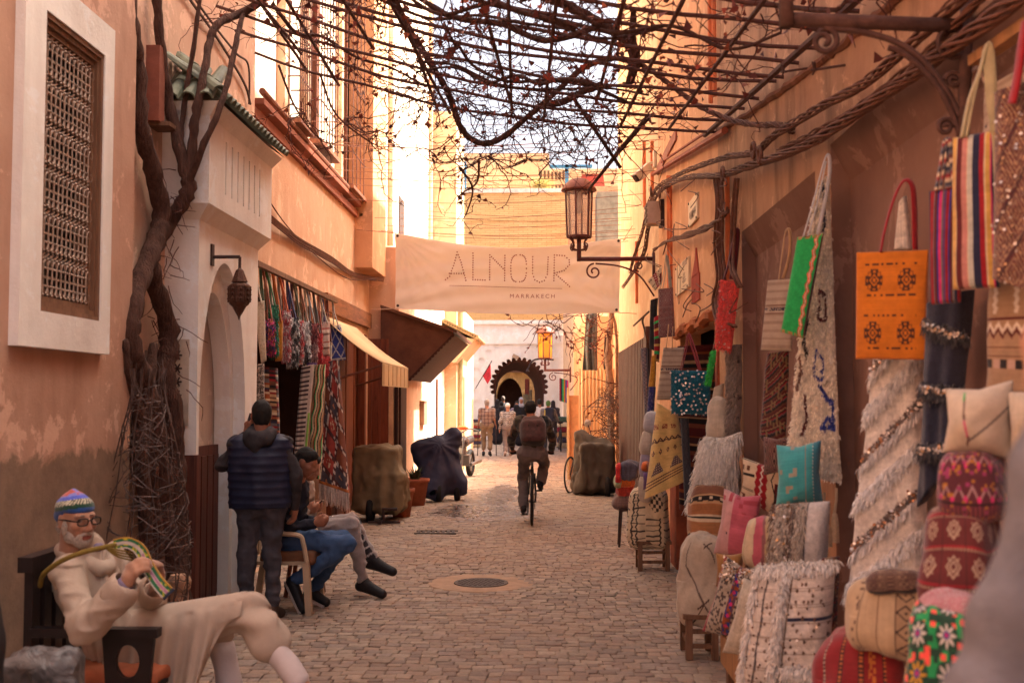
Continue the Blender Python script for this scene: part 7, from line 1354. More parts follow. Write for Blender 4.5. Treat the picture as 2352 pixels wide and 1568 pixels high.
def figure(label, J, hf, top, legs, vox=.012, skin=SKIN, s=1.0, hair=None, hands=True, sleeves='long', shoes=SHOE, hd=None, topk=.04, topdisp=None, topcol=None, legcol=None, short=0.0, name='person', face=True, loose=1.0, extra=None, curl=.5, legdisp=None):
    """a clothed person: one continuous body, garments, hair and shoes as its parts"""
    base = (J['pel'][0], J['pel'][1], min(J['toL'][2], J['toR'][2]) - .03); t = thing(name, label, 'person', base); HB = basis(hf) if hd is None else hd
    P = head_prims(J['head'], HB, s, face) + [cap(J['neck'], J['head'] + HB @ V3(0, -.03, -.06), .056 * s, .05 * s), cap(J['pel'], J['chest'], .10 * s, .11 * s), cap(J['chest'], J['neck'], .095 * s, .056 * s), cap(J['shL'], J['shR'], .045 * s), cap(J['hipL'], J['hipR'], .085 * s)]
    for S_, sd_ in (('L', 1), ('R', -1)):
        P += chain([J['sh' + S_], J['el' + S_], J['wr' + S_]], [.042 * s, .034 * s, .025 * s]) + chain([J['hip' + S_], J['kn' + S_], J['an' + S_]], [.065 * s, .042 * s, .03 * s]) + [cap(J['an' + S_], J['to' + S_], .036 * s, .028 * s)]
        d = J['wr' + S_] - J['el' + S_]; pn = (J.get('pn' + S_) if 'pn' + S_ in J else np.cross(d, (0, 0, 1)) * (1 if S_ == 'L' else -1) + V3(0, 0, -.01))
        if hands: P += hand_prims(J['wr' + S_], J.get('hd' + S_, d), pn, sd_, curl, s)
        else: P += [cap(J['wr' + S_], J['wr' + S_] + d / np.linalg.norm(d) * .12 * s, .03 * s, .02 * s)]
    solid('body', P, vox, skin, t, .022, head_cuts(J['head'], HB, s) if face else ())
    L = loose; T = [cap(J['pel'] + (J['chest'] - J['pel']) * .12, J['chest'], .142 * s * L, .15 * s * L), cap(J['chest'], J['neck'] * .75 + J['chest'] * .25, .14 * s, .075 * s), cap(J['shL'], J['shR'], .076 * s), cap(J['shL'] * .8 + J['chest'] * .2, J['hipL'] * .6 + J['chest'] * .4, .09 * s * L), cap(J['shR'] * .8 + J['chest'] * .2, J['hipR'] * .6 + J['chest'] * .4, .09 * s * L)]
    for S_ in 'LR':
        a, b, c = J['sh' + S_], J['el' + S_], J['wr' + S_]
        T += chain([a, b, b + (c - b) * .93], [.068 * s, .056 * s * L, .042 * s * L]) if sleeves == 'long' else ([cap(a, a + (b - a) * .75, .07 * s, .062 * s)] if sleeves == 'short' else [])
    if topdisp is None: topdisp = lambda p: vnoise(p, 9) * .014 + .06 * np.abs(vnoise(p * np.array([1, 1, 1.5]) + 4, 9)) + .03 * np.abs(vnoise(p + 7, 19)) - .013
    solid('jacket' if sleeves == 'long' else 'shirt', T, vox, top, t, topk * s, (), topdisp, topcol)
    G = [cap(J['hipL'], J['hipR'], .128 * s), cap(J['pel'], J['pel'] + (J['chest'] - J['pel']) * .25, .13 * s)]
    for S_ in 'LR':
        h, k_, a = J['hip' + S_], J['kn' + S_], J['an' + S_]; e = a + (k_ - a) * (.10 + short); G += chain([h, k_, e], [.1 * s, .073 * s, (.054 + .02 * (short > 0)) * s])
    solid('trousers', G, vox, legs, t, .03 * s, (), legdisp or (lambda p: vnoise(p, 10) * .012 + .055 * np.abs(vnoise(p * np.array([1, 1, 1.7]) + 5, 9)) + .025 * np.abs(vnoise(p + 2, 21)) - .014), legcol)
    for S_ in 'LR':
        a, o = J['an' + S_], J['to' + S_]; d = o - a; hl = a - np.array([d[0], d[1], 0]) * .28; hl[2] = min(a[2], hl[2]) - .02; solid('shoe', [cap(hl, o, .043 * s, .04 * s), cap(a + V3(0, 0, .01), o, .047 * s, .036 * s), cap(hl, a + V3(0, 0, .02), .043 * s, .046 * s)], min(vox, .012), shoes, t, .02)
    if hair:
        kind, hm = hair; c = J['head']; T_ = lambda *p: c + HB @ (np.array(p) * s); E = lambda p, r: ell(T_(*p), np.array(r) * s, HB)
        if kind == 'short': solid('hair', [E((0, -.024, .04), (.081, .094, .093)), E((0, -.055, -.02), (.07, .055, .07)), E((0, .035, .09), (.055, .045, .032))], min(vox, .010), hm, t, .03, (), lambda p: vnoise(p, 40) * .012)
        if kind == 'cap': solid('cap', [E((0, -.012, .045), (.083, .102, .085)), bx(T_(0, .10, .04), np.array((.05, .05, .002)) * s, .008, HB)], min(vox, .010), hm, t, .02)
        if kind == 'beanie': solid('beanie', [E((0, -.016, .04), (.086, .106, .1)), E((0, -.055, -.02), (.074, .062, .055))], min(vox, .010), hm, t, .03, (), lambda p: vnoise(p, 30) * .01)
        if kind == 'scarf': solid('head_scarf', [E((0, -.018, .02), (.088, .1, .115)), cap(T_(0, -.03, -.08), T_(0, -.03, -.18), .085 * s, .12 * s)], min(vox, .014), hm, t, .04)
    if extra: extra(t, J, HB)
    return t
def W3(px, py, Y): return np.array(at(px, py, Y))
def colfun(fn): return fn
# ---------------------------------------------------------------- the old man sewing on the left
def old_man():
    hd_c = W3(176, 1196, 5.22); B = basis((.80, -.58, -.06), (-.05, 0, 1)); t = thing('person', 'seated old man with glasses, a bright knitted cap and a cream robe, sewing', 'person', (-2.05, 5.4, 0))
    pel, chest, neck = W3(268, 1476, 5.42), W3(204, 1345, 5.36), W3(196, 1262, 5.32); shR, shL = W3(150, 1312, 5.14), W3(256, 1284, 5.58)
    elR, wrR = W3(200, 1440, 4.98), W3(288, 1342, 4.94); elL, wrL = W3(340, 1408, 5.6), W3(364, 1326, 5.2)
    knR, knL = W3(572, 1402, 5.42), W3(500, 1446, 5.62); anR, anL = W3(684, 1562, 5.3), W3(548, 1640, 5.56); toR, toL = anR + V3(.12, -.04, -.10), V3(anL[0] + .14, anL[1], .05); anL[2] = .12
    P = head_prims(hd_c, B, 1.0) + [cap(neck, hd_c + B @ V3(0, -.03, -.08), .055, .05), cap(pel, chest, .09, .095), cap(chest, neck, .085, .056), cap(shL, shR, .035)] + chain([shR, elR, wrR], [.034, .036, .028]) + chain([shL, elL, wrL], [.034, .036, .028]) + chain([pel, knR, anR], [.06, .04, .03]) + chain([pel, knL, anL], [.06, .04, .03]) + [cap(anR, toR, .04, .03), cap(anL, toL, .04, .03)]
    P += hand_prims(wrR, W3(322, 1278, 4.93) - wrR, V3(.6, .6, .05), -1, .7, 1.1) + hand_prims(wrL, W3(348, 1262, 5.12) - wrL, V3(-.3, -.8, .1), 1, .75, 1.1)
    def face_col(V):
        q = (V - hd_c) @ B; c = np.tile(lin((160, 116, 92)), (len(V), 1)); n = vnoise(V, 60)[:, None]; c = c * (1 + .18 * n); near = np.linalg.norm(q, axis=1) < .2
        lips = near & (q[:, 1] > .074) & (np.abs(q[:, 2] + .063) < .011) & (np.abs(q[:, 0]) < .024); c[lips] = lin((140, 76, 66)); red = near & (q[:, 1] > .06) & (np.abs(q[:, 2] + .012) < .022); c[red] = c[red] * (1.03, .94, .92)
        for sx in (-.031, .031): e = near & (np.hypot(q[:, 0] - sx, (q[:, 2] - .012) * 1.4) < .0125) & (q[:, 1] > .06); c[e] = lin((150, 130, 120)); e2 = near & (np.hypot(q[:, 0] - sx - .002, q[:, 2] - .012) < .0055) & (q[:, 1] > .06); c[e2] = lin((36, 22, 18))
        for z0 in (.052, .062, .072): w_ = near & (q[:, 1] > .05) & (np.abs(q[:, 2] - z0 - .004 * np.cos(q[:, 0] * 60)) < .0016) & (np.abs(q[:, 0]) < .035); c[w_] *= .8
        return c
    solid('body', P, .0058, cloth_mat('face_skin', 400, .55, .12, .08), t, .016, head_cuts(hd_c, B), None, face_col)
    T = lambda *p: hd_c + B @ np.array(p, float); E = lambda p, r: ell(T(*p), np.array(r, float), B)
    solid('beard', [E((0, .052, -.085), (.046, .038, .036)), E((-.048, .02, -.062), (.02, .04, .036)), E((.048, .02, -.062), (.02, .04, .036)), cap(T(-.03, .078, -.056), T(0, .092, -.046), .0085, .0095), cap(T(.03, .078, -.056), T(0, .092, -.046), .0085, .0095), cap(T(-.032, .077, -.06), T(-.03, .07, -.085), .009), cap(T(.032, .077, -.06), T(.03, .07, -.085), .009)], .0055, M('grey_beard', (190, 176, 164), .9, .4, 90, 260, 1.0), t, .014, [E((0, .098, -.066), (.02, .02, .012))], lambda p: vnoise(p, 90) * .006)
    for sx in (-1, 1): solid('eyebrow', [cap(T(.016 * sx, .088, .038), T(.05 * sx, .072, .036), .006, .004)], .004, M('grey_brow', (120, 104, 96), .9, .3, 80), t, .004)
    solid('sideburn', [E((-.07, .012, -.02), (.012, .022, .04)), E((.07, .012, -.02), (.012, .022, .04)), E((0, -.075, -.03), (.06, .035, .05))], .006, M('grey_beard', (176, 160, 148)), t, .01, (), lambda p: vnoise(p, 80) * .006)
    def capcol(V):
        q = (V - hd_c) @ B; z = q[:, 2] - .35 * q[:, 1] * 0 + .22 * -q[:, 1]; a = np.arctan2(q[:, 0], q[:, 1]); c = np.tile(lin((60, 100, 190)), (len(V), 1)); h = (z - .035)
        for lo, hi, cc in ((-.2, .022, (36, 74, 140)), (.022, .042, (20, 62, 40)), (.042, .068, (196, 186, 160)), (.068, .085, (66, 84, 190)), (.085, .5, (120, 120, 190))): m = (h > lo) & (h <= hi); c[m] = lin(cc)
        m = (h > .042) & (h < .068) & (np.sin(a * 26 + np.floor(h * 160) * 1.5) > .1); c[m] = lin((40, 52, 44)); m = (h > .09) & (np.sin(a * 3 + .8) > .1); c[m] = lin((190, 84, 70)); return c
    solid('knit_cap', [E((0, -.018, .062), (.083, .103, .066)), E((0, -.03, .108), (.045, .05, .032)), E((0, -.035, .138), (.012, .012, .012)), E((0, -.06, .02), (.075, .058, .045))], .0055, cloth_mat('cap_knit', 200, .95, .8, .3, 60), t, .02, [bx(T(0, .13, .008), (.2, .12, .034), .004, B)], None, capcol)
    g = MB()
    for sx in (-1, 1):
        g.tube([T(.034 * sx + .025 * math.copysign(abs(math.cos(a)) ** .6, math.cos(a)), .112 - .006 * abs(math.cos(a)) * (1 if math.cos(a) * sx > 0 else 0), .012 + .016 * math.copysign(abs(math.sin(a)) ** .6, math.sin(a))) for a in np.linspace(0, 2 * PI, 25)[:-1]], .0034, 6, True)
        g.tube([T(.060 * sx, .104, .016), T(.074 * sx, .085, .018), T(.081 * sx, .03, .018), T(.083 * sx, -.015, .014)], .0038, 6)
    g.tube([T(-.009, .114, .016), T(0, .117, .019), T(.009, .114, .016)], .003, 6); g.obj('glasses', M('dark_tortoise', (34, 22, 20), .35, .3, 40), t, True)
    ln = MB()
    for sx in (-1, 1): ln.add([T(.034 * sx + .024 * math.copysign(abs(math.cos(a)) ** .6, math.cos(a)), .1125, .012 + .015 * math.copysign(abs(math.sin(a)) ** .6, math.sin(a))) for a in np.linspace(0, 2 * PI, 17)[:-1]], [tuple(range(16))])
    ln.obj('lenses', glassmat('spectacle_glass', (60, 44, 40), .28), t)
    robe = M('cream_wool_robe', (178, 160, 144), .95, .10, 8, 160, .3)
    def folds(p):
        leg = np.clip((p[:, 0] + 1.92) * 6, 0, 1); f = np.clip((p[:, 0] - pel[0]) / (knR[0] - pel[0]), 0, 1); th = np.arctan2(p[:, 2] - pel[2] - f * (knR[2] - pel[2]), p[:, 1] - 5.45); tv = np.arctan2(p[:, 1] - 5.35, p[:, 0] + 2.12)
        arm = ((p[:, 1] < 5.14) | (p[:, 1] > 5.54)) * (p[:, 2] < .98) * (1 - leg); tor = (1 - leg) * (1 - arm)
        return vnoise(p, 6) * .012 + leg * .010 * np.sin(th * 6 + 4 * f + 5 * vnoise(p, 4)) + tor * (.012 * np.abs(vnoise(p * np.array([1.6, 1.2, .6]), 12)) + .009) * np.sin(tv * 9 + p[:, 2] * 8 + 5 * vnoise(p, 4)) + arm * (.045 * np.abs(vnoise(p * np.array([.8, 1, 2.0]) + 3, 10)) + .03 * np.abs(vnoise(p * np.array([1.8, 1, .7]), 13)) - .006)
    sh = knR + (anR - knR) * .42
    R_ = [cap(pel, chest, .14, .135), cap(chest, neck, .13, .085), cap(shL, shR, .068), cap(shR * .75 + shL * .25, pel + V3(0, -.07, .05), .06, .11), cap(shL * .75 + shR * .25, pel + V3(0, .05, .05), .055, .10)] + chain([shR, elR, elR + (wrR - elR) * .85], [.07, .078, .072]) + chain([shL, elL, elL + (wrL - elL) * .7], [.068, .072, .07]) + [cap(pel, knR, .12, .075), cap(pel, knL, .12, .08), cap(knR, sh, .086, .094)]
    def skirt():             # the front of the robe hanging in folds from the thighs
        n, m = 110, 60; s_, t_ = np.meshgrid(np.linspace(-.02, .98, n), np.linspace(0, 1, m)); ax = pel + s_[..., None] * (knR - pel); r = .150 - .052 * s_; phi = R(105) * np.clip(1 - t_ / .3, 0, 1); d = np.clip((t_ - .3) / .7, 0, 1)
        L = (ax[..., 2] - .10) * (1 - np.clip((s_ - .66) / .34, 0, 1) ** 1.4) * (.55 + .45 * np.clip(s_ / .2, 0, 1)); q = s_ - .10 * d * s_
        w_ = np.sin(2 * PI * (4.6 * q + .35 * np.sin(5 * q) + .2 * d)) + .5 * np.sin(2 * PI * (9.3 * q + .3 * d) + 1)
        fold = (.008 + .055 * d) * w_ * np.clip((1 - s_) * 6, .2, 1) * (t_ > .2)
        P = np.stack([ax[..., 0] - .15 * d * s_ + .01 * w_ * d, ax[..., 1] - r * np.cos(phi) - fold - .02 * d, ax[..., 2] + r * np.sin(phi) - d * L], -1)
        Vv = np.concatenate([P.reshape(-1, 3), (P + (0, .008, -.002)).reshape(-1, 3)]); i = np.arange(n * m).reshape(m, n); Q = np.stack([i[:-1, :-1], i[1:, :-1], i[1:, 1:], i[:-1, 1:]], -1).reshape(-1, 4); link('robe_skirt', fast_mesh('robe_skirt', Vv, np.concatenate([Q, Q[:, ::-1] + n * m])), robe, t)
    skirt()
    solid('robe', R_, .0075, robe, t, .05, [cap(elR + (wrR - elR) * .78, wrR + (wrR - elR) * .3, .056), cap(elL + (wrL - elL) * .6, wrL + (wrL - elL) * .3, .054)], folds)
    ring = [neck + V3(.0, 0, .0) + V3(.10 * math.cos(a), .105 * math.sin(a), -.035 + .045 * -math.cos(a)) for a in np.linspace(0, 2 * PI, 13)]
    solid('hood', [cap(ring[i], ring[i + 1], .032) for i in range(12)] + [cap(neck + V3(-.11, .02, -.03), neck + V3(-.15, .04, -.18), .05, .035)], .008, robe, t, .03, (), lambda p: vnoise(p, 12) * .03)
    cr = [neck + V3(.068 * math.cos(a), .07 * math.sin(a), .035 - .022 * math.cos(a)) for a in np.linspace(0, 2 * PI, 13)]; solid('shirt_collar', [cap(cr[i], cr[i + 1], .02) for i in range(12)], .006, M('lilac_shirt', (122, 110, 136), .9, .15, 10), t, .015, (), lambda p: vnoise(p, 20) * .012)
    cf = elR + (wrR - elR) * .74; dd = (wrR - elR) / np.linalg.norm(wrR - elR); solid('cuff', [cap(cf, cf + dd * .05, .07, .074)], .007, robe, t, .01, [cap(cf - dd * .02, cf + dd * .2, .058)]); solid('blue_cuff', [cap(wrR - dd * .05, wrR - dd * .01, .042)], .006, M('lilac_shirt', (122, 110, 136)), t, .01)
    solid('trousers', chain([knR + (anR - knR) * .25, anR], [.066, .058]) + chain([knL + (anL - knL) * .2, V3(anL[0], anL[1], .16)], [.07, .066]), .010, M('off_white_cotton', (196, 184, 182), .9, .08, 10), t, .03, (), lambda p: vnoise(p, 10) * .008 + .02 * np.abs(vnoise(p * np.array([1, 1, .5]), 14)))
    for a, o in ((anR, toR), (anL, toL)): solid('slipper', [cap(a + V3(-.03, 0, -.03), o, .045, .04)], .012, M('tan_leather', (150, 100, 62), .6), t, .02)
    # embroidered strap he is sewing: olive cord over the shoulder, bright band in the hands
    s = thing('embroidered_strap', 'olive cord and bright embroidered band the old man is sewing', 'strap', (-1.9, 5.1, .9))
    c = MB(); c.tube(spline([W3(92, 1345, 5.06), W3(100, 1318, 4.98), W3(140, 1288, 4.93), W3(190, 1268, 4.93), W3(240, 1256, 4.98), W3(280, 1248, 5.05)], 8), .0115, 8)
    for k in range(4): c.tube(spline([W3(240, 1256, 4.98), W3(270, 1262 + 5 * k, 5.0), W3(305, 1268 + 6 * k, 5.06)], 6), .004, 5)
    c.obj('cord', M('olive_cord', (120, 100, 44), .9, .2, 60, 200, .6), s, True)
    C_ = spline([W3(262, 1250, 5.02), W3(294, 1246, 5.04), W3(322, 1262, 5.05), W3(340, 1300, 5.03), W3(364, 1338, 4.98), W3(390, 1366, 4.97)], 9); n = len(C_); U, V = np.meshgrid(np.linspace(0, 1, 22), np.linspace(0, 1, n)); w_ = .04; Bm = np.zeros((n, 22, 3))
    for i in range(n): d = C_[min(i + 1, n - 1)] - C_[max(i - 1, 0)]; d /= np.linalg.norm(d); pr = np.cross(d, (0.25, -1, 0.1)); pr /= np.linalg.norm(pr); Bm[i] = C_[i] + (U[i] - .5)[:, None] * pr * w_ * (1 + .3 * V[i, 0]) * 1.2
    def bc(U, V):
        a = paint(U.shape, (.015, .13, .05)); put(a, (h2(U * 8, V * 44) > .78), (.5, .45, .02)); put(a, np.abs(U - .5) < .13, (.5, .42, .38)); put(a, (np.abs(U - .5) < .1) & (V > .45), (.42, .18, .28)); put(a, U < .12, (.42, .22, .03)); put(a, U > .9, (.5, .45, .4)); put(a, V > .94, (.02, .03, .06)); return a
    two_sided('band', Bm, np.array((.2, -1, .1)) / 1.03, np.full(U.shape, .004), np.zeros(U.shape), bc(U, V), WOOL, s)
    # the chair
    ch = thing('armchair', 'dark plastic armchair with oval holes under the seated old man', 'chair', (-2.05, 5.4, 0)); pl = M('dark_plastic', (36, 26, 26), .45, .2, 6, 30, .1); x0, x1, y0, y1 = -2.3, -1.78, 5.1, 5.72
    MB().box(x0, x1, y0, y1, .41, .44).obj('seat', pl, ch); pouf_box = solid('cushion', [bx(V3((x0 + x1) / 2, (y0 + y1) / 2, .465), V3(.24, .26, .015), .025)], .012, M('orange_cushion', (168, 96, 66), .9, .2, 10), ch, 0, (), lambda p: vnoise(p, 9) * .02)
    for y in (y0, y1):
        ov = [(-1.90 + .055 * math.cos(a), .55 + .075 * math.sin(a)) for a in np.linspace(0, 2 * PI, 20, endpoint=False)]; b = MB().holed([(-2.0, .42), (-1.80, .42), (-1.78, .66), (-2.02, .66)], [ov], .03, lambda u, v, d, y=y: (u, y + d, v)); b.holed([(-2.0, .42), (-1.80, .42), (-1.78, .66), (-2.02, .66)], [ov], 0, lambda u, v, d, y=y: (u, y + .03, v)); b.box(-2.35, -1.76, y - .02, y + .05, .66, .70).add([(-2.0, y, .42), (-2.02, y, .66), (-2.02, y + .03, .66), (-2.0, y + .03, .42), (-1.80, y, .42), (-1.78, y, .66), (-1.78, y + .03, .66), (-1.80, y + .03, .42)], [(0, 1, 2, 3), (4, 7, 6, 5)]); b.obj('arm', pl, ch)
    b = MB()
    for k in range(5): b.box(-2.40, -2.36, y0 + .03 + k * .125, y0 + .11 + k * .125, .44, .95)
    b.box(-2.42, -2.35, y0, y1, .95, 1.02).box(-2.41, -2.35, y0, y1, .42, .44); b.obj('backrest', pl, ch)
    for x in (x0 - .02, x1 - .03):
        for y in (y0 + .03, y1 - .03): MB().beam((x, y, .41), (x + (.03 if x > -2 else -.05), y, 0), .05, .05, (0, 1, 0)).obj('leg', pl, ch)
old_man()
def left_corner():
    t = thing('covered_object', 'black coat slung over a chair back at the bottom left corner', 'coat', (-1.85, 3.7, 0)); solid('cloth', [bx(V3(-1.80, 3.5, .55), V3(.10, .03, .52), .05, rotm(0, -.16, 0))], .014, M('black_cloth', (36, 30, 32), .85, .3, 10), t, .05, (), lambda p: vnoise(p, 7) * .04 + .012 * np.sin(p[:, 0] * 40 + p[:, 1] * 20))
    t = thing('covered_object', 'grey plastic sheet crumpled over a box at the bottom left', 'plastic sheet', (-1.7, 4.15, 0)); m, tt, b, l = nodes('grey_plastic'); v = coords(tt); n = noise(tt, 7, 7, .6, v, 1); l.new(ramp(tt, n.outputs[0], [(.3, L4((62, 60, 62))), (.7, L4((98, 95, 97)))]).outputs[0], b.inputs['Base Color']); b.inputs['Roughness'].default_value = .35; bump(tt, b, noise(tt, 14, 5, .6, v, 1.5).outputs[0], .7, .03)
    solid('sheet', [bx(V3(-1.80, 4.0, .40), V3(.08, .05, .40), .04), cap(V3(-1.76, 3.98, .84), V3(-1.58, 3.95, .30), .04, .10)], .0085, m, t, .08, (), lambda p: np.abs(vnoise(p + .12 * vnoise(p, 9)[:, None], 8)) * .075 - .02 + np.abs(vnoise(p * np.array([1, 1, .5]), 21)) * .05)
left_corner()
# ---------------------------------------------------------------- standing man in the quilted vest
def vest_man():
    c = gnd(597, 1424); J = place_joints((c.x - .01, c.y, 0), (-.12, 1, 0), .985, elL=(-.31, .06, 1.24), wrL=(-.13, .13, 1.50), elR=(.29, -.04, 1.15), wrR=(.27, .07, .88), anR=(.11, -.02, .09), toR=(.16, .12, .035), head=(-.0, .02, 1.64))
    jean = M('dark_grey_jeans', (74, 70, 76), .9, .22, 14, 120, .3); hood = M('charcoal_fleece', (62, 56, 58), .95, .2, 16, 120, .4); vest = M('navy_quilted_nylon', (38, 40, 62), .5, .2, 8, 60, .2)
    def ex(t, J, HB):
        T = [cap(J['pel'] + V3(0, 0, -.02), J['chest'], .175, .175), cap(J['chest'], J['neck'], .165, .08), cap(J['shL'] * .9 + J['shR'] * .1, J['shR'] * .9 + J['shL'] * .1, .085), cap(J['shL'] * .85 + J['chest'] * .15, J['hipL'] + V3(-.03, 0, -.03), .105, .13), cap(J['shR'] * .85 + J['chest'] * .15, J['hipR'] + V3(.03, 0, -.03), .105, .13)]
        solid('vest', T, .0095, vest, t, .05, [bx(J['pel'] + V3(0, 0, -.24), V3(.4, .4, .17), .005)], lambda p: .011 * np.abs(np.sin(p[:, 2] * PI / .062)) ** .6 - .006 + vnoise(p, 12) * .012)
        n = J['neck']; rg = [n + V3(.085 * math.cos(a), -.045 + .085 * math.sin(a), .045 + .02 * math.sin(a)) for a in np.linspace(0, 2 * PI, 11)]; solid('hood', [cap(rg[i], rg[i + 1], .042) for i in range(10)] + [cap(n + V3(-.06, -.10, -.0), n + V3(.06, -.10, -.0), .06), cap(n + V3(0, -.12, -.03), n + V3(0, -.12, -.09), .06, .03)], .009, hood, t, .03, (), lambda p: vnoise(p, 14) * .025)
        w = J['wrL']; MB().beam(w + V3(.02, -.01, .02), w + V3(.05, .02, .15), .07, .012, (0, 1, 0)).obj('phone', M('dark_plastic', (36, 26, 26)), t)
    figure('standing man seen from behind in a navy quilted vest, phone to his ear', J, (-.35, 1, 0), hood, jean, .0105, SKIN, .985, ('short', HAIR), topcol=None, shoes=M('brown_shoe', (70, 52, 44), .6), extra=ex)
vest_man()
def seated_men():
    J = dict(pel=W3(664, 1226, 9.35), chest=W3(668, 1140, 9.33), neck=W3(686, 1098, 9.3), head=W3(703, 1062, 9.26), shL=W3(686, 1118, 9.5), elL=W3(690, 1204, 9.56), wrL=W3(722, 1196, 9.36), shR=W3(660, 1122, 9.14), elR=W3(668, 1208, 9.08), wrR=W3(722, 1202, 9.16), hipL=W3(672, 1236, 9.45), knL=W3(790, 1240, 9.48), anL=W3(716, 1352, 9.45), toL=W3(748, 1372, 9.42), hipR=W3(668, 1240, 9.24), knR=W3(796, 1250, 9.2), anR=W3(672, 1338, 9.2), toR=W3(696, 1384, 9.12), hdL=V3(1, -.2, .1), hdR=V3(1, .2, .1), pnL=V3(0, -1, .6), pnR=V3(0, 1, .6))
    J['toL'][2] = .04; J['toR'][2] = .04; J['anL'][2] = .11; jean = M('blue_jeans', (62, 86, 122), .9, .2, 12, 140, .35); nav = M('navy_jersey', (34, 34, 46), .9, .2, 12)
    def ex(t, J, HB):
        for a, o in ((J['anR'], J['toR']), (J['anL'], J['toL'])): d = o - a; MB().beam(a - d * .3 + V3(-.01, 0, -.05), o + V3(0, 0, -.035), .085, .022).obj('sole', SOLE, t)
    figure('seated young man in blue jeans looking down at his phone', J, (1, -.25, -.55), nav, jean, .0095, SKIN, .97, ('short', HAIR), extra=ex, curl=.7)
    p = thing('phone', 'phone in the hands of the young man in blue jeans', 'phone', W3(748, 1190, 9.25)); MB().beam(W3(732, 1200, 9.25), W3(764, 1184, 9.25), .075, .009, (-.4, 0, 1)).obj('case', M('pale_phone', (190, 180, 176), .3), p)
    J = dict(pel=W3(690, 1212, 10.0), chest=W3(684, 1130, 10.0), neck=W3(696, 1098, 10.0), head=W3(711, 1072, 9.95), shL=W3(700, 1116, 10.18), elL=W3(690, 1180, 10.22), wrL=W3(716, 1168, 10.05), shR=W3(684, 1118, 9.82), elR=W3(684, 1186, 9.78), wrR=W3(704, 1172, 9.84), hipL=W3(700, 1222, 10.1), knL=W3(806, 1196, 10.15), anL=W3(860, 1290, 10.1), toL=W3(902, 1312, 10.05), hipR=W3(696, 1222, 9.88), knR=W3(806, 1206, 9.88), anR=W3(838, 1330, 9.88), toR=W3(878, 1352, 9.82), hdL=V3(1, -.2, .2), hdR=V3(1, .2, .2), pnL=V3(0, -1, .6), pnR=V3(0, 1, .6)); J['toR'][2] = .04; J['anR'][2] = .115
    def gcol(V):
        c = np.tile(lin((150, 136, 132)), (len(V), 1)); k = J['knL']; a = J['anL']; h = J['hipL']; 
        for p, q in ((h, k), (k, a)):
            d = q - p; s_ = np.clip(((V - p) @ d) / (d @ d), 0, 1); o = V - p - s_[:, None] * d; m = (np.linalg.norm(o, axis=1) < .12) & (o[:, 1] < .03) & (np.abs(o[:, 2] + .0) < .026) & (V[:, 1] > 9.95); c[m] = lin((40, 34, 40)); c[m & (np.sin(s_ * 40) > .75)] = lin((190, 176, 170))
        return c
    figure('second seated man in light grey track trousers behind the one in jeans', J, (1, -.2, -.45), M('cream_jersey', (176, 160, 148), .9, .15), cloth_mat('track_cotton', 200, .9, .2), .0098, SKIN2, .97, ('short', HAIR), legcol=gcol, curl=.7)
    p = thing('phone', 'dark phone in the hands of the man in grey track trousers', 'phone', W3(726, 1160, 9.95)); MB().beam(W3(716, 1170, 9.95), W3(742, 1148, 9.95), .07, .009, (-.6, 0, 1)).obj('case', M('dark_plastic', (36, 26, 26)), p)
    ch = thing('armchair', 'cream plastic armchair under the young man in blue jeans', 'chair', (-2.12, 9.3, 0)); pl = M('cream_plastic_chair', (190, 164, 136), .5, .12, 6, 30, .1); x0, x1, y0, y1 = -2.38, -1.92, 9.03, 9.58
    MB().box(x0, x1, y0 + .03, y1 - .03, .40, .43).obj('seat', pl, ch); solid('cushion', [bx(V3(-2.08, 9.3, .46), V3(.19, .2, .02), .035)], .012, M('brown_cushion', (120, 80, 56), .9, .2), ch, 0, (), lambda p: vnoise(p, 8) * .03)
    b = MB()
    for k in range(5): b.box(x0 - .06, x0 - .03, y0 + .05 + k * .095, y0 + .11 + k * .095, .43, .84)
    b.box(x0 - .07, x0 - .02, y0, y1, .84, .90).obj('backrest', pl, ch)
    for y in (y0, y1): MB().tube(spline([(x0 - .04, y, .66), (x0 + .2, y, .66), (x1 - .06, y, .645), (x1 - .02, y, .58), (x1 + .01, y, .43)], 6), .024, 8, flat=.8).obj('arm', pl, ch)
    for x, dx in ((x0, -.07), (x1, .03)):
        for y in (y0 + .02, y1 - .02): MB().beam((x, y, .43), (x + dx, y, 0), .05, .06, (0, 1, 0)).obj('leg', pl, ch)
    st = thing('stool', 'brown wooden stool under the man in grey track trousers', 'stool', (-2.15, 10, 0)); MB().lathe([(.0, .41), (.19, .41), (.2, .43), (.19, .455), (0, .455)], (-2.13, 10.0, 0), 20).obj('seat', OLDWOOD, st)
    for a in range(4): th = a * PI / 2 + .78; MB().tube([(-2.13 + .13 * math.cos(th), 10 + .13 * math.sin(th), .41), (-2.13 + .2 * math.cos(th), 10 + .2 * math.sin(th), 0)], .02, 7).obj('leg', REDWOOD, st)
seated_men()
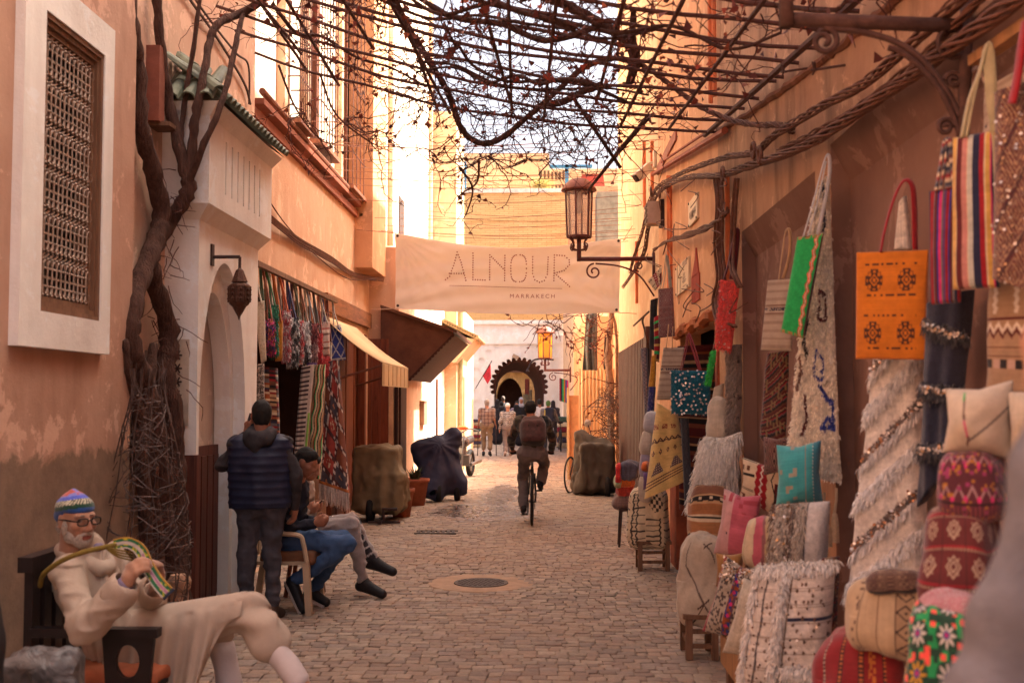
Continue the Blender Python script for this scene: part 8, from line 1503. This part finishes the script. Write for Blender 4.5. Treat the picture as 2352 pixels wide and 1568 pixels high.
# ---------------------------------------------------------------- bicycles and the cyclist
def bicycle(label, x, y, col=(40, 36, 38), tilt=0.0, group=None):
    t = thing('bicycle', label, 'bicycle', (x, y, 0)); blk = M('black_rubber', (34, 30, 30), .8, .2); alu = M('dull_alloy', (130, 122, 116), .4, .15, 10, metal=.7); fm = M('bike_paint_%d' % sum(col), col, .4, .15); rw, fw = V3(x, y, .345), V3(x, y + 1.04, .345)
    for c in (rw, fw):
        b = MB(); b.tube([c + V3(0, .33 * math.cos(a), .33 * math.sin(a)) for a in np.linspace(0, 2 * PI, 41)[:-1]], .02, 7, True); wl = b.obj('wheel', blk, t, True); b = MB(); b.tube([c + V3(0, .305 * math.cos(a), .305 * math.sin(a)) for a in np.linspace(0, 2 * PI, 37)[:-1]], .009, 5, True).lathe([(.0, -.04), (.02, -.04), (.02, .04), (.0, .04)], c, 10, 'x')
        for k in range(20): a = k * PI / 10; b.tube([c + V3(.02 * (-1) ** k, .02 * math.cos(a + .4), .02 * math.sin(a + .4)), c + V3(0, .3 * math.cos(a), .3 * math.sin(a))], .0016, 3)
        b.obj('rim', alu, wl)
    bb, st, hd, hb = V3(x, y + .42, .28), V3(x, y + .26, .80), V3(x, y + .86, .84), V3(x, y + .9, .70)
    f = MB().tube([bb, st], .016, 8).tube([st, hd], .016, 8).tube([bb, hb], .019, 8).tube([hd + V3(0, -.01, .06), hb + V3(0, .02, -.04)], .019, 8)
    for s in (-1, 1): f.tube([bb + V3(.03 * s, 0, 0), rw + V3(.055 * s, 0, 0)], .010, 6).tube([st + V3(.02 * s, 0, -.04), rw + V3(.055 * s, 0, 0)], .008, 6).tube([hb + V3(.04 * s, .02, -.04), fw + V3(.05 * s, 0, 0)], .011, 6)
    f.obj('bike_frame', fm, t); MB().tube([st, st + V3(0, -.03, .14)], .013, 7).obj('seat_post', alu, t)
    solid('saddle', [cap(st + V3(-.05, -.10, .165), st + V3(.05, -.10, .165), .035), cap(st + V3(0, -.08, .165), st + V3(0, .12, .165), .035, .018)], .008, blk, t, .03)
    h = hd + V3(0, .05, .12); MB().tube([hd + V3(0, 0, .05), h], .014, 7).tube(spline([h + V3(-.31, -.04, 0), h + V3(-.15, 0, .01), h, h + V3(.15, 0, .01), h + V3(.31, -.04, 0)], 5), .013, 7).obj('handlebar', blk, t)
    for s in (-1, 1): MB().tube([h + V3(.21 * s, -.03, 0), h + V3(.32 * s, -.045, 0)], .019, 8).obj('grip', blk, t)
    c = MB().lathe([(.0, .035), (.095, .035), (.095, .042), (.0, .042)], bb, 24, 'x'); c.tube([bb + V3(-.05, 0, 0), bb + V3(-.06, -.02, -.165)], .011, 6).tube([bb + V3(.05, 0, 0), bb + V3(.06, .02, .165)], .011, 6); c.obj('crank', alu, t)
    MB().box(x - .15, x - .06, y + .36, y + .44, .105, .125).box(x + .06, x + .15, y + .40, y + .48, .435, .455).obj('pedals', blk, t); MB().tube([bb + V3(.04, 0, .095), rw + V3(.04, 0, .04)], .005, 4).tube([bb + V3(.04, 0, -.095), rw + V3(.04, 0, -.04)], .005, 4).obj('chain', DARKIRON, t); return t
def cyclist():
    y = 15.5; x = (1221 - 1245) / F * y; bicycle('black bicycle ridden away by the man with the backpack', x, y)
    J = dict(pel=V3(x + .01, y + .19, 1.06), chest=V3(x + .02, y + .36, 1.34), neck=V3(x - .0, y + .46, 1.47), head=V3(x - .02, y + .52, 1.60), shL=V3(x - .19, y + .44, 1.425), elL=V3(x - .30, y + .62, 1.17), wrL=V3(x - .29, y + .84, .995), shR=V3(x + .20, y + .44, 1.425), elR=V3(x + .30, y + .62, 1.17), wrR=V3(x + .28, y + .84, .995), hipL=V3(x - .09, y + .2, .98), knL=V3(x - .13, y + .52, .62), anL=V3(x - .12, y + .36, .21), toL=V3(x - .125, y + .50, .155), hipR=V3(x + .10, y + .2, .98), knR=V3(x + .18, y + .66, .84), anR=V3(x + .12, y + .42, .54), toR=V3(x + .125, y + .56, .475), hdL=V3(0, 1, -.1), hdR=V3(0, 1, -.1), pnL=V3(0, -.1, -1), pnR=V3(0, -.1, -1))
    def camo(V): n = vnoise(V, 9); k = vnoise(V + 5, 13); c = np.tile(lin((58, 46, 40)), (len(V), 1)); c[n > .07] = lin((28, 24, 24)); c[k > .12] = lin((104, 72, 52)); c[(k < -.17)] = lin((66, 60, 44)); return c
    def ex(t, J, HB):
        b = J['chest'] + V3(0, -.22, -.04); bp = thing('backpack', 'dark maroon backpack on the cyclist', 'backpack', b)
        def pc(V): c = np.tile(lin((66, 38, 36)), (len(V), 1)); c *= (1 + .35 * (vnoise(V, 24) > .08))[:, None]; c[V[:, 2] < b[2] - .13] = lin((32, 26, 26)); return c
        solid('bag', [bx(b + V3(0, 0, -.02), V3(.08, .03, .09), .10, rotm(-.4, 0, 0)), cap(b + V3(-.10, .04, .15), b + V3(.10, .04, .15), .055), bx(b + V3(0, -.07, -.06), V3(.07, .02, .05), .05, rotm(-.4, 0, 0))], .011, cloth_mat('pack_nylon', 150, .8, .3), bp, .03, (), lambda p: vnoise(p, 9) * .02, pc)
        for s in (-1, 1): MB().tube(spline([b + V3(.1 * s, .08, .2), J['sh' + ('L' if s < 0 else 'R')] + V3(-.05 * s, .0, .08), J['chest'] + V3(.13 * s, .15, .0), b + V3(.15 * s, .06, -.17)], 6), .02, 6, flat=.4).obj('strap', DARKIRON, bp)
        MB().tube([b + V3(-.14, -.06, .12), b + V3(.14, -.06, .12)], .012, 5).tube([b + V3(-.06, -.10, .1), b + V3(-.06, -.08, -.12)], .01, 5).tube([b + V3(.06, -.10, .1), b + V3(.06, -.08, -.12)], .01, 5).obj('webbing', DARKIRON, bp)
    figure('man in a dark camouflage jacket riding a bicycle away with a backpack', J, (0.03, 1, -.08), cloth_mat('camo_cloth', 160, .9, .3), M('grey_chinos', (106, 94, 92), .9, .15, 10, 140, .25), .012, SKIN, .97, ('beanie', HAIR), topcol=camo, extra=ex, short=.02)
cyclist()
# ---------------------------------------------------------------- walkers
def walkers():
    g = gnd(1118, 1047); lo = (g.x, 34.2, 0)
    def plaid(V): a = (fr(V[:, 0] * 9) < .3); b = fr(V[:, 2] * 9) < .3; c = np.tile(lin((146, 120, 106)), (len(V), 1)); c[a] = lin((112, 86, 80)); c[b] = lin((116, 90, 82)); c[a & b] = lin((80, 60, 60)); return c
    J = place_joints(lo, (0, 1, 0), 1.0, knL=(-.1, .06, .5), anL=(-.1, .02, .09), toL=(-.115, .18, .035), knR=(.1, .02, .5), anR=(.1, -.12, .10), toR=(.115, .04, .035), wrL=(-.27, .12, .93), wrR=(.27, .12, .93))
    figure('old man from behind in a plaid shirt and olive half length trousers, on two crutches', J, (0, 1, 0), cloth_mat('plaid_cotton', 100, .9, .2), M('olive_cotton', (128, 106, 84), .9), .02, SKIN2, 1.0, ('short', M('grey_hair', (150, 136, 126), .9)), hands=False, sleeves='short', topcol=plaid, short=.28, loose=1.12, face=False)
    for s, lb in ((-1, 'grey forearm crutch in the left hand of the man in the plaid shirt'), (1, 'grey forearm crutch in the right hand of the man in the plaid shirt')):
        x = lo[0] + s * .27; t = thing('crutch', lb, 'crutch', (x, 34.3, 0)); MB().tube([(x + .02 * s, 34.34, 0), (x, 34.32, .92), (x - .02 * s, 34.22, 1.16)], .014, 6).obj('shaft', DARKIRON, t); MB().tube([(x, 34.22, .92), (x, 34.44, .92)], .018, 6).obj('handle', DARKIRON, t)
    g = gnd(1166, 1047); lo = (g.x, 34.3, 0)
    def chev(V): c = np.tile(lin((196, 186, 180)), (len(V), 1)); k = fr(V[:, 2] * 17 + .5 * tri(V[:, 0] * 12)); c[(k < .5) & (fr(V[:, 0] * 24) < .8)] = lin((40, 34, 36)); return c
    J = place_joints(lo, (0, 1, 0), .93, knL=(-.08, .0, .5), anL=(-.08, -.2, .13), toL=(-.09, -.06, .035), knR=(.08, .08, .5), anR=(.08, .08, .09), toR=(.09, .24, .035), elL=(-.25, -.06, 1.13), wrL=(-.27, -.02, .88), elR=(.24, -.02, 1.12), wrR=(.24, .1, .88))
    figure('woman from behind in a white cap and a black and white patterned blouse', J, (0, 1, 0), cloth_mat('printed_blouse', 120, .9, .2), M('grey_slim_trousers', (130, 116, 112), .9), .018, SKIN2, .93, ('cap', M('white_cap', (226, 214, 204), .8)), hands=False, topcol=chev, shoes=M('pale_shoe', (180, 160, 150), .7), short=.05, face=False)
    W = [('man in a white shirt walking toward the gateway', 1239, 41, 1.0, (214, 202, 196), (70, 62, 64), ('short', HAIR), 1), ('woman in a dark headscarf walking by the right wall', 1270, 42, .97, (64, 56, 64), (60, 52, 56), ('scarf', M('dark_scarf', (52, 42, 46), .9)), 1),
         ('person in a black robe under the left side of the arch', 1142, 43.0, 1.0, (34, 30, 36), (34, 30, 36), ('scarf', M('black_scarf', (34, 28, 32), .9)), 1), ('short dark haired person in navy in the gateway', 1152, 43.6, .95, (44, 42, 58), (40, 38, 46), ('short', HAIR), 1), ('person in a grey lilac coat in the middle of the gateway', 1187, 42.5, .95, (122, 106, 116), (60, 54, 60), ('short', HAIR), -1), ('person in a long black coat and pale headscarf in the gateway', 1197, 41.6, 1.04, (30, 26, 30), (30, 26, 30), ('scarf', M('pale_scarf', (150, 150, 160), .9)), -1), ('tall person in grey seen deep inside the passage', 1156, 51, 1.08, (90, 84, 84), (60, 54, 54), ('short', M('grey_hair', (150, 136, 126))), 1)]
    for lb, px, Y, s, ct, cl, hr, d in W:
        x = (px - 1245) / F * Y; ph = random.uniform(-.12, .12); J = place_joints((x, Y, 0), (random.uniform(-.2, .2), d, 0), s, anL=(-.1, .1 + ph, .09), toL=(-.11, .25 + ph, .035), knL=(-.1, .1, .5), anR=(.1, -.15 - ph, .1), toR=(.11, -.01 - ph, .035)); robe = 'robe' in lb or 'coat' in lb
        def ex(t, J, HB, ct=ct, s=s): solid('long_coat', [cap(J['chest'], J['pel'], .16 * s, .17 * s), cap(J['pel'], (J['anL'] + J['anR']) / 2 + V3(0, 0, .1), .18 * s, .23 * s)], .022, M('coat_%d_%d_%d' % ct, ct, .9), t, .05)
        figure(lb, J, (0, d, 0), M('top_%d_%d_%d' % ct, ct, .9, .15), M('legs_%d_%d_%d' % cl, cl, .9, .15), .022, SKIN, s, hr, hands=False, face=(d < 0), extra=ex if robe else None)
    # second cyclist walking a bicycle
    Y = 37.5; x = (1259 - 1245) / F * Y; J = place_joints((x, Y, 0), (.05, 1, 0), .97, elR=(.3, .1, 1.13), wrR=(.36, .3, .98))
    def ex2(t, J, HB):
        b = J['chest'] + V3(.0, -.2, .0); bp = thing('backpack', 'navy and yellow backpack on the person in the green cap', 'backpack', b); solid('bag', [bx(b + V3(.04, 0, 0), V3(.10, .05, .18), .05)], .016, M('navy_pack', (40, 42, 60), .8), bp, .03); MB().beam(b + V3(-.1, -.06, .16), b + V3(-.1, -.06, -.16), .06, .03).obj('yellow_strap', M('yellow_strap', (206, 180, 80), .8), bp)
    figure('person in a green cap and grey jacket wheeling a bicycle', J, (0, 1, 0), M('grey_jacket', (120, 108, 104), .9), M('dark_trousers', (60, 56, 64), .9), .019, SKIN, .97, ('beanie', M('green_knit', (84, 112, 62), .95)), hands=False, face=False, extra=ex2)
    bicycle('dark bicycle wheeled along by the person in the green cap', x + .42, Y - .2, (50, 44, 46))
walkers()
def near_person():
    Y = 1.32; el, wr = W3(2268, 1730, Y), W3(2432, 905, Y); sh = V3(.88, Y - .02, 1.52); J = place_joints((1.07, Y + .02, 0), (0, 1, 0), 1.05); J['shL'] = sh; J['elL'] = el; J['wrL'] = wr; J['hdL'] = V3(0, .3, 1); J['pnL'] = V3(1, .2, 0); J['elR'] = V3(1.3, Y + .1, 1.28); J['wrR'] = V3(1.12, Y + .3, 1.55); J['hdR'] = V3(-.3, .2, 1); J['pnR'] = V3(-1, .3, 0)
    figure('person in a grey fleece at the right edge raising an arm to take a picture', J, (0, 1, 0), M('grey_fleece', (116, 113, 118), .95, .22, 22, 150, .7), M('dark_trousers', (60, 56, 64)), .011, SKIN2, 1.05, ('short', HAIR), topdisp=lambda p: vnoise(p, 9) * .03 + .006 * np.sin(p[:, 2] * 50 + p[:, 0] * 30 + 6 * vnoise(p, 6)))
near_person()
# ================================================================ SCOOTERS, POTS, STALLS, FLAG
def covers():
    def cover(label, prims, col, wheels, sx, k=.2, dsp=None):
        xs = [p[1][0] for p in prims]; c = prims[0][1]; t = thing('covered_scooter', label, 'scooter', (c[0], c[1], 0))
        d = dsp or (lambda p: vnoise(p, 5) * .05 + .022 * np.sin(p[:, 0] * 26 + p[:, 1] * 14 + 5 * vnoise(p, 3)) * np.clip(1.1 - p[:, 2], .35, 1) * 1.3 + vnoise(p, 15) * .025 + .05 * np.abs(vnoise(p * np.array([1.4, 1.4, .7]), 6)) - .01)
        solid('cover', prims, .017, M('cover_%d' % sum(col), col, .75, .15, 6, 70, .25), t, k, [bx(V3(c[0], c[1], -.1), V3(2, 2, .13), .01)], d)
        for x, y, r in wheels:
            b = MB().tube([(x, y + r * math.cos(a), r + .01 + r * math.sin(a)) if sx else (x + r * math.cos(a), y, r + .01 + r * math.sin(a)) for a in np.linspace(0, 2 * PI, 25)[:-1]], .05, 8, True); b.lathe([(.0, -.04), (r * .7, -.03), (r * .7, .03), (.0, .04)], (x, y, r + .01), 16, 'x' if sx else 'y'); b.obj('wheel', M('black_rubber', (34, 30, 30)), t, True)
        return t
    A = lambda px, py, Y: W3(px, py, Y)
    cover('scooter under a navy cover with a pointed handlebar hump, beside the flower pots', (lambda K_: [cap(K_[i], K_[j], r_[i], r_[j]) for r_ in [(.10, .12, .05, .12, .14, .14)] for i in range(6) for j in range(i)])([A(966, 1032, 19.2), A(1000, 1030, 19.2), A(1044, 998, 19.4), A(1048, 1112, 19.4), A(985, 1128, 19.0), A(1012, 1090, 19.2)]), (54, 54, 76), [(A(1050, 1100, 19.3)[0], 19.35, .14), (A(1008, 1100, 18.95)[0], 18.98, .14)], True, .16,
          lambda p: vnoise(p, 5) * .04 + .03 * np.sin((np.arctan2(p[:, 2] - 1.0, p[:, 0] + 1.75)) * 13) * np.clip(1.15 - p[:, 2], .2, 1) + vnoise(p, 15) * .015)
    cover('scooter under a wrinkled olive cover in front of the wooden shutters', [bx(A(866, 1098, 16.2), V3(.26, .28, .40), .06), cap(A(832, 1048, 16.1), A(892, 1036, 16.3), .09, .08), bx(A(890, 1126, 16.1), V3(.20, .2, .22), .06), cap(A(910, 1050, 16.5), A(924, 1145, 16.4), .06, .09)], (124, 106, 80), [(A(850, 1180, 15.9)[0], 15.95, .15)], True, .12)
    bs = A(880, 1200, 15.7); t = thing('iron_stand', 'small dark iron stand on the paving in front of the olive covered scooter', 'stand', (bs[0], bs[1], 0)); MB().box(bs[0] - .2, bs[0] + .25, 15.6, 15.66, .01, .04).box(bs[0] - .05, bs[0] + .0, 15.5, 15.9, .01, .05).tube([(bs[0], 15.7, .03), (bs[0], 15.7, .2), (bs[0] + .2, 15.7, .2)], .025, 6).obj('iron', DARKIRON, t)
    cover('scooter under a brown olive cover with a pale seat patch by the cream fence', [cap(A(1338, 1110, 20.6), A(1332, 1000, 20.7), .22, .06), bx(A(1372, 1070, 20.4), V3(.25, .22, .36), .05), cap(A(1345, 1118, 20.4), A(1395, 1112, 20.4), .2, .16), cap(A(1333, 998, 20.7), A(1385, 1020, 20.6), .05, .06), cap(A(1333, 1000, 20.7), A(1370, 1060, 20.5), .06, .1)], (86, 74, 62), [(A(1395, 1130, 20.2)[0], 20.2, .16)], True, .14)
    q = A(1310, 1090, 20.9); t = thing('bicycle', 'bicycle wheel sticking out behind the brown olive scooter cover', 'bicycle', (q[0], 20.9, 0)); b = MB(); c = V3(q[0] - .0, 20.9, .33); dr = V3(.35, .94, 0); b.tube([c + dr * (.33 * math.cos(a)) + V3(0, 0, .33 * math.sin(a)) for a in np.linspace(0, 2 * PI, 33)[:-1]], .018, 6, True)
    for k in range(14): a = k * PI / 7; b.tube([c, c + dr * (.31 * math.cos(a)) + V3(0, 0, .31 * math.sin(a))], .002, 3)
    b.obj('wheel', M('black_rubber', (34, 30, 30)), t); MB().tube([c, c + dr * .35 + V3(0, 0, .5)], .016, 6).obj('fork', DARKIRON, t)
    q = A(1350, 972, 21); t = thing('round_mirror', 'small round scooter mirror above the brown olive cover', 'mirror', q); solid('mirror_head', [ell(q, (.07, .03, .08))], .012, M('pale_mirror', (190, 176, 164), .3), t, 0); MB().tube([q, A(1362, 1012, 20.8)], .01, 5).obj('stem', DARKIRON, t)
covers()
def motorbike():
    x, y = (1063 - 1245) / F * 24.6, 24.6; t = thing('motorcycle', 'black motorcycle with bare chrome engine parked behind the navy covered scooter', 'motorcycle', (x, y, 0)); blk = M('black_rubber', (34, 30, 30)); chm = M('chrome', (104, 98, 96), .3, .2, metal=.8); pt = M('black_tank_paint', (40, 34, 36), .25)
    f = V3(.16, 1, 0) / 1.013
    for d in (-.55, .75):
        c = V3(x, y, .31) + f * d; w = MB().tube([c + f * (.26 * math.cos(a)) + V3(0, 0, .26 * math.sin(a)) for a in np.linspace(0, 2 * PI, 33)[:-1]], .055, 8, True).obj('wheel', blk, t, True); r = MB().tube([c + f * (.2 * math.cos(a)) + V3(0, 0, .2 * math.sin(a)) for a in np.linspace(0, 2 * PI, 29)[:-1]], .015, 5, True)
        for k in range(6): a = k * PI / 3; r.tube([c, c + f * (.2 * math.cos(a)) + V3(0, 0, .2 * math.sin(a))], .012, 4)
        r.obj('rim', chm, w)
    o = V3(x, y, 0); solid('fuel_tank', [ell(o + f * -.05 + V3(0, 0, .80), (.15, .26, .13), rotm(0, 0, -.16))], .015, pt, t, 0); solid('seat', [cap(o + f * .25 + V3(0, 0, .78), o + f * .8 + V3(0, 0, .84), .10, .09)], .015, M('black_vinyl', (36, 32, 34), .5), t, 0)
    MB().box(x - .15, x + .15, y - .15, y + .25, .28, .52).lathe([(.09, 0), (.09, .2), (.0, .2)], (x, y + .02, .5), 12).obj('engine', chm, t); MB().tube([o + f * -.55 + V3(.1, 0, .31), o + f * -.32 + V3(.1, 0, .95)], .022, 6).tube([o + f * -.55 + V3(-.1, 0, .31), o + f * -.32 + V3(-.1, 0, .95)], .022, 6).obj('fork', chm, t)
    MB().tube(spline([o + f * -.1 + V3(-.38, 0, 1.04), o + f * -.25 + V3(-.2, 0, 1.1), o + f * -.32 + V3(0, 0, 1.0), o + f * -.25 + V3(.2, 0, 1.1), o + f * -.1 + V3(.38, 0, 1.04)], 6), .015, 6).obj('handlebar', chm, t); solid('headlight', [ell(o + f * -.48 + V3(0, 0, .90), (.10, .08, .10))], .014, chm, t, 0); MB().tube([o + f * .0 + V3(.18, 0, .3), o + f * .9 + V3(.2, 0, .34)], .04, 8).obj('exhaust', chm, t)
    solid('indicator', [ell(o + f * -.2 + V3(.05, 0, 1.12), (.12, .06, .05))], .014, M('orange_lens', (210, 86, 40), .3), t, 0)
motorbike()
def pots():
    tc = M('terracotta', (156, 88, 62), .9, .25, 7, 40, .3); gr = M('dull_green_leaf', (66, 74, 44), .7, .4, 12)
    for (px, py, Y, r, h, lb) in ((922, 1186, 17.0, .19, .42, 'smaller terracotta pot with a sparse plant next to the olive scooter cover'), (953, 1160, 18.1, .23, .44, 'larger terracotta pot with dark spiky leaves beside the navy scooter cover')):
        c = gnd(px, py); c = Vector((c.x, c.y, 0)); t = thing('plant_pot', lb, 'plant pot', c); MB().lathe([(.0, 0), (r * .68, 0), (r * .95, h * .86), (r * 1.06, h * .87), (r * 1.06, h), (r * .92, h), (r * .9, h * .86), (0, h * .86)], c, 24).obj('pot', tc, t, True); b = MB()
        for k in range(46 if r > .2 else 22):
            a = rng.uniform(0, 2 * PI); l = rng.uniform(.12, .3); tip = c + Vector((math.cos(a) * l * .8, math.sin(a) * l * .8, h + l * rng.uniform(.3, .9))); p0 = c + Vector((math.cos(a) * .04, math.sin(a) * .04, h * .86)); md = (p0 + tip) / 2 + Vector((0, 0, .05)); s = Vector((-math.sin(a), math.cos(a), 0)) * .014
            b.add([p0 - s * .6, p0 + s * .6, md + s, md - s, tip], [(0, 1, 2, 3), (3, 2, 4)])
        b.obj('leaves', gr, t)
pots()
def far_things():
    Y = 43.0; t = thing('flag', 'red flag on a slanting pole before the white gateway', 'flag', at(1100, 880, Y)); MB().tube([at(1092, 892, Y), at(1130, 828, Y)], .018, 6).obj('pole', DARKIRON, t)
    q = [(1127, 836), (1128, 868), (1120, 882), (1108, 862)]; hang('cloth', 'x', 'flag', q, Y, 5, lambda U, V: put(paint(U.shape, (.62, .035, .05)), np.abs(np.hypot(U - .5, V - .5) - .14) < .035, (.34, .03, .03)), .01, (20, 20), 'sheet')
    root = C.objects[-1].parent if False else [o for o in C.objects if o.get('label') == 'x'][0]
    for ch in list(root.children): ch.parent = t; ch.matrix_parent_inverse = Matrix.Translation(-Vector(t.location)); ch.name = 'flag_cloth'
    bpy.data.objects.remove(root)
    # hanging scarves by the right wall, each one its own
    for k, (c, nm) in enumerate((('red', 'red'), ('navy', 'dark blue'), ('green', 'green'), ('orange', 'orange'), ('blue', 'bright blue'), ('hotpink', 'crimson'))):
        x = 1285 + k * 3.4; hang('scarf', '%s scarf hanging in the row on the far right wall' % nm, 'scarf', [(x, 868 + k), (x + 3.6, 868 + k), (x + 3.6, 922 + k), (x, 918 + k)], 39.5 - k * .3, 20, p_plain(c), .05, (6, 16), 'sheet')
    def pile(label, px, py0, py1, Y, w_, n, seed):
        a, b = gnd(px, py1), at(px, py0, Y); x = (px - 1245) / F * Y; t = thing('textile_stack', label, 'textiles', (x, Y, 0)); H = b.z; r_ = random.Random(seed); cols = [(150, 60, 50), (176, 150, 120), (70, 60, 76), (160, 118, 76), (120, 40, 50), (210, 190, 160), (70, 90, 80)]
        for k in range(n): z = H * k / n; s = r_.uniform(-.03, .03); o = solid('folded_rug', [bx(V3(x + s, Y, z + H / n / 2), V3(w_ / 2, .22, H / n * .36), H / n * .12)], .03, M('rug_%d' % (k % 7), cols[(k + seed) % 7], .95), t, 0)
    pile('waist high stack of folded rugs at the far left wall', 1095, 962, 1016, 40.5, .3, 9, 1); pile('stack of bright textiles on the far right by the bicycles', 1293, 956, 1005, 40, .4, 6, 3)
    st = thing('stool', 'small wooden stool by the far right textile stack', 'stool', (.72, 38.6, 0)); MB().box(.55, .95, 38.4, 38.8, .42, .46).obj('seat', OLDWOOD, st)
    for x in (.58, .92):
        for y in (38.44, 38.76): MB().box(x - .02, x + .02, y - .02, y + .02, 0, .42).obj('leg', OLDWOOD, st)
    for i, (px, w_, y0, y1, c) in enumerate(((1131, 12, 880, 1000, (.38, .28, .14)), (1207, 11, 905, 1010, (.36, .29, .18)), (1217, 10, 895, 1010, (.30, .24, .15)), (1211, 10, 870, 905, (.34, .08, .06)))):
        hang('hanging_rug', ('ochre rug hanging left inside the gateway', 'straw coloured rug hanging right inside the gateway', 'olive brown rug hanging beside the straw coloured one inside the gateway', 'dull red cloth hanging high on the right inside the gateway')[i], 'rug', [(px - w_ / 2, y0), (px + w_ / 2, y0), (px + w_ / 2, y1), (px - w_ / 2, y1)], 49.6, 20, p_lozenge(c, tuple(np.array(c) * .7), tuple(np.array(c) * 1.2), 3, 12), .12, (12, 40), 'sheet', drape=.03)
    tb = thing('table', 'low table with goods before the left side of the gateway', 'table', (-1.75, 46, 0)); MB().box(-1.9, -1.45, 45.7, 46.2, .72, .78).obj('table_top', OLDWOOD, tb)
    for x in (-1.87, -1.48): MB().box(x - .03, x + .03, 45.75, 45.81, 0, .72).obj('leg', OLDWOOD, tb)
    # second vine, tarpaulin and dry creeper by the cream fence
    v = thing('creeper', 'dry creeper with a pale trunk climbing the wall by the cream fence', 'vine', gnd(1410, 1068)); b = MB(); Y = 22.6
    rough_tube(b, [at(1406, 1100, Y), at(1404, 1000, Y), at(1402, 900, Y), at(1398, 800, Y), at(1404, 720, Y), at(1398, 650, Y)], [.09, .07, .08, .07, .05, .03], 8, .2); rough_tube(b, [at(1420, 1100, Y), at(1418, 900, Y), at(1415, 760, Y), at(1400, 700, Y)], [.04, .035, .03, .02], 6); b.obj('trunk', M('pale_bark', (150, 118, 96), .9, .4, 10, 30, .8), v, True)
    tw = MB(); LV, LC = [], []
    for (cx, cy, n, Yc) in ((1245, 738, 9, 19.5), (1280, 745, 9, 20.5), (1390, 760, 18, 22.3), (1400, 900, 24, 22.2), (1410, 980, 20, 22.2), (1340, 780, 12, 22.5)):
        for _ in range(n):
            p = W3(cx + rng.normal(0, 16), cy + rng.normal(0, 14), Yc); P = walk(p, (rng.normal(0, 1), rng.normal(0, .3), rng.normal(-.4, .6)), rng.integers(5, 12), .09, -.06, .35); tw.tube(P, list(np.linspace(.008, .004, len(P))), 4, cap=False)
            for q_ in P[1:]:
                if rng.random() < .4: leaf(q_, rng.uniform(.03, .07), LV, LC)
    for x in (1250, 1280, 1330, 1370): P = spline([at(x, 716 - 40, 20.5), at(x + 10, 740, 20.5), at(x + 40, 725, 21.5), at(1400, 700, 22.5)], 6); tw.tube(P, .009, 5)
    tw.obj('twigs', TWIG, v); leaves_obj('dry_leaves', LV, LC, v)
    hang('tarpaulin', 'torn dark grey green tarpaulin hanging over the cream fence', 'tarpaulin', [(1346, 722), (1372, 716), (1372, 850), (1338, 850)], 23.2, 5, p_plain((.10, .09, .075), .3), .1, (30, 50), 'sheet', drape=.06); hang('tarpaulin', 'small dark cloth hanging right of the torn tarpaulin', 'tarpaulin', [(1388, 775), (1402, 770), (1402, 848), (1386, 848)], 23.3, 5, p_plain((.05, .035, .03), .3), .08, (16, 30), 'sheet', drape=.04)
    n = thing('wire_basket', 'loose tangle of wire netting hanging on the wall above the brown olive cover', 'wire netting', at(1405, 960, 21.6)); b = MB()
    for _ in range(120): p = W3(rng.normal(1400, 14), rng.uniform(900, 1010), 21.5 + rng.normal(0, .1)); b.tube([p, p + rng.normal(0, .09, 3), p + rng.normal(0, .15, 3)], .006, 3)
    b.obj('netting', M('dull_wire', (96, 74, 66)), n)
    h_ = thing('wall_lamp', 'small pipe armed lamp over the gateway arch', 'lamp', at(1215, 805, 44)); P = spline([at(1272, 826, 44), at(1240, 824, 44), at(1222, 830, 44), at(1212, 850, 44)], 6); MB().tube(P, .035, 7).obj('arm', DARKIRON, h_); MB().lathe([(.02, .1), (.08, 0), (.07, -.03)], at(1212, 852, 44), 10).obj('lamp_head', DARKIRON, h_)
    f_ = thing('floodlight', 'small tilted floodlight fixed above the scalloped arch', 'lamp', at(1184, 819, 47.8)); p = at(1184, 819, 47.8); MB().beam((p.x - .12, p.y - .06, p.z + .06), (p.x + .12, p.y - .06, p.z - .06), .12, .16).obj('housing', M('grey_casing', (172, 144, 122)), f_)
    bs_ = thing('rooftop_plant', 'pale dry bush growing on the brick wall coping', 'plant', at(1245, 428, 59)); b = MB()
    for _ in range(160): p = W3(rng.normal(1243, 9), 436, 59); b.tube(walk(p, (rng.normal(0, .4), 0, 1), 5, .14, -.03, .3), .012, 3)
    b.obj('stems', M('straw_green', (176, 164, 100), .9), bs_)
far_things()
for cat_, gr_ in (('rug', 'rugs and kilims hung out along the lane'), ('bag', 'woven bags hung out along the lane'), ('cushion', 'cushions heaped along the right wall'), ('pouf', 'poufs heaped along the right wall'), ('scarf', 'scarves hung along the right side'), ('textile', 'folded textiles on the dark stool'), ('stool', 'low stools along the lane'), ('bicycle', 'bicycles in the lane'), ('scooter', 'covered scooters along the lane'), ('plaque', 'plaques on the right wall'), ('crutch', 'pair of crutches'), ('hook', 'star hooks on the right wall'), ('plant pot', 'flower pots'), ('street lamp', 'iron arm lanterns'), ('phone', 'phones in hand'), ('house', 'houses lining the lane')):
    for o in C.objects:
        if o.parent is None and o.get('category') == cat_ and not o.get('group'): o['group'] = gr_
